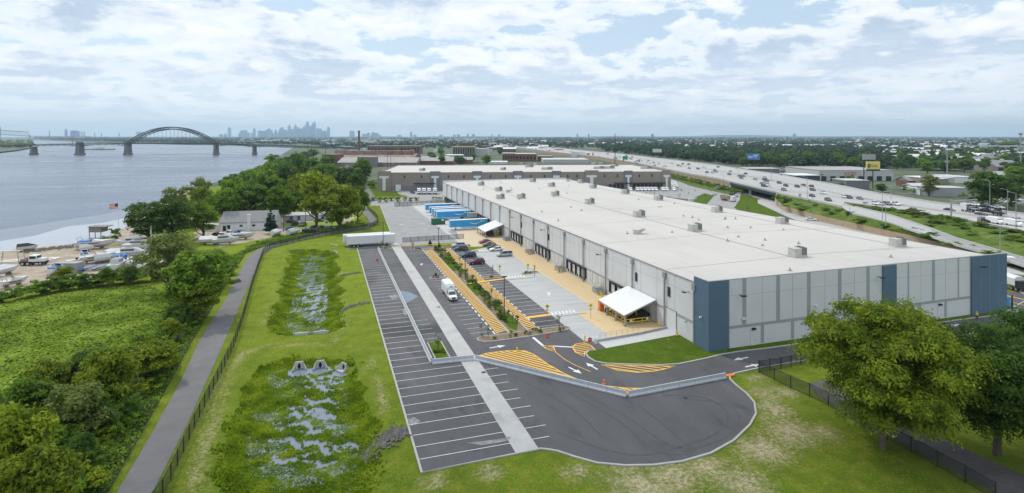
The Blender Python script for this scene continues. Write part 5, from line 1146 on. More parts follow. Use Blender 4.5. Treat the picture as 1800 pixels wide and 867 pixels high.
for x in (3.0,6.2,16.5): box_of('door', lambda b: b.box(x,-.07,.3,x+1.2,-.01,2.1), P_['blue'], r)
# vehicles in the club yard
for kd, c, u, v, rz, lab in (('suv','maroon',382,416,1.2,'red SUV outside the club house entrance'),('pickup','white',403,414,1.3,'white pickup in front of the club house wall'),('van','blue',419,416,1.4,'bright blue van parked beside the white pickup'),('sedan','blue',511,404.5,.3,'light blue car on the bright grass beyond the conifer'),('sedan','black',555,402,.2,'black car at the near edge of the bright grass'),('sedan','grey',566,402.5,.2,'dark car beside the black one on the bright grass'),('suv','grey',580,404.5,.15,'dark grey SUV under the big round tree'),('sedan','black',513,391.5,.1,'black car by the blue doors'),('suv','brown',521,397,.6,'brown vehicle among the trailers in the club yard'),('sedan','grey',561,390,.1,'grey car at the right end of the low white building'),('pickup','grey',532,397.5,1.2,'grey pickup beside the brown vehicle'),('sedan','maroon',557,409,.1,'dark red car next to the black skip')):
    o = make_car(kd, P_[c], lab, {'suv':'SUV','van':'van','pickup':'pickup'}.get(kd,'car')); s, t = G(u, v); o.location = (s,t,0); o.rotation_euler.z = rz
s, t = G(543,411); tag((lambda b: (b.prism([(-2.6,-1.1),(2.6,-1.1),(2.6,1.1),(-2.6,1.1)],0,1.9), b.build('skip', M['dark'], loc=(s,t,0))))(MB())[1], 'black waste skip at the edge of the club yard', 'skip')
mb = MB(); mb.sheet(GL([(497,394),(590,388),(598,396),(560,401),(500,403)]), .03); struct(mb.build('bright_lawn', mat('bright_lawn', (.16,.30,.02), .95, (.20,.30,.04), .3, .7)))
# utility poles
def pole(u, v, vtop, lab, cross=True, grp='utility poles', z=0.0, r=.16, m='trunk', nm='utility_pole'):
    Yc = F0*(H-z)/(v-V0); hh = (v-vtop)*Yc/F0; s, t = G(u, v, z); mb = MB(); mb.tube((0,0,0),(0,0,hh),r,r*.7,n=6)
    if cross: mb.box(-1.2,-.08,hh-.9,1.2,.08,hh-.7)
    return tag(mb.build(nm, M[m], loc=(s,t,z), rz=-YAW), lab, 'pole', grp)
pole(498.5,408,376,'wooden utility pole right of the conifer in the club yard'); pole(537,404,369,'light grey utility pole on the bright grass'); pole(392.5,421,404,'short pole by the club drive', False)
# person walking beside the right road
def person(u, v, lab, z=.05, shirt='white', rz=0, pose='stand', trouser='navy'):
    s, t = G(u, v); root = empty('person', (s,t,z), rz, lab, 'person')
    V = {'pel':(0,0,.95),'sp':(0,.01,1.2),'ch':(0,.0,1.42),'nk':(0,0,1.52),'hd':(0,0,1.64),'top':(0,0,1.76),'ls':(-.19,0,1.43),'le':(-.25,-.02,1.15),'lh':(-.24,-.16,.92),'rs':(.19,0,1.43),'re':(.26,.04,1.15),'rh':(.25,-.08,.90),'lhp':(-.1,0,.9),'lk':(-.12,-.12,.5),'la':(-.12,-.05,.08),'lf':(-.12,-.2,.04),'rhp':(.1,0,.9),'rk':(.11,.04,.5),'ra':(.11,.16,.09),'rf':(.11,.02,.04)}
    Rr = dict(pel=.15,sp=.14,ch=.17,nk=.06,hd=.10,top=.07,ls=.07,le=.045,lh=.035,rs=.07,re=.045,rh=.035,lhp=.10,lk=.065,la=.045,lf=.04,rhp=.10,rk=.065,ra=.045,rf=.04)
    E_ = [('pel','sp'),('sp','ch'),('ch','nk'),('nk','hd'),('hd','top'),('ch','ls'),('ls','le'),('le','lh'),('ch','rs'),('rs','re'),('re','rh'),('pel','lhp'),('lhp','lk'),('lk','la'),('la','lf'),('pel','rhp'),('rhp','rk'),('rk','ra'),('ra','rf')]
    ks = list(V); me = bpy.data.meshes.new('body'); me.from_pydata([V[k] for k in ks], [(ks.index(a), ks.index(b)) for a, b in E_], []); o = bpy.data.objects.new('body', me); COL.objects.link(o); o.parent = root
    md = o.modifiers.new('s','SKIN'); 
    for k, sv in zip(ks, me.skin_vertices[0].data): sv.radius = (Rr[k], Rr[k]); 
    me.skin_vertices[0].data[0].use_root = True; o.modifiers.new('d','SUBSURF').levels = 1; me.materials.append(mat('skin', (.35,.2,.14), .6))
    c = MB(); c.ring([[(x*w_,y*w_*.62,z_) for x, y in [(math.cos(a),math.sin(a)) for a in np.linspace(0,2*math.pi,10,endpoint=False)]] for z_, w_ in ((.88,.19),(1.1,.19),(1.36,.235),(1.48,.2),(1.53,.09))]); c.build('vest', M['signy'], root, smooth=True)
    for hp, kn, an in ((V['lhp'],V['lk'],V['la']),(V['rhp'],V['rk'],V['ra'])):
        c = MB(); c.tube((hp[0],hp[1],.98),kn,.12,.085,n=8); c.tube(kn,an,.085,.07,n=8); c.build('trouser_leg', P_[trouser], root)
    c = MB(); c.ring([[(x*w_,y*w_,z_) for x, y in [(math.cos(a),math.sin(a)) for a in np.linspace(0,2*math.pi,10,endpoint=False)]] for z_, w_ in ((1.68,.115),(1.75,.11),(1.79,.06))]); c.build('helmet', M['white'], root, smooth=True)
    return root
person(1717.5,563,'person in a yellow safety vest walking on the road beside the blue corner panel', rz=-1.2)
# ---------------- elevated motorway with ramps ----------------
HZ = 5.5
hw_lo = [(880,256.5),(930,262),(979,268),(1054,276),(1079,280),(1130,289),(1177,299),(1212,306),(1266,315.5),(1285,320.7),(1324,330),(1363.8,339.3),(1410,349.5),(1450,358),(1480,365)]
hw_lo2 = [(1484,356.5),(1565,367.7),(1625,377),(1681,385),(1796,407),(1900,427),(2050,455)]
hw_up = [(880,252.8),(930,256.5),(979,260.5),(1028,265.5),(1092,271),(1155,278.7),(1193,283),(1264,291.6),(1316,300),(1368,307),(1399,313.4),(1480,328),(1542,341),(1634,356),(1727,368),(1800,378),(1900,393),(2050,418)]
lo = GL(hw_lo, HZ)+GL(hw_lo2, HZ); up = GL(hw_up, HZ)
mb = MB(); mb.sheet(lo+up[::-1], HZ); struct(mb.build('motorway', M['hwy']))
ramp_lo_px = [(1480,365),(1496.5,374.6),(1565,392),(1646,418.4)]; ramp_up_px = [(1484,357),(1503,364),(1565,379),(1634.6,402)]
rl = [(*G(u,v,z),z) for (u,v),z in zip(ramp_lo_px+[(1680,430),(1733,444.5),(1800,467),(1900,500)], (HZ,HZ,5.0,4.0,3.5,2.6,1.5,.2))]
ru = [(*G(u,v,z),z) for (u,v),z in zip(ramp_up_px+[(1677,418.5),(1733,435),(1800,455),(1900,486)], (HZ,HZ,5.0,4.0,3.5,2.6,1.5,.2))]
def lane(mb, A, B, m=0):
    for i in range(len(A)-1): mb.face([A[i],A[i+1],B[i+1],B[i]], m if i < 3 else 1)
mb = MB(); lane(mb, rl, ru); struct(mb.build('exit_ramp', [M['hwy'], M['asphalt_old']]))
# parapets: real low walls along both sides
def wall_line(pts, hh, wd, m, name, base=None):
    mb = MB()
    for a, b in zip(pts[:-1], pts[1:]):
        za, zb = (a[2], b[2]) if len(a) > 2 else (HZ, HZ); d = Vector((b[0]-a[0], b[1]-a[1])).normalized(); n = Vector((-d.y, d.x))*wd/2
        b0 = base if base is not None else None
        A = [(a[0]+n.x,a[1]+n.y),(a[0]-n.x,a[1]-n.y),(b[0]-n.x,b[1]-n.y),(b[0]+n.x,b[1]+n.y)]
        zl = (za-.5 if b0 is None else b0, zb-.5 if b0 is None else b0); bb = len(mb.v)
        mb.v += [(*A[0],zl[0]),(*A[1],zl[0]),(*A[2],zl[1]),(*A[3],zl[1]),(*A[0],za+hh),(*A[1],za+hh),(*A[2],zb+hh),(*A[3],zb+hh)]
        for q in ((4,5,6,7),(0,1,5,4),(1,2,6,5),(2,3,7,6),(3,0,4,7)): mb.f.append(tuple(bb+i for i in q)); mb.m.append(0)
    return mb.build(name, m)
o = wall_line(GL(hw_lo, HZ), .85, .35, M['conc_light'], 'parapet'); struct(o); o = wall_line(up, .85, .35, M['conc_light'], 'parapet'); struct(o)
struct(wall_line(GL(hw_lo2,HZ), .5, .25, M['metal'], 'guard_rail')); struct(wall_line(ru[1:], .5, .3, M['conc_light'], 'parapet')); struct(wall_line(rl[1:], .35, .3, M['conc_light'], 'parapet'))
# median barrier and lane lines
med_px = [(1040,268.2),(1110,277.5),(1200,291),(1300,307),(1400,326.5),(1500,346.5),(1600,364),(1700,378.5),(1800,392.5),(1900,409)]
struct(wall_line(GL(med_px,HZ), .8, .4, M['conc_light'], 'median_barrier'))
ll = MB()
for f in (.22,.42,.62,.82):
    A = []
    for u in range(1050, 1801, 25):
        def yat(px, u):
            for (a, b), (c, d) in zip(px[:-1], px[1:]):
                if a <= u <= c: return b+(d-b)*(u-a)/(c-a)
            return px[-1][1]
        v0, v1 = yat(hw_up, u), yat(hw_lo if u < 1480 else hw_lo2, u); A.append(G(u, v0+(v1-v0)*f, HZ))
    for a, b in zip(A[:-1], A[1:]):
        a, b = Vector(a), Vector(b); n = max(1, int((b-a).length/12))
        for k in range(n): p = a.lerp(b, k/n); q = a.lerp(b, (k+.35)/n); ll.strip([p, q], .18, HZ+.02, HZ+.02)
struct(ll.build('lane_lines', M['wline']))
# retaining wall left of the underpass, and right of it curving down along the slip road
def vwall(top, name, m, zb=0.0, thick=.4):
    mb = MB()
    for a, b in zip(top[:-1], top[1:]):
        d = Vector((b[0]-a[0], b[1]-a[1])).normalized(); n = Vector((-d.y, d.x))*thick; bb = len(mb.v)
        mb.v += [(a[0],a[1],zb),(b[0],b[1],zb),(b[0],b[1],b[2]),(a[0],a[1],a[2]),(a[0]+n.x,a[1]+n.y,zb),(b[0]+n.x,b[1]+n.y,zb),(b[0]+n.x,b[1]+n.y,b[2]),(a[0]+n.x,a[1]+n.y,a[2])]
        for q in ((0,1,2,3),(3,2,6,7),(5,4,7,6),(4,0,3,7),(1,5,6,2)): mb.f.append(tuple(bb+i for i in q)); mb.m.append(0)
    return struct(mb.build(name, M[m]))
vwall([(x,y-.3,HZ+.1) for x, y in GL([(1130,289),(1177,299),(1212,306),(1266,315.5),(1285,320.7)], HZ)], 'retaining_wall', 'retain')
rw = [(*G(u,v,z),z) for u,v,z in ((1363.8,339.8,HZ),(1364,350,3.2),(1372,358.5,2.6),(1380,362.5,2.6),(1437.7,378.4,2.6),(1495,391,2.6),(1560,405,2.4),(1620,418,2.0),(1700,440,1.5))]
vwall(rw, 'retaining_wall', 'retain')
vwall([(x,y-.3,HZ+.1) for x, y in GL([(882,256.7),(930,262),(979,268),(1054,276),(1079,280),(1130,289)], HZ)], 'retaining_wall', 'retain')
# embankments
M['bank_g'] = mat('rough_grass_bank', (.075,.12,.018), .95, (.12,.16,.03), .12, .8, bump=.25, bscale=1.2, spec=.1, layers=[((.035,.07,.015), .35, .5, .66, 6), ((.20,.19,.06), .2, .6, .75, 5)])
mb = MB(); A = [(*G(u,v,HZ),HZ-.1) for u, v in ((1363.8,339.3),(1410,349.5),(1450,358),(1480,365))]+[(r_[0],r_[1],r_[2]-.1) for r_ in rl[1:7]]
Bp = rw[1:]+[(*G(1800,470,1.0),1.0)]
n = 14
def resample(P, n):
    P = [Vector(p) for p in P]; L = [0]
    for a, b in zip(P[:-1], P[1:]): L.append(L[-1]+(b-a).length)
    out = []
    for i in range(n+1):
        d = L[-1]*i/n
        for k in range(len(P)-1):
            if d <= L[k+1]+1e-6: out.append(P[k].lerp(P[k+1], (d-L[k])/max(1e-6, L[k+1]-L[k]))); break
    return out
RA, RB = resample(A, n), resample(Bp, n)
for i in range(n): mb.face([RB[i],RB[i+1],RA[i+1],RA[i]])
struct(mb.build('embankment', M['bank_g']))
mb = MB(); A = resample([(*p,HZ-.1) for p in GL(hw_lo2, HZ)], n); B_ = resample([(r_[0],r_[1],r_[2]-.05) for r_ in ru[1:]], n)
for i in range(n): mb.face([B_[i],B_[i+1],A[i+1],A[i]])
struct(mb.build('embankment', M['bank_g']))
mb = MB(); 
for a, b in zip(up[3:-1], up[4:]):
    d = Vector((b[0]-a[0], b[1]-a[1])).normalized(); nn = Vector((-d.y, d.x))*10; mb.face([(a[0],a[1],HZ-.1),(b[0],b[1],HZ-.1),(b[0]+nn.x,b[1]+nn.y,0),(a[0]+nn.x,a[1]+nn.y,0)])
struct(mb.build('embankment', M['bank_g']))
# left part: grass slope between the tan wall and the yard
mb = MB(); mb.sheet(GL([(1177,303),(1300,334),(1290,345),(1210,326),(1180,312)]), .05); struct(mb.build('verge', M['bank_g']))
# underpass bridge: dark opening, girders, pier, abutments
def underpass():
    a = Vector(G(1285.7,321.2,HZ)); b = Vector(G(1363.5,339.2,HZ)); ax = (b-a).normalized(); W = (b-a).length; r = empty('underpass_bridge', (a.x,a.y,0), math.atan2(ax.y,ax.x), 'steel girder bridge carrying the motorway over the side road', 'bridge')
    box_of('girder', lambda m_: m_.box(-1,-.9,HZ-1.7,W+1,-.5,HZ-.05), M['steel_b'], r)
    box_of('railing', lambda m_: m_.box(-1,-.95,HZ-.05,W+1,-.7,HZ+.9), M['metal'], r)
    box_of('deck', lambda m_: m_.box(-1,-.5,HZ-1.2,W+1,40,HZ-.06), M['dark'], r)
    box_of('abutment', lambda m_: m_.box(-3,-.4,0,0,40,HZ-.3), M['concrete'], r); box_of('abutment', lambda m_: m_.box(W,-.4,0,W+3,40,HZ-.3), M['concrete'], r)
    for y in (1,): box_of('pier', lambda m_: (m_.box(W*.42-.6,y,0,W*.42+.6,y+1.2,HZ-1.7), m_.box(W*.42-1,y-.2,HZ-2.3,W*.42+1,y+1.4,HZ-1.7)), M['conc_light'], r)
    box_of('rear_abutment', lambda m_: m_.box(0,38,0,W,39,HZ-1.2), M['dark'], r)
underpass()
# side road and verges by the underpass
mb = MB(); mb.sheet(GL([(1222,372),(1240,362),(1254,346),(1268,337.5),(1292,336),(1304,342),(1306,349),(1298,361),(1292,372),(1270,380)]), .04); mb.sheet(GL([(1292,336),(1350,338),(1360,348),(1345,352),(1304,342)]), .04)
struct(mb.build('side_road', M['asphalt_old']))
mb = MB(); mb.sheet(GL([(1330,352),(1345,348.5),(1362,352),(1372,362),(1400,373),(1437,382),(1500,397),(1600,420),(1700,447),(1800,480),(1900,510),(1900,560),(1700,475),(1500,425),(1430,399),(1385,382),(1345,363),(1331,357)]), .045); struct(mb.build('slip_road', M['hwy']))
mb = MB(); mb.sheet(GL([(1302,340),(1320,344),(1332,352),(1332,358),(1346,365),(1386,383),(1330,376),(1290,366),(1300,352)]), .055); mb.sheet(GL([(1195,378),(1228,366),(1246,352),(1255,344),(1238,340),(1210,352),(1180,365)]), .05); struct(mb.build('verge', M['turf']))
mb = MB(); mb.sheet(GL([(1764,512),(1800,515),(1900,520),(1900,600),(1800,560),(1768,545)]), .03); struct(mb.build('right_road', M['asphalt_new']))
mb = MB(); mb.strip(GL([(1764,519),(1800,527)]), .5, .05, .05); mb.strip(GL([(1766,528),(1800,537)]), .25, .05, .05); struct(mb.build('road_line', M['yellow']))
mb = MB(); mb.strip(GL([(1764,546),(1782,548),(1800,545)]), 1.6, 0, .14); struct(mb.build('kerb', M['kerb']))
mb = MB(); 
for k in range(5): a = G(1781+4.5*k,549+1.3*k); b = G(1773+5*k,553+1.5*k); mb.strip([a,b], .45, .05, .05)
struct(mb.build('crosswalk', M['wline']))
mb = MB(); mb.sheet(GL([(1766,480),(1800,484),(1850,490),(1850,520),(1800,508),(1766,503)]), .05); struct(mb.build('verge', M['bank_g']))
tk = make_car('van', P_['white'], 'white box truck seen past the right edge of the warehouse', 'truck'); s, t = G(1773,466); tk.location = (s,t,.1); tk.rotation_euler.z = -.5
# refuse truck at the right edge
s, t = G(1777,508); r = empty('refuse_truck', (s,t,.05), -YAW-1.5, 'white truck with rounded back parked behind the warehouse right corner', 'truck')
box_of('body', lambda m_: m_.ring([ringsec(-4,1.2,1.0,3.0,.5), ringsec(-3.2,1.25,.9,3.6,.5), ringsec(2.2,1.25,.9,3.6,.5)]), M['white'], r); box_of('hopper', lambda m_: m_.box(2.2,-1.1,.8,3.4,1.1,2.6), M['dark'], r)
for x in (-2.6,1.2,2.4):
    for y in (-1,1): wheel(x,y,.5,r,.4)
s, t = G(1769,541); r = empty('portable_sign', (s,t,.1), -YAW, 'bright blue A-board near the crosswalk at the right', 'sign'); box_of('board', lambda m_: m_.box(-.7,-.1,.2,.7,.1,2.2), M['tblue'], r); box_of('foot', lambda m_: m_.box(-.8,-.5,0,.8,.5,.12), M['dark'], r)
pole(1779,546,519,'dark post beside the blue board at the right', False, r=.2, m='dark', nm='sign_post')
# ---- motorway traffic: one shared mesh per kind and colour ----
carmesh = {}
def traffic_mesh(kind, col):
    if (kind, col) not in carmesh:
        b = MB(); g = MB(); car_parts(kind, b, g); n0 = len(b.v); b.v += g.v
        for f in g.f: b.f.append(tuple(i+n0 for i in f)); b.m.append(1)
        k = KIND[kind]; hw_ = k['st'][2][1]
        for x in (-k['L']*.31, k['L']*.31):
            for y in (-hw_+.1, hw_-.1): b.tube((x,y-.12,.34),(x,y+.12,.34),.34,n=10,m=2)
        b.box(k['st'][-2][0]-.1,-hw_*.85,.6,k['st'][-2][0]+.06,-hw_*.5,.75,3); b.box(k['st'][-2][0]-.1,hw_*.5,.6,k['st'][-2][0]+.06,hw_*.85,.75,3)
        carmesh[(kind,col)] = b.mesh('car', [P_[col], M['glass'], M['tyre'], M['lamp']])
    return carmesh[(kind,col)]
def hw_dir(u):
    a = Vector(G(u-20, np.interp(u-20, [p[0] for p in hw_up], [p[1] for p in hw_up])+8, HZ)); b = Vector(G(u+20, np.interp(u+20, [p[0] for p in hw_up], [p[1] for p in hw_up])+8, HZ)); return math.atan2(b.y-a.y, b.x-a.x)
near_labels = {}
traffic = [(1456,353.5,'suv','brown','bronze SUV on the motorway nearest the grass bank'),(1547,360.5,'sedan','silver',None),(1539.5,360,'suv','white','white SUV on the motorway just right of the double lamp post'),(1485,348,'suv','white',None),(1492.5,349,'suv','navy',None),(1511.5,350.5,'sedan','grey',None),(1560,360.5,'suv','grey','car right behind the white SUV, with dark windows'),(1573,361,'pickup','white','white pickup truck on the motorway, largest near the median'),(1606,371,'sedan','red','red car alone on the motorway'),(1669,371.5,'sedan','navy','dark blue car crossing behind the gantry post'),(1725,380,'sedan','black','black sedan on the motorway right of the gantry'),(1735,391,'suv','black','black SUV ahead of a white van on the near lane'),(1749,393,'van','white','white van on the near lane at far right'),(1782,397,'van','white','white van with dark skirts, rightmost on the near lane'),(1785,388,'sedan','silver','silver car beside the rightmost white van'),(1787,389.5,'sedan','silver',None)]
traffic += [(u,v,k,c,None) for u,v,k,c in ((1158,289,'sedan','silver'),(1181,288,'sedan','grey'),(1192,292,'sedan','red'),(1197,293.5,'sedan','silver'),(1200,289,'sedan','black'),(1210.5,290,'suv','black'),(1211.5,297,'sedan','blue'),(1227,298,'suv','maroon'),(1236,295,'sedan','white'),(1243,304,'sedan','navy'),(1253,304.5,'sedan','silver'),(1258.5,303,'suv','grey'),(1283.5,302.5,'sedan','beige'),(1282,308,'suv','teal'),(1310.5,306.5,'sedan','navy'),(1300,311,'sedan','black'),(1306.5,311,'suv','grey'),(1303.5,314.5,'sedan','grey'),(1328,316.5,'sedan','beige'),(1343.5,313.5,'sedan','silver'),(1344,317,'suv','teal'),(1347.5,319.5,'suv','black'),(1347,323,'suv','silver'),(1340,324,'sedan','grey'),(1343,328.5,'suv','black'),(1353.5,329,'sedan','white'),(1370,323,'suv','maroon'),(1381.5,328,'suv','black'),(1378,335.5,'suv','grey'),(1401.5,329.5,'suv','black'),(1412,327,'sedan','maroon'),(1426,328.5,'sedan','maroon'),(1428.5,335.5,'suv','teal'),(1427.5,346,'sedan','navy'),(1447,341,'sedan','white'),(1143,287.5,'sedan','white'),(1166,295,'sedan','white'),(1170,293.5,'sedan','silver'),(1121,283,'sedan','grey'),(1129,284,'sedan','silver'),(1140,283.3,'sedan','navy'),(1149,287,'suv','grey'),(1151,291.8,'sedan','grey'),(1137,286,'sedan','silver'),(1119,287.3,'suv','silver'),(1096,283,'sedan','red'),(1256,300,'sedan','grey'),(1262,294.5,'sedan','black'))]
rr = random.Random(3)
for _ in range(55):
    u = rr.uniform(890, 1130); v = np.interp(u, [p[0] for p in hw_up], [p[1] for p in hw_up]); v2 = np.interp(u, [p[0] for p in hw_lo], [p[1] for p in hw_lo]); f = rr.uniform(.15,.9)
    traffic.append((u, v+(v2-v)*f, rr.choice(['sedan','suv','sedan','van']), rr.choice(['silver','white','grey','black','white','red']), None))
cn = {'sedan':'car','suv':'SUV','van':'van','pickup':'pickup','minivan':'minivan'}
for u, v, k, c, lab in traffic:
    s, t = G(u, v, HZ); o = bpy.data.objects.new('motorway_'+('car' if k in ('sedan','suv') else k), traffic_mesh(k, c)); COL.objects.link(o); o.location = (s,t,HZ+.03)
    up_v = np.interp(u, [p[0] for p in hw_up], [p[1] for p in hw_up]); lo_v = np.interp(u, [p[0] for p in hw_lo+hw_lo2], [p[1] for p in hw_lo+hw_lo2]); o.rotation_euler.z = hw_dir(u)+(0 if (v-up_v)/(lo_v-up_v) > .45 else math.pi)
    tag(o, lab or f"{c} {cn[k]} in the stream of traffic on the motorway", cn[k].lower(), None if lab else f'{c} {cn[k]} traffic on the motorway')
# lorries
for u, v, lab in ((1732,376.5,'white articulated car carrier cab with loaded trailer on the far lanes'),):
    s, t = G(u, v, HZ); r = empty('car_carrier', (s,t,HZ+.03), hw_dir(u), lab, 'lorry'); box_of('cab', lambda m_: m_.box(-10,-1.2,.8,-7.2,1.2,3.6), M['white'], r)
    fr = box_of('rack', lambda m_: (m_.box(-7,-1.2,.9,8,1.2,1.1), m_.box(-7,-1.2,2.9,8,1.2,3.0), [m_.box(x-.08,y-.08,1,x+.08,y+.08,3) for x in (-6.5,-2,3,7.5) for y in (-1.15,1.15)]), M['dark'], r)
    for k in range(6):
        o = bpy.data.objects.new('loaded_car', traffic_mesh('sedan', ['silver','black','grey','white','navy','silver'][k])); COL.objects.link(o); o.parent = r; o.location = (-4.3+4.8*(k%3),0,1.1 if k < 3 else 3.0)
    for x in (-9,-6,4,5.5):
        for y in (-1,1): wheel(x,y,.5,r,.4)
# vehicles near the side road
for kd,c,u,v,rz,lab in (('suv','navy',1287,343,1.8,'dark SUV ahead of the rust coloured lorry on the side road'),('sedan','silver',1292.5,346,1.8,'silver car beside the dark SUV on the side road'),('sedan','red',1273,352,1.8,'red car left of the white lorry on the side road'),('sedan','white',1426,388,-.5,'white car on the slip road below the tan wall'),('sedan','silver',1480,393.5,-.5,'pale car farther right on the slip road'),('suv','blue',1267,333.5,.4,'blue vehicle at the yard gate by the motorway'),('suv','silver',1262,333,.4,'silver vehicle at the yard gate by the motorway')):
    o = make_car(kd, P_[c], lab); s, t = G(u, v); o.location = (s,t,.06); o.rotation_euler.z = rz-YAW
s, t = G(1283,354); r = empty('dump_lorry', (s,t,.05), 1.9-YAW, 'lorry with white cab and rust coloured load bed on the side road', 'lorry')
box_of('bed', lambda m_: m_.box(-1.5,-1.3,1,7,1.3,3.2), M['rust'], r); box_of('cab', lambda m_: m_.box(-4,-1.25,.7,-1.7,1.25,3.2), M['white'], r)
for x in (-3.2,4,5.5):
    for y in (-1,1): wheel(x,y,.5,r,.4)
# parked white vans behind the tan warehouse
vm = traffic_mesh('van', 'white'); rr = random.Random(5)
rows = [(1062,1188,324.0,4.6),(1088,1190,329.5,5.6),(1108,1186,335.5,6.4)]
for (u0,u1,v,du) in rows:
    u = u0
    while u < u1:
        vv = v-(1 if v < 325 else 0)*0+(u-u0)*-.0; s, t = G(u, vv); o = bpy.data.objects.new('parked_van', vm); COL.objects.link(o); o.location = (s,t,.05); o.rotation_euler.z = -math.pi/2-YAW+rr.uniform(-.03,.03)
        tag(o, 'white delivery van in the packed rows behind the tan warehouse', 'van', 'white vans behind the tan warehouse'); u += du*rr.choice((1,1,1,1.0,2) if v > 330 else (1,))
for i, u in enumerate((737,745.5,754.5,765,783)):
    s, t = G(u, 341.5-(i==4)*2); r = empty('step_van', (s,t,.05), -math.pi/2-.1, 'white box truck backed to the docks of the tan warehouse', 'truck', 'box trucks backed to the tan warehouse docks')
    box_of('body', lambda m_: m_.box(-5.5,-1.15,.7,1.2,1.15,3.6), M['white'], r); c_ = box_of('cab', lambda m_: m_.ring([ringsec(1.2,1.1,.6,2.7,.2), ringsec(2.0,1.05,.6,2.5,.2), ringsec(2.5,1.0,.6,1.6,.2), ringsec(3.2,.95,.6,1.4,.2)]), M['white'], r)
    box_of('windscreen', lambda m_: m_.face([(2.06,-.9,2.35),(2.53,-.9,1.62),(2.53,.9,1.62),(2.06,.9,2.35)]), M['glass'], c_); box_of('grille', lambda m_: m_.box(3.2,-.7,.7,3.25,.7,1.2), M['dark'], r)
    for x in (-3.5,2.3):
        for y in (-.95,.95): wheel(x,y,.45,r,.3)
s, t = G(725,340); o = make_car('pickup', P_['black'], 'black yard vehicle left of the row of box trucks', 'pickup'); o.location = (s,t,.05); o.rotation_euler.z = -1.4
# lot paving behind the tan warehouse and along its front
mb = MB(); mb.sheet(GL([(652,362),(784,354),(784,336),(700,332),(680,338),(720,345),(700,349),(652,353)]), .03); mb.sheet(GL([(720,345),(700,336.8),(784,333),(900,328),(1000,322),(1180,315),(1225,330),(1270,338),(1230,352),(1150,345),(1000,340),(800,356)]), .025); struct(mb.build('yard_paving', M['asphalt_old']))
mb = MB(); mb.sheet(GL([(644,319),(652,316),(664,336.5),(698,336.5),(703,345),(660,345)]), .06); struct(mb.build('lawn', M['turf']))
mb = MB(); A = GL([(638,320),(649,345),(656,354)]); mb.strip(A, 5, .05, .05); struct(mb.build('lane', M['path']))
# lamp posts and gantries on the motorway
def hw_lamp(u, v, vtop, z, lab, arm=2.5, side=-1, double=False, m='metal', r=.13, grp='motorway lamp posts'):
    Yc = F0*(H-z)/(v-V0); hh = (v-vtop)*Yc/F0; s, t = G(u, v, z); root = empty('lamp_post', (s,t,z), -YAW, lab, 'lamp post', grp); mb = MB(); mb.tube((0,0,0),(0,0,hh),r*1.2,r*.7,n=6)
    mb.build('pole', M[m], root); b = MB(); b.tube((0,0,hh),(side*arm,0,hh+.5),r*.6,n=5); b.box(side*arm-.45,-.2,hh+.42,side*arm+.45,.2,hh+.6)
    if double: b.tube((0,0,hh),(-side*arm,0,hh+.5),r*.6,n=5); b.box(-side*arm-.45,-.2,hh+.42,-side*arm+.45,.2,hh+.6)
    b.build('lamp_arm', M[m], root)
for u,v,vt,z,lab in ((1419,349,312,HZ,'thin lamp post on the near parapet, tallest in the middle'),(1429,382,341,2.0,'thin lamp post rising from the slip road by the white car'),(1494,387,362,3,'lamp post on the grass bank with a small lantern head'),(1551,390,338,4.5,'pair-armed lamp post at the exit ramp, left of two'),(1557,398,363,4.0,'slender post just right of the exit ramp lamp'),(1758,456,400,2,'lamp post behind the warehouse right corner'),(1566,350,327,HZ,'tall double-arm lamp post on the far side of the motorway'),(1740,371,318,HZ,'lamp post in front of the big dark tree at right'),(1771,372,334,HZ,'second lamp post in front of the dark tree at right'),(1786,407,340,HZ,'long-armed lamp post near the right picture edge'),(1299,315,298,HZ,'thin post on the near parapet left of the underpass'),(1356,320,296,HZ,'thin post in the traffic beyond the underpass'),(1241,311,291,HZ,'curved dark lamp post at the parapet'),(1272,331,308,0,'post beside the retaining wall'),(1279,335,317,0,'dark post next to the yellow tree sign')):
    hw_lamp(u,v,vt,z,lab,double='double' in lab or 'pair' in lab, side=1 if u in (1241,) else -1)
s, t = G(1672,381,HZ); r = empty('sign_gantry', (s,t,HZ), -YAW, 'grey overhead gantry arm reaching across the motorway lanes', 'gantry'); box_of('column', lambda m_: m_.tube((0,0,-.3),(0,0,7.0),.32), M['metal'], r); box_of('arm', lambda m_: (m_.tube((0,0,6.3),(13,3,6.6),.22), m_.tube((0,0,5.6),(13,3,6.0),.15)), M['metal'], r)
for u, v, vt, w_, lab, m in ((1754,378,366,2.6,'small dark sign back standing beyond the far lanes','dark'),(1721,394,382,1.4,'little grey sign board by the near guard rail','metal'),(1406,349,341,1.2,'small grey sign on the near parapet','metal'),(1521,361,355,2.4,'grey sign board in the grass gore','metal')):
    Yc = F0*(H-HZ)/(v-V0); hh = (v-vt)*Yc/F0; s, t = G(u,v,HZ); r = empty('road_sign', (s,t,HZ), -YAW, lab, 'sign'); box_of('post', lambda m_: m_.tube((0,0,0),(0,0,hh*.6),.08,n=5), M['metal'], r); box_of('board', lambda m_: m_.box(-w_/2,-.06,hh*.45,w_/2,.06,hh), M[m], r)
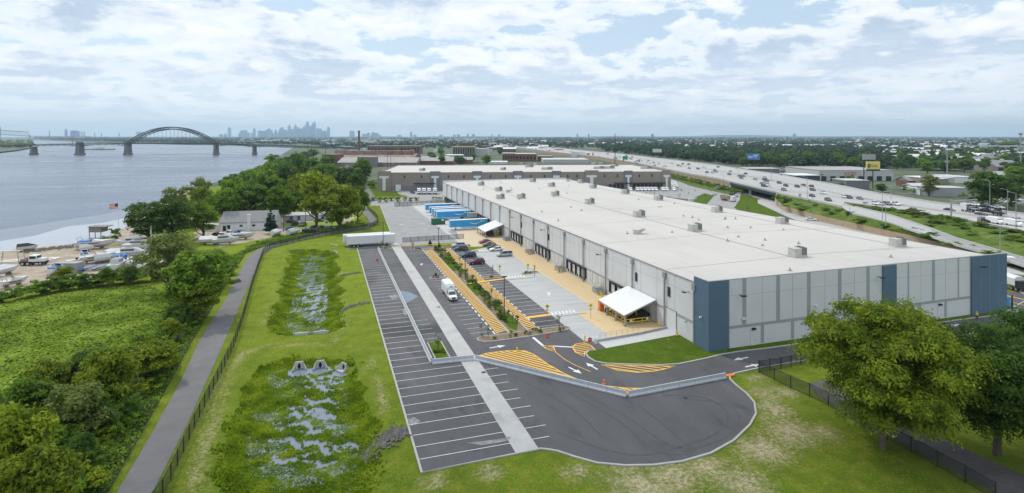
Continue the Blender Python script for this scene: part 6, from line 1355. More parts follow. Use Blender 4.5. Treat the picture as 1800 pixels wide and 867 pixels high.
# billboards
def billboard(u, v, u0, u1, v0, v1, lab, face, z=0.0, posts=(0.5,), art=None):
    Yc = F0*(H-z)/(v-V0); k = Yc/F0; cx = (u-U0)*k; s, t = C2(cx, Yc); r = empty('billboard', (s,t,z), -YAW, lab, 'billboard'); x0, x1 = (u0-u)*k, (u1-u)*k; zt, zb = (v-v0)*k, (v-v1)*k
    p = MB(); 
    for f in posts: x = x0+(x1-x0)*f; p.tube((x,.4,0),(x,.4,(zt+zb)/2),.35*max(1,k*1.2),n=8)
    p.build('column', M['dark'], r); b = MB(); b.box(x0,0,zb,x1,.7,zt); bo_ = b.build('panel', face, r); f = MB(); f.box(x0-.2,-.05,zb-.7,x1+.2,.75,zb-.02); f.build('catwalk', M['dark'], r)
    if art: art(bo_, x0, x1, zb, zt)
    return r
M['bb_y'] = mat('poster_yellow', (.72,.62,.12), .6, (.74,.68,.25), .4, .6, space='obj'); M['bb_b'] = mat('poster_blue', (.05,.13,.36), .5, (.10,.22,.45), .2, .9, space='obj'); M['bb_w'] = mat('poster_white', (.62,.64,.64), .6)
def art_y(p, x0, x1, z0, z1):
    w_, h_ = x1-x0, z1-z0; word('poster_word', 'Sutley', h_*.55, .01, M['red'], p, (x0+w_*.36,-.06,z0+h_*.5), (R(90),0,0), .62)
    b = MB(); 
    for k in range(10): a = 2*math.pi*k/10; b.tube((x0+w_*.2+.12*h_*math.cos(a),-.03,z0+h_*.5+.2*h_*math.sin(a)),(x0+w_*.2+.12*h_*math.cos(a+.6),-.03,z0+h_*.5+.2*h_*math.sin(a+.6)),.06*h_,n=5)
    b.build('round_motif', P_['navy'], p)
    b = MB(); b.box(x0,-.03,z0,x1,-.005,z0+h_*.1); b.build('green_strip', M['green_m'], p)
billboard(1533.5,332,1523,1547,284,299,'yellow roadside billboard with red lettering on a single column', M['bb_y'], art=art_y)
billboard(1526,334,1517,1539,271.5,281,'grey back of a second billboard standing behind the yellow one', M['metal'], posts=(.1,))
def art_b(p, x0, x1, z0, z1):
    w_, h_ = x1-x0, z1-z0; b = MB()
    for a_, b_, c_, d_ in ((.08,.30,.45,.62),(.12,.22,.36,.44),(.5,.58,.85,.82),(.55,.36,.78,.5)): b.box(x0+w_*a_,-.03,z0+h_*b_,x0+w_*c_,-.005,z0+h_*d_)
    b.build('pale_lettering', M['tpale'], p)
billboard(1324,300,1313,1336,270,281,'blue billboard beyond the motorway', M['bb_b'], posts=(.0,.98), art=art_b)
billboard(1155,277,1147,1163,262,268,'small white billboard in front of the woods', M['bb_w'], posts=(.2,.8)); billboard(1016,277.5,1004,1029,267,277,'wide pale billboard back beyond the tan warehouse', M['bb_w'], posts=(.1,.9)); billboard(980,268,976,990,262,266,'small red and white billboard by the far motorway', M['red'], posts=(.5,))
s, t = G(1099,285,HZ); r = empty('motorway_sign', (s,t,HZ), -YAW, 'green motorway direction sign in the distance', 'sign'); box_of('board', lambda m_: m_.box(-3.2,-.1,3,3.2,.1,7.5), M['signg'], r); box_of('post', lambda m_: (m_.tube((-2.5,.2,0),(-2.5,.2,5),.15), m_.tube((2.5,.2,0),(2.5,.2,5),.15)), M['metal'], r)
# transmission and radio masts
pole(1081,288,235,'tall dark steel power pole in front of the woods', False, r=.55, m='dark', nm='power_pole'); pole(1147,282,238,'thin distant power pole above the woods', False, r=.3, m='dark', nm='power_pole'); pole(1004,262,240,'distant power pole left of the tall one', False, r=.35, m='dark', nm='power_pole')
for u,v,vt in ((1168,262,241),(820,292,262),(687,302,262),(681,300,256),(547,295,250),(541,297,252),(572,292,252)): pole(u,v,vt,'slim dark utility pole in the industrial quarter', False, r=.25, m='dark', nm='power_pole')
def mast(u, v, vt, lab, head=True):
    Yc = F0*H/(v-V0); hh = (v-vt)*Yc/F0; s, t = G(u, v); r = empty('antenna_mast', (s,t,0), -YAW, lab, 'mast'); box_of('pole', lambda m_: m_.tube((0,0,0),(0,0,hh),.55,.4), M['metal'], r)
    for zz in (hh*.985, hh*.60):
        box_of('antenna_ring', lambda m_: ([m_.box(1.4*math.cos(a)-.25,1.4*math.sin(a)-.25,zz-1.6,1.4*math.cos(a)+.25,1.4*math.sin(a)+.25,zz+.8) for a in np.linspace(0,2*math.pi,7)[:-1]], m_.tube((0,0,zz-.6),(0,0,zz-.3),1.5,n=10)), M['metal'], r)
mast(1794,303,234,'tall antenna mast at the right edge of the picture'); mast(1665,313,264,'grey antenna mast in front of the far houses'); 
# ---------------- steel arch bridge over the river ----------------
def bridge():
    Yb = 1257.0; k = Yb/F0; X = lambda u: (u-U0)*k; Zv = lambda v: H-(v-V0)*k
    r = empty('arch_bridge', (0,0,0), -YAW, 'long dark steel bridge with a tall tied arch crossing the river on stone piers', 'bridge')
    def bd(nm, f, m=M['steel_b']): mb = MB(); f(mb); return mb.build(nm, m, r)
    hwid = 7
    for u, w_, top, nm in ((59.5,9,258,'pier'),(140.5,17,251,'pier'),(225,15,252.5,'pier'),(380,9,252.5,'pier'),(447.5,6,257,'pier')):
        x = X(u); wt_ = w_*k*.42/2; zt = Zv(top)
        def f(mb, x=x, wt_=wt_, zt=zt):
            mb.ring([[(x-a,Yb-b,z),(x+a,Yb-b,z),(x+a,Yb+b,z),(x-a,Yb+b,z)] for a, b, z in ((wt_*1.35,hwid+2.5,-4),(wt_*1.35,hwid+2.5,-.5),(wt_*1.08,hwid+1,.5),(wt_*.85,hwid,zt))])
        bd(nm, f, M['pier'])
    def deckz(u): return np.interp(u, [-100,60,140,225,380,447,500,640], [Zv(258),Zv(254.5),Zv(252.5),Zv(251.8),Zv(251.8),Zv(254),Zv(256.5),Zv(260)])
    us = np.arange(-120, 640, 6.0)
    def deck(mb):
        for a, b in zip(us[:-1], us[1:]):
            za, zb = deckz(a), deckz(b)
            for dz, th in ((0,1.5),(-3.2 if a < 224 or a > 380 else -1.4,.5)):
                for y in (-hwid, hwid):
                    mb.ring([[(X(a),Yb+y-.5,za+dz-th),(X(a),Yb+y+.5,za+dz-th),(X(a),Yb+y+.5,za+dz),(X(a),Yb+y-.5,za+dz)],[(X(b),Yb+y-.5,zb+dz-th),(X(b),Yb+y+.5,zb+dz-th),(X(b),Yb+y+.5,zb+dz),(X(b),Yb+y-.5,zb+dz)]])
            mb.ring([[(X(a),Yb-hwid,za-.8),(X(a),Yb+hwid,za-.8),(X(a),Yb+hwid,za-.2),(X(a),Yb-hwid,za-.2)],[(X(b),Yb-hwid,zb-.8),(X(b),Yb+hwid,zb-.8),(X(b),Yb+hwid,zb-.2),(X(b),Yb-hwid,zb-.2)]])
            for y in (-hwid, hwid):
                mb.tube((X(a),Yb+y,za+1.2),(X(b),Yb+y,zb+1.2),.18,n=4,cap=False); mb.tube((X(a),Yb+y,za),(X(a),Yb+y,za+1.3),.15,n=4,cap=False)
    bd('deck', deck)
    def web(mb):
        for i, (a, b) in enumerate(zip(us[:-1], us[1:])):
            za, zb = deckz(a), deckz(b); dz = -3.2
            if 224 < a < 380: continue
            # haunches dip towards the piers
            h = min(abs(a-p) for p in (140.5,225,380,447)); ex = max(0, 1-h/22)*-3.0
            for y in (-hwid, hwid):
                if i % 2: mb.tube((X(a),Yb+y,za),(X(b),Yb+y,zb+dz+ex),.35,n=4,cap=False)
                else: mb.tube((X(a),Yb+y,za+dz+ex),(X(b),Yb+y,zb),.35,n=4,cap=False)
                if ex < -.2: mb.tube((X(a),Yb+y,za+dz+ex),(X(b),Yb+y,zb+dz+max(0,1-min(abs(b-p) for p in (140.5,225,380,447))/22)*-3.0),.35,n=4,cap=False)
    bd('truss', web)
    n = 22; up_, lo_ = [], []
    for i in range(n+1):
        f = i/n; u = 226+(379-226)*f; p = 1-(2*f-1)**2; up_.append((X(u), Zv(251.5)+(Zv(223.8)-Zv(251.5))*p**.92)); lo_.append((X(u), Zv(255)+(Zv(227.3)-Zv(255))*p))
    def arch(mb):
        for y in (-hwid, hwid):
            for i in range(n):
                for L_, rr_ in ((up_,1.05),(lo_,.95)): mb.tube((L_[i][0],Yb+y,L_[i][1]),(L_[i+1][0],Yb+y,L_[i+1][1]),rr_,n=5,cap=False)
                mb.tube((up_[i][0],Yb+y,up_[i][1]),(lo_[i+1][0],Yb+y,lo_[i+1][1]),.32,n=4,cap=False); mb.tube((lo_[i][0],Yb+y,lo_[i][1]),(up_[i][0],Yb+y,up_[i][1]),.3,n=4,cap=False)
        for i in range(0, n+1, 2): mb.tube((up_[i][0],Yb-hwid,up_[i][1]),(up_[i][0],Yb+hwid,up_[i][1]),.4,n=4,cap=False)
    bd('arch', arch)
    def hang(mb):
        for i in range(2, n-1):
            for y in (-hwid, hwid): mb.tube((lo_[i][0],Yb+y,lo_[i][1]),(lo_[i][0],Yb+y,deckz(300)),.16,n=4,cap=False)
    bd('hanger', hang); bd('hut', lambda mb: (mb.box(X(136),Yb-4,Zv(252),X(144),Yb+4,Zv(249.5)), mb.box(X(219),Yb-4,Zv(252),X(226),Yb+4,Zv(248.5))), M['pier'])
bridge()
def cbox(nm, u0, u1, v, vtop, lab, m='city', cat='building', grp=None, depth=None, z=0.0, roof=None, rz=None, parts=None):
    """building seen between columns u0..u1, ground row v, roof row vtop"""
    Yc = F0*(H-z)/(v-V0); k = Yc/F0; W = (u1-u0)*k; hh = (v-vtop)*k; D = depth or max(6, W*.6); s, t = C2((u0+u1)/2*k-U0*k, Yc+0); r = empty(nm, (s,t,z), -YAW if rz is None else rz, lab, cat, grp)
    mb = MB(); mb.box(-W/2,0,0,W/2,D,hh); mb.build('walls', M[m], r)
    if roof: mb = MB(); mb.box(-W/2-.3,-.3,hh,W/2+.3,D+.3,hh+.35*max(1,k)); mb.build('roof', M[roof], r)
    if parts: parts(r, W, D, hh, k)
    return r
# far cantilever bridge at left edge
def far_truss():
    Yb = 4200.0; k = Yb/F0; X = lambda u: (u-U0)*k; Zv = lambda v: H-(v-V0)*k; mb = MB()
    for a, b in zip(range(-30,48,5), range(-25,53,5)):
        for v0, v1 in ((229+max(0,-4+a*.12)*0, 229),(236,236.5)): mb.tube((X(a),Yb,Zv(v0+a*.06)),(X(b),Yb,Zv(v1+b*.06)),3.2,n=4,cap=False)
        mb.tube((X(a),Yb,Zv(229+a*.06)),(X(b),Yb,Zv(236.5+b*.06)),1.5,n=4,cap=False); mb.tube((X(b),Yb,Zv(229+b*.06)),(X(b),Yb,Zv(236.5+b*.06)),1.4,n=4,cap=False)
    for u in (0, 52): mb.tube((X(u),Yb,0),(X(u),Yb,Zv(224 if u == 0 else 237)),5,n=6)
    for a in range(52, 160, 6): mb.tube((X(a),Yb,Zv(239.5-(a-52)*-.01)),(X(a+6),Yb,Zv(239.5)),2.5,n=4,cap=False)
    tag(mb.build('truss_bridge', M['metal'], rz=-YAW), 'pale distant truss bridge above the wooded bank at far left', 'bridge')
far_truss()
# barge with crane
Yc = F0*(H+3)/(263.5-V0); k = Yc/F0; s, t = C2((170-U0)*k, Yc); r = empty('barge', (s,t,-3), -YAW, 'work barge with huts moored behind the bridge pier', 'barge')
box_of('hull', lambda m_: m_.prism([(-34,-5),(52,-5),(56,0),(52,5),(-34,5),(-50,0)],0,2.5), M['rust'], r); box_of('deckhouse', lambda m_: (m_.box(-12,-3,2.5,4,3,6), m_.box(6,-3,2.5,22,3,9), m_.box(-30,-2,2.5,-20,2,4.5)), M['white'], r)
Yc = F0*(H+3)/(257-V0); k = Yc/F0; s, t = C2((127-U0)*k, Yc); r = empty('crane', (s,t,-3), -YAW, 'thin red crane rising beside the bridge pier', 'crane'); box_of('mast', lambda m_: m_.tube((0,0,0),(0,0,38),1.1,n=5), M['red'], r); box_of('jib', lambda m_: m_.tube((0,0,34),(-14,0,30),.8,n=5), M['red'], r)
# ---------------- skyline ----------------
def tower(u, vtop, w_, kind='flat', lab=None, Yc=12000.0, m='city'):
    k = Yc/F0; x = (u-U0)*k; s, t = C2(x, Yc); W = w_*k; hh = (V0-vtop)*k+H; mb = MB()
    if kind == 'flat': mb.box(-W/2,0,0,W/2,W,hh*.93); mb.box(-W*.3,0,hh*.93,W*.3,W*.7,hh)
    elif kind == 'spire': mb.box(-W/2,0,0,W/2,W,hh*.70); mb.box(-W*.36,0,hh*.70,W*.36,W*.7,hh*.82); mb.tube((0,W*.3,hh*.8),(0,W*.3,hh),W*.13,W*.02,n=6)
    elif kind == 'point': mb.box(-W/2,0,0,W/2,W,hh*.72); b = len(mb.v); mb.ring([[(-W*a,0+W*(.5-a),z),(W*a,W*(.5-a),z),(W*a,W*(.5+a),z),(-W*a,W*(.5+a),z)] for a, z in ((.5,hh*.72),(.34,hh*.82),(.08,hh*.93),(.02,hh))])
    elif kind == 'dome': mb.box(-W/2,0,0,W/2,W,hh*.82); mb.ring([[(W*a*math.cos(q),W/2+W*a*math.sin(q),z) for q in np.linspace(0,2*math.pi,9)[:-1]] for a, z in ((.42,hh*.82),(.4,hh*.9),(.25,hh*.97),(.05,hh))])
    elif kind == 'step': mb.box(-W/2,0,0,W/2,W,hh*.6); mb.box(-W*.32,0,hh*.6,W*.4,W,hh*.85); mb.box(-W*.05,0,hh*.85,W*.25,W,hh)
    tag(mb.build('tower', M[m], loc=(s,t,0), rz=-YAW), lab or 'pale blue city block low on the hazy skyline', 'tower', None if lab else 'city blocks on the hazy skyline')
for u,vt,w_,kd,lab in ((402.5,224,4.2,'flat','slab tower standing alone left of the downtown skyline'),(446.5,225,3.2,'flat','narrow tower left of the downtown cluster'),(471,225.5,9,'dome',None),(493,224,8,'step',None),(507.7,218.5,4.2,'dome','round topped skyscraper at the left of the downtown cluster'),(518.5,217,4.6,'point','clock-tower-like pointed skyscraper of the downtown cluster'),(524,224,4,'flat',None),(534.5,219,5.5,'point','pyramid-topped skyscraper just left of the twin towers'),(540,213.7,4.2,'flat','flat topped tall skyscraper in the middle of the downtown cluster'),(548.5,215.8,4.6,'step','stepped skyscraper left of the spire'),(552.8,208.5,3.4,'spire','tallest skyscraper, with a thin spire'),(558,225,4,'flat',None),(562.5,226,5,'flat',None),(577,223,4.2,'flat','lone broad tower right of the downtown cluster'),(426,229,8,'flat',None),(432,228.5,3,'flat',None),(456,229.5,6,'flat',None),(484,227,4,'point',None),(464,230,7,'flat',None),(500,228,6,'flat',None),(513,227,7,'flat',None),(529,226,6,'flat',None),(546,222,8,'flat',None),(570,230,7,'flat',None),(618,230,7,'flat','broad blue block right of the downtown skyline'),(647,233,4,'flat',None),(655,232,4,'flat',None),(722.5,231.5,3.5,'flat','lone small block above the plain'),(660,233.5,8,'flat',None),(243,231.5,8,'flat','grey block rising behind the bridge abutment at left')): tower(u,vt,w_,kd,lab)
rr = random.Random(21)
for _ in range(48):
    u = rr.choice([rr.gauss(520,45), rr.uniform(385,700), rr.uniform(385,900)]); tower(u, rr.uniform(233,236.5) if u < 640 else rr.uniform(235.3,237.4), rr.uniform(2,6), 'flat')
for u,vt,w_,kd,lab in ((115,226,3,'dome','domed tower far across the river'),(128,229.5,9,'flat','broad power station block far across the river'),(86.5,228,1.2,'point','thin steeple on the far left skyline')): tower(u,vt,w_,kd,lab,Yc=7000)
for i in range(4): tower(139+3.2*i,231,.9,'flat',None,Yc=6500)
for u in (166,178,209,1397,1147,865,1015,1035,822): tower(u, 233.5 if u < 300 else 235.2, rr.uniform(1,5) if u > 300 else 1, 'flat',None,Yc=7500)
# ---------------- industrial quarter ----------------
def winrow(n, z0f=.3, z1f=.7, m='glass'):
    def f(r, W, D, hh, k):
        for i in range(n):
            x = -W/2+W*(i+.5)/n; mb = MB(); mb.box(x-W*.3/n,-.15,hh*z0f,x+W*.3/n,-.02,hh*z1f); mb.build('window', M[m], r)
    return f
def shed(u0,u1,v,vtop,vr,lab,wall='rust',roof='greyroof',D=30,parts=None,rz=0,nm='factory_shed',cat='factory'):
    Yc = F0*H/(v-V0); k = Yc/F0; W = (u1-u0)*k; hh = (v-vtop)*k; rh = (vtop-vr)*k; s, t = C2(((u0+u1)/2-U0)*k, Yc); r = empty(nm, (s,t,0), -YAW+rz, lab, cat)
    mb = MB(); mb.box(-W/2,0,0,W/2,D,hh); mb.build('walls', M[wall], r); q = MB(); zz = hh+rh*.8
    q.face([(-W/2-.5,-.5,hh),(W/2+.5,-.5,hh),(W/2+.5,D/2,zz),(-W/2-.5,D/2,zz)]); q.face([(-W/2-.5,D/2,zz),(W/2+.5,D/2,zz),(W/2+.5,D+.5,hh),(-W/2-.5,D+.5,hh)]); q.face([(-W/2,-.02,hh),(-W/2,D/2,zz),(-W/2,D,hh)]); q.face([(W/2,-.02,hh),(W/2,D/2,zz),(W/2,D,hh)])
    q.build('roof', M[roof], r)
    if parts: parts(r, W, D, hh, k)
    return r
shed(593,732,293,286,276,'long rusty steelworks hall with patched grey roof',D=45)
def monitor(r,W,D,hh,k): box_of('roof_lantern', lambda m_: m_.box(-W/2+2,D*.35,hh,W/2-6,D*.62,hh+9), M['rust'], r)
shed(577,728,287,277,269.5,'rust red roofed mill behind the patched hall','brick','rust',60,monitor)
cbox('mill_block',566,592,292,272,'dark red brick end block of the old mill','brick',depth=30,roof='rust')
cbox('mill_office',628,660,294,276.5,'blue-grey shed front built against the steelworks hall','tan_d',depth=14,roof='greyroof')
cbox('brick_works',646,738,271,257,'long dark brick works with window bays beyond the mill','brick',roof='greyroof',depth=40,parts=winrow(16,.25,.75))
cbox('chimney_block',0,1,0+300,299,'x') if False else None
Yc = F0*H/(277-V0); k = Yc/F0; s, t = C2((631-U0)*k, Yc); r = empty('factory_chimney', (s,t,0), -YAW, 'tall dark brick chimney stack of the old mill', 'chimney'); box_of('stack', lambda m_: m_.tube((0,0,0),(0,0,(277-230.5)*k),2.3,1.7,n=14), M['brick'], r); box_of('cap', lambda m_: m_.tube((0,0,(277-231.5)*k),(0,0,(277-230)*k),2.1,2.1,n=14), M['dark'], r)
for u0,u1,v,vt,vr,lab in ((737,768,291,283,276,'dark gabled brick shed with wide front gable'),(768,796,291,283.5,277,'second dark gabled brick shed beside the wide one'),(790,830,288,281,275.5,'low grey roofed shed right of the brick sheds'),(737,790,284,278,274,'long grey roof behind the gabled sheds')): shed(u0,u1,v,vt,vr,lab,'brick','greyroof',25)
cbox('apartment_block',796,834,276,258,'blue-grey flats with yellow roof edge under construction','tan_d',roof='yellow',depth=30,parts=winrow(9,.15,.85)); cbox('apartment_block',834,858,275,262,'pale end wing of the blue-grey flats','conc_light',depth=30,roof='conc_light')
cbox('brick_hall',883,906,284,270,'red brick hall with white window bands','brick',roof='conc_light',depth=30,parts=winrow(5)); cbox('brick_hall',906,943,284,271,'large red brick hall with white gable','brick',roof='conc_light',depth=40,parts=winrow(6)); cbox('brick_hall',946,972,283,275,'low dark brick building near the motorway','brick',roof='greyroof',depth=30)
cbox('white_shed',782,812,279,273,'white roofed shed near the flats','conc_light',roof='white',depth=40); cbox('white_shed',860,892,288,285,'bright white low roof behind the tan warehouse','white',roof='white',depth=30)
cbox('white_shed',955,1035,287,281,'wide pale flat roofs beside the motorway','conc_light',roof='conc_light',depth=60)
rr = random.Random(8)
for i in range(34):
    u0 = rr.uniform(395, 860); v = rr.uniform(245.6, 251.5); w_ = rr.uniform(10, 55); cbox('depot', u0, u0+w_, v, v-rr.uniform(1.6,2.8), 'long white depot roof in the hazy plain behind the river', rr.choice(['white','conc_light','conc_light']), grp='depots in the hazy plain', depth=60, roof='white')
for i in range(46):
    u0 = rr.uniform(560, 1010); v = rr.uniform(252, 268); w_ = rr.uniform(5, 18); cbox('industrial_building', u0, u0+w_, v, v-rr.uniform(2.5,4.5), 'small industrial building among trees in the middle distance', rr.choice(['conc_light','brick','tan','tan_d','white']), grp='small industrial buildings in the distance', depth=30, roof=rr.choice(['white','greyroof','conc_light']))
# ---------------- beyond the motorway ----------------
def red_sign(x0f, x1f, zf, text):
    def f(r, W, D, hh, k):
        word('shop_word', text, hh*.42, .03, M['red'], r, (-W/2+W*x0f,-.1,hh*(zf+.2)), (R(90),0,0))
        for i in range(8): x = -W/2+W*(i+.5)/8; mb = MB(); mb.box(x-W*.035,-.12,0,x+W*.035,-.02,hh*.45); mb.build('shopfront', M['glass'], r)
    return f
cbox('retail_hall',1440,1570,318,300,'long grey flat roofed retail hall with red lettering','conc_light',roof='greyroof',depth=60,parts=red_sign(.33,.45,.5,'SHOES'))
cbox('dealership',1398,1441,324,309,'glass fronted showroom with flat white canopy','glass_b',roof='white',depth=25); cbox('dealership',1313,1370,306,297,'low pale showroom among parked cars','tan_d',roof='conc_light',depth=20)
cbox('garage',1488,1528,335,318,'dark garage with pale canopy under the yellow billboard','tan_d',roof='conc_light',depth=18); cbox('factory',1640,1667,332,315,'pale pink factory block beyond the motorway','tan',roof='white',depth=30); cbox('factory',1665,1678,322,313,'white roofed link beside the pink block','conc_light',roof='white',depth=20)
cbox('factory',1678,1717,322,312,'plain white factory box','white',roof='conc_light',depth=30); cbox('yard_wall',1640,1700,346,331,'long grey yard wall building with flat roof','metal',roof='conc_light',depth=14); cbox('hut',1617,1633,343,333,'small white hut at the motorway edge','white',roof='conc_light',depth=10)
shed(1597,1622,328,318,310,'grey roofed red house beyond the motorway','brick','shingle',14,nm='house',cat='house'); shed(1604,1640,333,327,322,'low white hut beside the red house','white','conc_light',12,nm='house',cat='house')
shed(1752,1800,303,293,280,'large orange brick church with dark roof','tan','shingle',30,nm='church',cat='church',parts=winrow(3,.3,.8)); 
cbox('house',1722,1743,300,289,'white house front beside the church','white',roof='shingle',depth=14,parts=winrow(3)); cbox('house',1768,1786,310,304,'white low house in front of the church','white',roof='white',depth=14); 
cbox('apartment_block',1724,1800,265,257,'long white flats on the far right rise','conc_light',roof='white',depth=30,parts=winrow(14)); cbox('house',1782,1800,358,352,'pale tent roof at the right edge beyond the motorway','white',roof='white',depth=10)
def cars_far(u0,u1,v0,v1,n,lab,grp):
    for _ in range(n):
        u, v = rr.uniform(u0,u1), rr.uniform(v0,v1); s, t = G(u, v); o = bpy.data.objects.new('parked_car', traffic_mesh(rr.choice(['sedan','suv']), rr.choice(['silver','white','white','grey','black','blue']))); COL.objects.link(o); o.location = (s,t,.05); o.rotation_euler.z = rr.choice([0,1.57])+rr.uniform(-.1,.1); tag(o, lab, 'car', grp)
cars_far(1368,1442,298,308,40,'car parked in the dealer lot beyond the motorway','cars in the dealer lot'); cars_far(1580,1610,318,326,4,'car parked by the red house beyond the motorway','cars by the red house'); cars_far(830,870,284,287,8,'car parked in front of the bright white roof','cars by the white roof')
cars_far(590,622,293,298,8,'car parked below the rusty steelworks hall','cars below the steelworks')
# houses far right and middle; gabled, small
hm = {}
def house_mesh(wall, roof):
    if (wall, roof) not in hm:
        mb = MB(); mb.box(-6,-4,0,6,4,5.5); mb.face([(-6,-4,5.5),(-6,4,5.5),(-6,0,8)]); mb.face([(6,4,5.5),(6,-4,5.5),(6,0,8)]); mb.face([(-6.4,-4.4,5.3),(6.4,-4.4,5.3),(6.4,0,8.1),(-6.4,0,8.1)],1); mb.face([(-6.4,0,8.1),(6.4,0,8.1),(6.4,4.4,5.3),(-6.4,4.4,5.3)],1)
        for x in (-4,-1.3,1.3,4):
            for z in (1.0,3.6): mb.box(x-.45,-4.06,z,x+.45,-4.01,z+1.1,2)
        mb.box(3,-.5,6,3.8,.5,9,0); hm[(wall,roof)] = mb.mesh('house', [M[wall], M[roof], M['glass']])
    return hm[(wall,roof)]
spots = []
for _ in range(190):
    z_ = rr.random()
    if z_ < .5: u, v = rr.uniform(1560,1810), rr.uniform(250,292)
    elif z_ < .75: u, v = rr.uniform(1180,1600), rr.uniform(246,262)
    elif z_ < .9: u, v = rr.uniform(840,1180), rr.uniform(246,258)
    else: u, v = rr.uniform(860,960), rr.uniform(255,268)
    spots.append((u,v))
spots += [(1565,272),(1543,262),(1660,262),(1651,259),(1668,268),(1700,272),(1690,263),(1718,280),(1735,275),(1740,284),(1750,268),(1728,292),(1738,296),(1300,258),(1305,259),(1272,254)]
for u, v in spots:
    wl_, rf_ = rr.choice([('white','white'),('white','shingle'),('brick','conc_light'),('tan','greyroof'),('white','conc_light'),('brick','white')]); s, t = G(u, v); o = bpy.data.objects.new('house', house_mesh(wl_, rf_)); COL.objects.link(o); o.location = (s,t,0); o.rotation_euler.z = rr.choice([0,.0,1.57])+rr.uniform(-.2,.2)-YAW
    k_ = rr.uniform(1.0,1.5); o.scale = (k_*rr.uniform(1,2.2),k_,k_); tag(o, {'white':'white','brick':'red brick','tan':'tan'}[wl_]+' walled house with '+{'white':'white','shingle':'dark grey','conc_light':'pale','greyroof':'grey'}[rf_]+' roof among the distant trees', 'house', f'{wl_} {rf_} houses among the distant trees')
# ---------------- vegetation ----------------
M['leaf'] = leaf_mat('leaf_green', (.068,.125,.012), (.13,.225,.018), (.23,.34,.03), .55)
M['leaf_y'] = leaf_mat('leaf_yellow_green', (.09,.14,.010), (.19,.255,.014), (.32,.37,.03), .5)
M['leaf_h'] = leaf_mat('leaf_plane_tree', (.07,.115,.010), (.16,.215,.015), (.31,.36,.03), .45)
M['leaf_d'] = leaf_mat('leaf_dark', (.048,.10,.018), (.09,.17,.024), (.16,.25,.035), .45)
M['leaf_o'] = leaf_mat('leaf_olive', (.08,.11,.028), (.14,.18,.04), (.21,.25,.065), .5)
M['leaf_b'] = leaf_mat('leaf_blue_green', (.015,.040,.022), (.03,.065,.035), (.05,.10,.05), .5)
M['reed'] = leaf_mat('reed_green', (.14,.22,.012), (.24,.35,.016), (.38,.45,.035), .35, 1, 1)
M['lotus'] = leaf_mat('lotus_leaf', (.14,.225,.014), (.23,.345,.018), (.36,.46,.07), .12, 1, 1)
M['far_tree'] = leaf_mat('far_foliage', (.025,.055,.026), (.046,.085,.038), (.08,.125,.05), .02, 1, 1)
def quads(C, Nn, size, asp=1.0, rg=rng):
    """leaf quads at centres C with facing Nn"""
    n = len(C); Nn = Nn/np.maximum(1e-6, np.linalg.norm(Nn, axis=1))[:,None]; r = rg.normal(size=(n,3)); T = np.cross(Nn, r); T /= np.maximum(1e-6, np.linalg.norm(T, axis=1))[:,None]; B = np.cross(Nn, T)
    s = np.broadcast_to(np.asarray(size), (n,))[:,None]; T = T*s; B = B*s*asp
    V = np.stack([C-T, C-B*.7, C+T, C+B*.7], 1).reshape(-1,3); F_ = np.arange(4*n).reshape(n,4); return V, F_
def crown_arrays(nl, nleaf, leafsize, shape='round', seed=0, flat=.8, spread=1.0, tight=False):
    """leaf clumps on many uneven lobes; crown fits x,y in [-1,1], z in [0,1]"""
    rg = np.random.default_rng(seed); C, Nn, S = [], [], []
    lobes = []
    for i in range(nl):
        for _ in range(60):
            p = rg.uniform(-1,1,3); 
            if shape == 'round': ok = (p[0]**2+p[1]**2+(p[2])**2) < .78 and p[2] > -.85 and (p[2] > (-.35 if tight else -.65) or math.hypot(p[0],p[1]) < (.42 if tight else .6))
            elif shape == 'cone': h = (p[2]+1)/2; ok = math.hypot(p[0],p[1]) < (1-h)*.8
            elif shape == 'vase': h = (p[2]+1)/2; ok = math.hypot(p[0],p[1]) < .62+.25*math.sin(h*2.6) and (p[0]**2+p[1]**2+p[2]**2) < .95
            else: ok = True
            if ok and all(np.linalg.norm((p-q[0])) > (.30 if shape != 'cone' else .16) for q in lobes): break
        r = rg.uniform(.22,.40)*(1 if shape != 'cone' else .8*(1.2-(p[2]+1)/2)); lobes.append((p, r))
    w_ = np.array([q[1]**2 for q in lobes]); w_ /= w_.sum()
    for (p, r), k in zip(lobes, (w_*nleaf).astype(int)):
        d = rg.normal(size=(k,3)); d /= np.linalg.norm(d,axis=1)[:,None]; d[:,2] = np.where(d[:,2] < -.3, -d[:,2]*.5, d[:,2])
        rad = r*(1-rg.random(k)**2.5*.75)*(1+.22*np.sin(d[:,0]*7+p[0]*9)*np.cos(d[:,1]*6+p[1]*5)); stray = rg.random(k) < .07; rad = np.where(stray, rad*rg.uniform(1.0,1.3,k), rad)
        c = p+d*rad[:,None]*np.array([1,1,flat]); C.append(c); Nn.append(d+rg.normal(size=(k,3))*.55+np.array([0,0,.6])); S.append(leafsize*rg.uniform(.6,1.3,k))
    C = np.concatenate(C); Nn = np.concatenate(Nn); S = np.concatenate(S); C[:,:2] *= .80*spread; C[:,2] = (C[:,2]+1.12)/2.3
    return C, Nn, S
def crown_mesh(name, mats, nl, nleaf, leafsize, shape='round', seed=0, asp=.8, Rw=1.0, Hh=1.0, **k):
    C, Nn, S = crown_arrays(nl, nleaf, leafsize, shape, seed, **k); C = C*np.array([Rw,Rw,Hh]); rg = np.random.default_rng(seed+5); V, F_ = quads(C, Nn, S, asp, rg); return np_mesh(name, V, F_, mats)
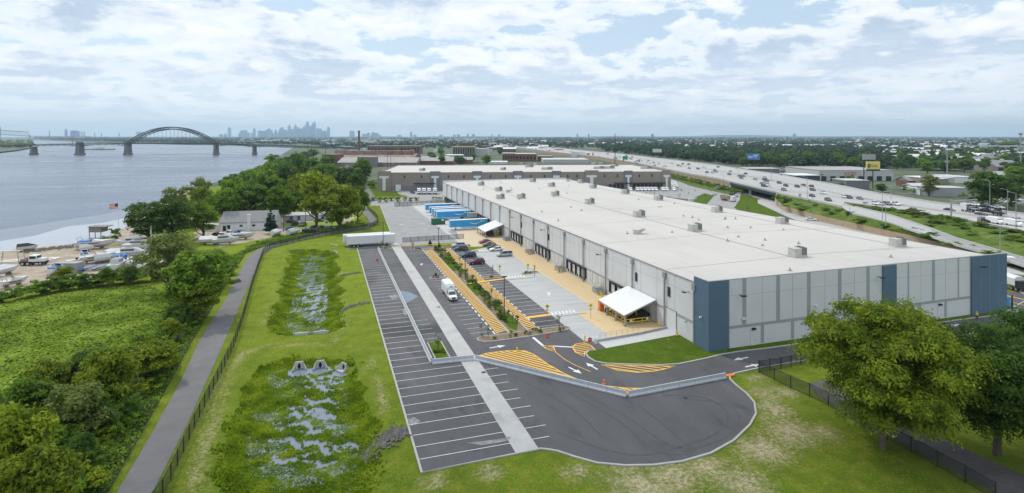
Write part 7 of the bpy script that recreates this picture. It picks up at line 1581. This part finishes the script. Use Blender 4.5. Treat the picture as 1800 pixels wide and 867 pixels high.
def trunk_mesh(name, Hh, r, seed=0, crown0=.35, limbs=6, spread=.5):
    rg = random.Random(seed); mb = MB(); p = Vector((0,0,-.3)); rad = r; n = 5; top = Hh*.75
    prev = p
    for i in range(1, n+1): q = Vector((rg.uniform(-.03,.03)*Hh, rg.uniform(-.03,.03)*Hh, top*i/n)); mb.tube(prev, q, rad, rad*.82, n=8, cap=False); prev = q; rad *= .82
    for i in range(limbs):
        z = Hh*(crown0*.8+.35*i/limbs); a = rg.uniform(0,6.28); L = Hh*spread*rg.uniform(.5,.9); e = Vector((math.cos(a)*L*.7, math.sin(a)*L*.7, z+L*.55)); m_ = Vector((math.cos(a)*L*.3, math.sin(a)*L*.3, z+L*.18)); b = Vector((0,0,z)); mb.tube(b, m_, r*.42, r*.3, n=6, cap=False); mb.tube(m_, e, r*.3, r*.1, n=5, cap=False)
        for k in range(2): a2 = a+rg.uniform(-.8,.8); mb.tube(m_, m_+Vector((math.cos(a2)*L*.45, math.sin(a2)*L*.45, L*.4)), r*.18, r*.05, n=4, cap=False)
    return mb.mesh(name, M['trunk'])
# shared tree shapes: unit = 10 m tall, 5 m crown radius
TR = {}
def proto(key, leafm, nl, nleaf, ls, shape='round', seed=0, zc=.07, Rw=5.0, flat=.8):
    cm = crown_mesh('crown', M[leafm], nl, nleaf, ls, shape, seed, Rw=Rw, Hh=10*(1-zc), flat=flat); v = np.empty(len(cm.vertices)*3, np.float32); cm.vertices.foreach_get('co', v); v[2::3] += 10*zc; cm.vertices.foreach_set('co', v); cm.update()
    TR[key] = (cm, trunk_mesh('trunk', 10, .34, seed, zc))
for i in range(3): proto(f'g{i}', 'leaf', 40, 7500, .27, 'round', 30+i)
for i in range(2): proto(f'y{i}', 'leaf_y', 40, 7500, .27, 'round', 40+i)
for i in range(3): proto(f'd{i}', 'leaf_d', 40, 7500, .27, 'round', 50+i)
for i in range(2): proto(f'o{i}', 'leaf_o', 34, 6200, .25, 'vase', 60+i)
proto('fir', 'leaf_b', 80, 7000, .22, 'cone', 70, zc=.05, flat=.5)
proto('yg', 'leaf_y', 9, 260, .24, 'vase', 80, zc=.35, Rw=3.2); proto('gg', 'leaf', 10, 420, .26, 'vase', 81, zc=.25, Rw=3.0)
def bush_proto(key, leafm, seed, n=1500, ls=.20): TR[key] = (crown_mesh('foliage', M[leafm], 12, n, ls, 'round', seed, Rw=5.0, Hh=6.0), None)
for key, lm in (('bg','leaf'),('by','leaf_y'),('bd','leaf_d'),('bo','leaf_o')): bush_proto(key, lm, hash(key) % 97 if False else {'bg':3,'by':5,'bd':8,'bo':12}[key], 1900, .30)
def tree(key, x, y, z, Hh, Rw, lab, grp=None, nm='tree', cat='tree', rz=None):
    cm, tm = TR[key]; r = empty(nm, (x,y,z), random.uniform(0,6.28) if rz is None else rz, lab, cat, grp); r.scale = (Rw/5, Rw/5, Hh/(10 if tm else 6))
    if tm: o = bpy.data.objects.new('trunk', tm); COL.objects.link(o); o.parent = r
    o = bpy.data.objects.new('crown' if tm else 'foliage', cm); COL.objects.link(o); o.parent = r; return r
def tpx(key, u, vb, vt, w_, lab, grp=None, z=0.0, **k):
    Yc = F0*(H-z)/(vb-V0); kk = Yc/F0; s, t = G(u, vb, z); return tree(key, s, t, z, (vb-vt)*kk, w_*kk/2, lab, grp, **k)
# --- big trees at the right front, built at full size ---
def hero(x, y, Hh, Rw, lm, seed, nleaf, ls, lab, zc=.055, nl=50):
    r = empty('large_tree', (x,y,0), 0, lab, 'tree'); cm = crown_mesh('crown', M[lm], nl, nleaf, ls, 'round', seed, Rw=Rw*1.0, Hh=Hh*(1-zc), tight=True); o = bpy.data.objects.new('crown', cm); COL.objects.link(o); o.parent = r; o.location = (0,0,Hh*zc)
    o = bpy.data.objects.new('trunk', trunk_mesh('trunk', Hh, .45, seed, .25, 9)); COL.objects.link(o); o.parent = r
x, y = G(1553,788); hero(x, y, 19.8, 11.6, 'leaf_h', 5, 110000, .19, 'huge yellow-green tree standing before the right half of the warehouse')
x, y = G(1752,800); hero(x, y, 17.0, 8.2, 'leaf_d', 9, 52000, .17, 'large dark green tree at the right edge, in front')
x, y = G(1830,720); hero(x, y, 16.0, 7.5, 'leaf_d', 12, 34000, .18, 'dark tree cut by the right edge, behind the front one')
x, y = G(1850,830); hero(x, y, 13.0, 6, 'leaf_d', 14, 26000, .17, 'dark leafy tree in the lower right corner')
# --- left mid trees ---
for a in [('g0',345,560,428,130,'tall light green tree between the hedge field and the path'),('y0',340,566,478,95,'yellow-green bushy tree in front of the light green one'),('o0',296,520,398,120,'grey-green willow-like tree behind the light green one'),('g1',372,505,432,78,'round bright green tree left of the path bend'),('d0',302,470,404,60,'dark green tree among the boats'),
 ('d1',262,430,345,90,'broad dark green tree at the water edge by the flagpole'),('d2',300,428,340,85,'dark spreading tree just right of the waterside one'),('g2',357,418,347,62,'mid green tree left of the club house'),('o1',317,400,322,70,'grey-green tree with thin top showing over the river'),('o0',352,385,305,45,'slender open tree breaking the river line'),('y1',352,392,322,50,'golden green tree behind the club house trees'),
 ('g0',410,392,304,62,'tall green tree left of centre behind the club house'),('g1',395,398,325,70,'green tree in the wood behind the club house'),('d0',440,392,315,80,'dark tree in the wood behind the club house'),('g2',492,392,320,62,'bright green round tree above the long white building'),('g0',465,372,292,75,'green tree by the river beyond the club house'),('d1',500,345,278,60,'dark tree on the river bank near the bridge end'),('y0',556,398,289,84,'tall golden green tree behind the low white building'),('y1',530,372,298,60,'yellowish tree at the left of the tall golden one'),
 ('y1',598,404,316,96,'big round golden green tree beside the path end'),('g1',628,392,322,46,'green limb-like tree joined to the big round one'),('fir',476,411,350,34,'dark green conifer beside the boat club'),('d2',520,330,263,40,'distant dark tree above the bend of the river'),('d0',545,325,270,50,'dark tree beyond the golden ones'),('g1',580,330,284,52,'green tree in the belt behind the golden trees'),('d1',610,330,290,44,'dark green tree near the tan warehouse corner'),('d2',630,325,296,40,'dark tree touching the tan warehouse corner'),('g0',480,300,268,36,'small riverside tree close to the far bridge end')]:
    tpx(a[0], a[1], a[2], a[3], a[4], a[5], nm='broadleaf_tree' if a[0] != 'fir' else 'conifer')
rr = random.Random(17)
for i in range(16):
    u = rr.uniform(385,640); v = rr.uniform(330,388)
    if u > 560: v = rr.uniform(325,352)
    tpx(rr.choice(['g0','d0','g2','d1','g1']), u, v, v-rr.uniform(38,62), rr.uniform(36,60), 'green tree in the thick of the wood behind the boat club', 'trees of the wood behind the boat club', nm='broadleaf_tree')
for i in range(12):
    f = i/11; u = 400+150*f; v = 340-62*f; tpx(rr.choice(['g0','d0','g2','d1']), u+rr.uniform(-6,6), v, v-34+16*f, 40-14*f, 'tree of the line along the river bank', 'trees lining the river bank', nm='broadleaf_tree')
# belt left of path: scrub trees bottom left
for i in range(34):
    for _ in range(50):
        u, v = rr.uniform(-40, 400), rr.uniform(560, 960); p = G(u, v); pth = np.interp(v, [540,600,670,760,867,960], [395,350,318,268,205,150]); fld = np.interp(u, [0,100,200,300], [690,650,600,545])
        if u < pth-26-(v-600)*.06 and v > fld+30: break
    key = rr.choice(['g0','o0','d0','g1','o1','y0','g2','d2']); Yc = F0*H/(v-V0); kk = Yc/F0; hh = rr.uniform(3.5,7.5)
    tpx(key, u, v, v-hh/kk, hh*rr.uniform(.8,1.2)/kk, 'scrub tree in the thicket between the leafy marsh and the path', 'thicket trees left of the path', nm='broadleaf_tree')
tpx('y0', 20, 900, 690, 150, 'bright yellow-green tree in the bottom left corner', nm='broadleaf_tree'); tpx('y1', 62, 955, 770, 160, 'second yellow-green tree at the bottom left edge', nm='broadleaf_tree')
tpx('o1', 130, 790, 668, 120, 'grey-green tree in the middle of the lower left thicket', nm='broadleaf_tree'); tpx('y1', 190, 740, 600, 110, 'light tree with bare branches in the left thicket', nm='broadleaf_tree')
# bushes: hedge between field and boat yard, path edge, island shrubs
for i in range(26):
    u = -20+300*i/25+rr.uniform(-4,4); v = np.interp(u, [0,100,200,300], [535,512,500,492]); w_ = rr.uniform(26,42); tpx(rr.choice(['bg','bd','bg','bo']), u, v, v-rr.uniform(20,34), w_*1.5, 'leafy bush in the hedge between the boat yard and the marsh', 'bushes of the hedge by the boat yard', nm='bush', cat='bush')
tpx('y0',113,500,464,32,'small round yellow-green tree with a bare stem above the hedge', nm='broadleaf_tree'); tpx('gg',88,520,475,24,'narrow russet-topped bush tree in the hedge', nm='broadleaf_tree'); tpx('d0',229,505,460,30,'dark tall bush in the hedge before the boats', nm='broadleaf_tree'); tpx('g1',190,508,466,34,'light green tall bush in the hedge', nm='broadleaf_tree')
tpx('bg',187,427,412,24,'round clipped green bush near the long motor cruiser', nm='bush', cat='bush'); tpx('bd',200,423,398,30,'dark round shrub beside the dock hut', nm='bush', cat='bush'); tpx('bd',250,430,400,30,'dark bush under the waterside trees', nm='bush', cat='bush')
for i in range(42):
    v = 470+420*(i/41)**1.3; c_ = np.interp(v, [445,480,520,560,600,670,760,867,960], [432,408,386,362,336,300,250,188,140]); u = c_-rr.uniform(6,34)*(v-V0)/260
    tpx(rr.choice(['bg','bd','bg','bo','by']), u, v, v-rr.uniform(1.2,3.2)*(v-V0)/H, rr.uniform(3,6)*(v-V0)/H, 'bush on the overgrown edge beside the path', 'bushes along the path edge', nm='bush', cat='bush')
for i in range(28):
    u = 395+235*i/27; v = np.interp(u, [395,440,480,520,560,600,630], [470,436,424,414,407,399,394])+rr.uniform(-2,1); tpx('bg', u, v, v-rr.uniform(5,8), rr.uniform(13,20), 'low bush in the green strip above the path bend', 'low bushes above the path bend', nm='bush', cat='bush')
for i in range(16):
    u = 400+rr.uniform(-30,14); v = rr.uniform(440,500); tpx(rr.choice(['bg','by']), u, v, v-rr.uniform(6,12), rr.uniform(16,28), 'light green bush on the slope left of the path bend', 'light bushes by the path bend', nm='bush', cat='bush')
for i in range(9): u = 646+11*i; tpx('bd', u, 355+rr.uniform(-2,2), 346, 16, 'dark bush in the hedge before the tan warehouse yard', 'bushes before the tan warehouse yard', nm='bush', cat='bush')
for i in range(5): tpx('bg', 762+6*i, 351, 345, 11, 'small bush by the far end of the big warehouse', 'bushes at the far end of the big warehouse', nm='bush', cat='bush')
for i in range(12): u = 570+8*i; tpx(rr.choice(['bg','by']), u, 326+rr.uniform(-4,6), 315, 24, 'rough bush on the waste ground left of the tan warehouse', 'bushes left of the tan warehouse', nm='bush', cat='bush')
# motorway bank shrubs
for i in range(50):
    f = rr.random(); A = RA[int(f*13.99)]; B_ = RB[int(f*13.99)]; q = A.lerp(B_, rr.uniform(.1,.9)); w_ = rr.uniform(1.8,4.0); tree(rr.choice(['bg','bd']), q.x+rr.uniform(-4,4), q.y+rr.uniform(-2,2), q.z-.4, rr.uniform(1.0,2.2), w_, 'low shrub on the near motorway embankment', 'shrubs on the near motorway embankment', nm='bush', cat='bush')
mA = resample([(*p,HZ-.1) for p in GL(hw_lo2, HZ)], 40); mB = resample([(r_[0],r_[1],r_[2]-.05) for r_ in ru[1:]], 40)
for i in range(52):
    k_ = rr.randint(3,36); q = mA[k_].lerp(mB[k_], rr.random()**1.8*.7+.06); tree(rr.choice(['bg','bd','bd','bo']), q.x+rr.uniform(-3,3), q.y, q.z-.4, rr.uniform(1.2,2.4), rr.uniform(2.4,5.0), 'low shrub on the grass bank between motorway and ramp', 'shrubs between motorway and ramp', nm='bush', cat='bush')
for i in range(16):
    u = 1180+120*i/15; v = 312+28*i/15; tpx(rr.choice(['bd','bg']), u, v, v-9, 20, 'bush on the bank below the tan motorway wall', 'bushes below the motorway wall', nm='bush', cat='bush')
# young trees in the parking area
for a in [('gg',770,617,583,26,'young green tree in the square planter by the barriers'),('yg',983,578,547,22,'young silvery tree at the right nose of the planting bed'),('yg',866,488,462,14,'thin young tree on the middle island'),('yg',940,486,461,14,'thin young tree on the dock side island'),('yg',858,595,567,18,'thin young tree at the left nose of the planting bed'),('gg',836,500,482,14,'small green tree in the planting bed by the middle pole'),('gg',901,570,541,14,'narrow green tree in the near planting bed'),('gg',872,540,516,16,'green bushy tree in the planting bed by the near pole'),('gg',864,520,500,12,'young tree in the middle of the planting bed'),('fir',756,431,417,10,'small dark cone shaped tree by the truck court fence'),('fir',772,436,422,9,'small dark cone tree right of the first one'),('yg',725,440,420,14,'thin young tree by the fence left of the small cones'),('fir',766,440,427,8,'tiny cone shaped shrub tree by the far pole'),('gg',808,462,447,9,'small tree near the parked SUVs'),('gg',783,448,432,10,'small yellow-green tree at the far end of the bed'),('yg',672,438,419,12,'thin young tree in front of the white trailers'),('gg',878,556,533,12,'slim young tree right of the near light pole'),('yg',1646,598,566,16,'thin young tree at the kerb near the big yellow-green tree'),('yg',1748,588,560,14,'small tree beside the road at right'),('gg',1232,366,352,10,'young tree on the verge by the side road'),('gg',1314,372,360,9,'young tree on the triangular verge')]:
    tpx(a[0], a[1], a[2], a[3], a[4], a[5], nm='young_tree', z=.12)
for i in range(20): u = rr.uniform(1120,1260); v = rr.uniform(335,352); tpx('gg', u, v, v-rr.uniform(5,8), 5, 'young tree planted beside the van parking', 'young trees by the van parking', nm='young_tree')
for i in range(95):
    s, t = rr.uniform(34.7,37.8), rr.uniform(106.5,191); k_ = rr.choice(['bg','bo','by','bd','bo']); tree(k_, s, t, .1, rr.uniform(.6,1.6), rr.uniform(.5,1.15), 'small shrub in the long mulched planting bed', 'shrubs of the long planting bed', nm='shrub', cat='shrub')
for i in range(22): s, t = rr.uniform(28.5,45), rr.uniform(103,105.2); tree(rr.choice(['bg','bo','by']), s, t, .1, rr.uniform(.4,.9), rr.uniform(.3,.55), 'small shrub at the near nose of the planting bed', 'shrubs at the near end of the bed', nm='shrub', cat='shrub')
for s, t, n in ((19.3,100,6),(43.5,148.6,4),(54,149.8,6),(29,152.5,4),(30,193,5),(19.7,197.7,3)):
    for _ in range(n): tree(rr.choice(['bd','by','bo']), s+rr.uniform(-1,1), t+rr.uniform(-.6,.6), .1, rr.uniform(.4,.8), rr.uniform(.3,.6), 'low shrub on a small kerbed island', 'shrubs on the small islands', nm='shrub', cat='shrub')
for i in range(42):
    u = rr.uniform(1440,1800); vv = np.interp(u,[1440,1542,1634,1727,1800],[322,341,356,368,378]); v = rr.uniform(310 if u < 1700 else 325, vv-5); tpx(rr.choice(['bd','bd','bg']), u, v, v-rr.uniform(7,17), rr.uniform(14,30), 'dark green bush between the roofs just beyond the motorway', 'bushes just beyond the motorway', nm='bush', cat='bush')
# --- ground cover that nobody could count ---
def scatter(poly, n, seed=1):
    rg = np.random.default_rng(seed); P_2 = np.array(poly); lo_, hi_ = P_2.min(0), P_2.max(0); out = []
    while sum(len(o) for o in out) < n: q = rg.uniform(lo_, hi_, (n*2,2)); out.append(q[inpoly(q, poly)])
    return np.concatenate(out)[:n]
def noise2(p, s, seed=0):
    rg = np.random.default_rng(seed); v = np.zeros(len(p))
    for k in range(5):
        a = rg.uniform(0, 6.28, 3); f = s*(1.7**k); d = rg.normal(size=2); d /= np.linalg.norm(d); e = np.array([-d[1], d[0]]); v += np.sin(p@d*f+a[0]+1.3*np.sin(p@e*f*.8+a[1]))/(1.35**k)
    return v/2.6
# lotus field
FIELD = GL([(-420,560),(-60,545),(0,538),(60,527),(120,518),(200,509),(262,502),(285,515),(296,540),(290,570),(262,600),(200,640),(120,690),(40,720),(-60,760),(-420,760)])
p = scatter(FIELD, 95000, 3); z = .25+.14*np.abs(noise2(p, .5, 2))+rng.uniform(0,.28,len(p)); C = np.c_[p, z]; Nn = np.c_[rng.normal(0,.34,(len(p),2)), np.ones(len(p))]
V, F_ = quads(C, Nn, rng.uniform(.14,.36,len(p)), 1.1); o = np_obj('marsh_plants', V, F_, M['lotus']); tag(o, kind='stuff'); o['label'] = 'dense sheet of bright green broad marsh leaves at left'
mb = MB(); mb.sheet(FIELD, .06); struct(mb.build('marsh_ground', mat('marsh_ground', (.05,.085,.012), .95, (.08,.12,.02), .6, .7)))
# undergrowth of the thicket
UND = GL([(-420,700),(-60,700),(60,680),(150,640),(230,590),(290,560),(300,520),(300,500),(330,470),(400,455),(436,440),(470,424),(520,414),(560,406),(606,398),(640,393),(646,398),(600,403.5),(560,412),(500,427),(462,434),(432,446),(408,482),(386,520),(362,560),(338,600),(300,670),(250,760),(190,867),(150,940),(-420,1000)])
p = scatter(UND, 60000, 4); hh = .35+.9*np.clip(noise2(p, .35, 5)+.6, 0, 1.6)*rng.random(len(p)); C = np.c_[p, hh*.8]; Nn = np.c_[rng.normal(0,.8,(len(p),2)), np.ones(len(p))]
V, F_ = quads(C, Nn, rng.uniform(.12,.30,len(p)), .8); o = np_obj('undergrowth', V, F_, [M['leaf']]); tag(o, kind='stuff'); o['label'] = 'tangled green undergrowth between marsh and path'
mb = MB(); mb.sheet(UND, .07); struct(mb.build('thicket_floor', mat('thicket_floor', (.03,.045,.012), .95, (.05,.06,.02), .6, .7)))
# reeds in the basins
def reeds(B, W, n, seed, hgt, lab, inset=3.0):
    p = scatter(B, n, seed); dE = poly_dist(p, B); keep = dE > inset+1.3*noise2(p, .45, seed+1)+rng.normal(0,.5,len(p))
    for cu_, cv_ in ((526,640),(562,637),(604,640),(530,586),(563,583)): cc_ = G(cu_, cv_+4); keep &= np.hypot(p[:,0]-cc_[0], p[:,1]-cc_[1]) > 1.9
    for w_ in W: ins = inpoly(p, w_); dd = poly_dist(p, w_); nz = noise2(p, 1.7, seed+3); keep &= ~(ins & (nz+rng.normal(0,.07,len(p)) < np.clip(.05+dd*.20, 0, .62)*.8-.40))
    p = p[keep]; n = len(p); zg = ground_z(p); hh = hgt*(.55+.5*np.clip(noise2(p, .6, 9)+.5, 0, 1.4))*rng.uniform(.6,1.2,n); a = rng.uniform(0, 6.28, (n,3)); V, F_ = [], []
    for k in range(3):
        dx, dy = np.cos(a[:,k]), np.sin(a[:,k]); w_ = .13+.05*rng.random(n); lean = rng.normal(0,.22,(n,2)); b0 = np.c_[p[:,0]-dx*w_, p[:,1]-dy*w_, zg]; b1 = np.c_[p[:,0]+dx*w_, p[:,1]+dy*w_, zg]; t0 = np.c_[p[:,0]+lean[:,0]*hh, p[:,1]+lean[:,1]*hh, zg+hh]; V.append(np.stack([b0,b1,t0],1).reshape(-1,3))
    V = np.concatenate(V); nv = len(V); C = np.c_[p[:,0], p[:,1], zg+hh*.8]; Nn = np.c_[rng.normal(0,.8,(n,2)), np.ones(n)]; V2, _ = quads(C, Nn, .13+.10*rng.random(n), .7); V2 = V2.reshape(-1,4,3)[:,:3].reshape(-1,3); V = np.concatenate([V, V2])
    o = np_obj('reeds', V, np.arange(len(V)).reshape(-1,3), M['reed']); tag(o, kind='stuff'); o['label'] = lab
reeds(B1, [WCH1], 70000, 6, .50, 'rushes and marsh grass filling the near basin')
reeds(B2, [WCH2, WCH3], 34000, 7, .4, 'rushes and marsh grass filling the far basin', 1.8)
# rough grass tufts that break up the lawn
LAWN = GL([(262,900),(350,740),(400,650),(432,560),(446,500),(462,455),(500,435),(560,422),(600,414),(606,436),(622,440),(670,600),(712,740),(742,840),(960,800),(1100,828),(1250,805),(1340,740),(1330,690),(1300,668),(1340,660),(1450,722),(1560,790),(1700,880),(1700,960),(262,960)])
p = scatter(LAWN, 42000, 8); keep = ground_z(p) > -1.0; p = p[keep]; zg = ground_z(p); C = np.c_[p, zg+.03]; Nn = np.c_[rng.normal(0,1,(len(p),2)), np.full(len(p),1.4)]
V, F_ = quads(C, Nn, rng.uniform(.04,.11,len(p)), .8); o = np_obj('grass_tufts', V, F_, M['reed']); tag(o, kind='stuff'); o['label'] = 'uneven tufts of grass over the lawn'
# ---------------- far woods ----------------
def tiny(name, seed, n=70): return crown_arrays(7, n, .26, 'round', seed)
protos = [tiny('t', s) for s in range(6)]
def woods(name, spots, lab, m='far_tree'):
    Vs, n = [], 0; rg = np.random.default_rng(5)
    for (x, y, hh, rw) in spots:
        C, Nn, S = protos[rg.integers(6)]; a = rg.uniform(0,6.28); c, s = math.cos(a), math.sin(a); R2 = np.array([[c,-s,0],[s,c,0],[0,0,1]]); sc_ = np.array([rw,rw,hh]); CC = (C@R2.T)*sc_+np.array([x,y,0]); V, F_ = quads(CC, Nn@R2.T, S*rw*1.15, .9, rg); Vs.append(V)
    V = np.concatenate(Vs); o = np_obj(name, V, np.arange(len(V)).reshape(-1,4), M[m]); tag(o, kind='stuff'); o['label'] = lab; return o
def sw(n, ufun, seed, hh=(9,15)):
    rg = random.Random(seed); out = []
    while len(out) < n:
        q = ufun(rg)
        if q is None: continue
        u, v = q; x, y = G(u, v); h_ = rg.uniform(*hh)*(1 if v > 246 else 1.4); out.append((x, y, h_, h_*rg.uniform(.5,.8)*(1 if v > 250 else 1.5)))
    return out
def right(rg):
    u = rg.uniform(1060, 1860); vmax = np.interp(u, [1060,1190,1300,1400,1500,1700,1860],[266,280,291,294,296,298,300]); v = 241.5+(vmax-241.5)*rg.random()**1.7
    if u > 1600 and v > 258 and rg.random() < .45: return None
    if 1500 < u and rg.random() < .25: return None
    return u, v
def mid(rg):
    u = rg.uniform(560, 1100); v = 241.3+20*rg.random()**1.8
    if rg.random() < (.35 if u < 860 else .1): return None
    return u, v
def left(rg):
    u = rg.uniform(60, 560); lim = np.interp(u, [60,100,150,225,330,440,560],[244.5,246.2,248,250.3,252.3,253.4,256]); v = 240.8+(lim-240.8)*rg.random(); 
    if u > 390 and 244.5 < v < 252 and rg.random() < .6: return None
    return u, v
woods('far_woods', sw(5200, right, 1), 'mass of hazy green woods beyond the motorway')
woods('far_woods', sw(2600, mid, 2), 'hazy belts of trees on the plain in the middle')
woods('far_woods', sw(2600, left, 3, (10,16)), 'blue-green wooded bank across the river')
def penin(rg): u = rg.uniform(-120, 56); return u, rg.uniform(248.5, 261.5)
woods('bank_woods', sw(260, penin, 4, (13,17)), 'wooded point of land at the left edge of the river', 'leaf_o')
# separate trees in the middle distance
rr = random.Random(29)
for i in range(160):
    z_ = rr.random() if i < 100 else (.2 if i % 2 else .9)
    if z_ < .55: u, v = rr.uniform(1200,1800), 0; v = rr.uniform(268, np.interp(u,[1200,1300,1400,1500,1620,1800],[284,293,296,298,306,312]))
    elif z_ < .8: u, v = rr.uniform(565,880), rr.uniform(262,296)
    else: u, v = rr.uniform(1580,1800), rr.uniform(262,300)
    tpx(rr.choice(['d0','d1','g0','d2','g1']), u, v, v-rr.uniform(.30,.46)*(v-V0), rr.uniform(.32,.5)*(v-V0), 'dark green tree standing among roofs in the middle distance', 'trees among the distant roofs', nm='broadleaf_tree')
for a in [('d0',1742,366,292,92,'big dark tree beyond the motorway at the right'),('d1',1777,362,300,60,'dark tree right of the big one beyond the motorway'),('o0',1633,345,303,36,'open crowned tree between the white huts beyond the motorway'),('g1',1790,320,290,50,'green tree below the antenna mast'),('d2',1550,338,322,26,'small tree right of the yellow billboard'),('d1',1484,334,318,18,'small dark tree by the showroom'),('y0',1772,262,246,40,'light green tree crown on the far right rise'),('d0',1700,295,275,50,'dark tree mass in front of the distant houses'),('d1',1665,300,280,60,'dark tree clump left of the distant houses'),('d2',1630,300,281,50,'dark tree clump above the pink factory'),('d0',1735,276,258,36,'dark round tree before the long white flats'),('g2',855,290,270,22,'dark green tree beside the red brick halls'),('d2',828,286,268,24,'dark tree between the flats and the brick halls')]:
    tpx(a[0], a[1], a[2], a[3], a[4], a[5], nm='broadleaf_tree')
# ---------------- air ----------------
m = bpy.data.materials.new('air'); m.use_nodes = True; nt = m.node_tree; nt.nodes.clear(); out = nt.nodes.new('ShaderNodeOutputMaterial'); pv = nt.nodes.new('ShaderNodeVolumePrincipled')
pv.inputs['Color'].default_value = (.62,.83,1.0,1); pv.inputs['Density'].default_value = HAZE_D = 0.00007; pv.inputs['Anisotropy'].default_value = .35
nt.links.new(pv.outputs[0], out.inputs['Volume'])
mb = MB(); mb.box(-22000,-1500,-5.5,22000,21500,430); hz = mb.build('haze', m, rz=-YAW); hz['kind'] = 'stuff'; hz['label'] = 'pale blue haze over the plain'
# half-clear cloud mesh added out of view, above the picture, to shade the foreground
def cloud():
    m = bpy.data.materials.new('shade_cloud'); m.use_nodes = True; nt = m.node_tree; p = nt.nodes['Principled BSDF']; p.inputs['Base Color'].default_value = (.85,.86,.88,1); p.inputs['Roughness'].default_value = 1
    t = nt.nodes.new('ShaderNodeBsdfTransparent'); mx = nt.nodes.new('ShaderNodeMixShader'); mx.inputs[0].default_value = .38; nt.links.new(t.outputs[0], mx.inputs[1]); nt.links.new(p.outputs[0], mx.inputs[2]); nt.links.new(mx.outputs[0], nt.nodes['Material Output'].inputs['Surface'])
    rg = random.Random(44); mb = MB(); z = 1500.0; k = z/math.tan(SUN_EL)
    for i in range(14*8):
        x = -170+(i%14)*38+rg.uniform(-9,9); y = 44-(i//14)*38+rg.uniform(-9,9); r = rg.uniform(28, 40)
        c = (x+SD.x*k, y+SD.y*k, z+rg.uniform(-25,45)); secs = []
        for a in np.linspace(-1.35, 1.35, 7): secs.append([(c[0]+r*math.cos(a)*math.cos(q)*rg.uniform(.9,1.1), c[1]+r*math.cos(a)*math.sin(q)*rg.uniform(.9,1.1), c[2]+r*.45*math.sin(a)) for q in np.linspace(0,2*math.pi,13)[:-1]])
        mb.ring(secs)
    o = mb.build('cloud', m, smooth=True); o['kind'] = 'stuff'; o['label'] = 'unseen cloud added high above the river to shade the foreground'
cloud()
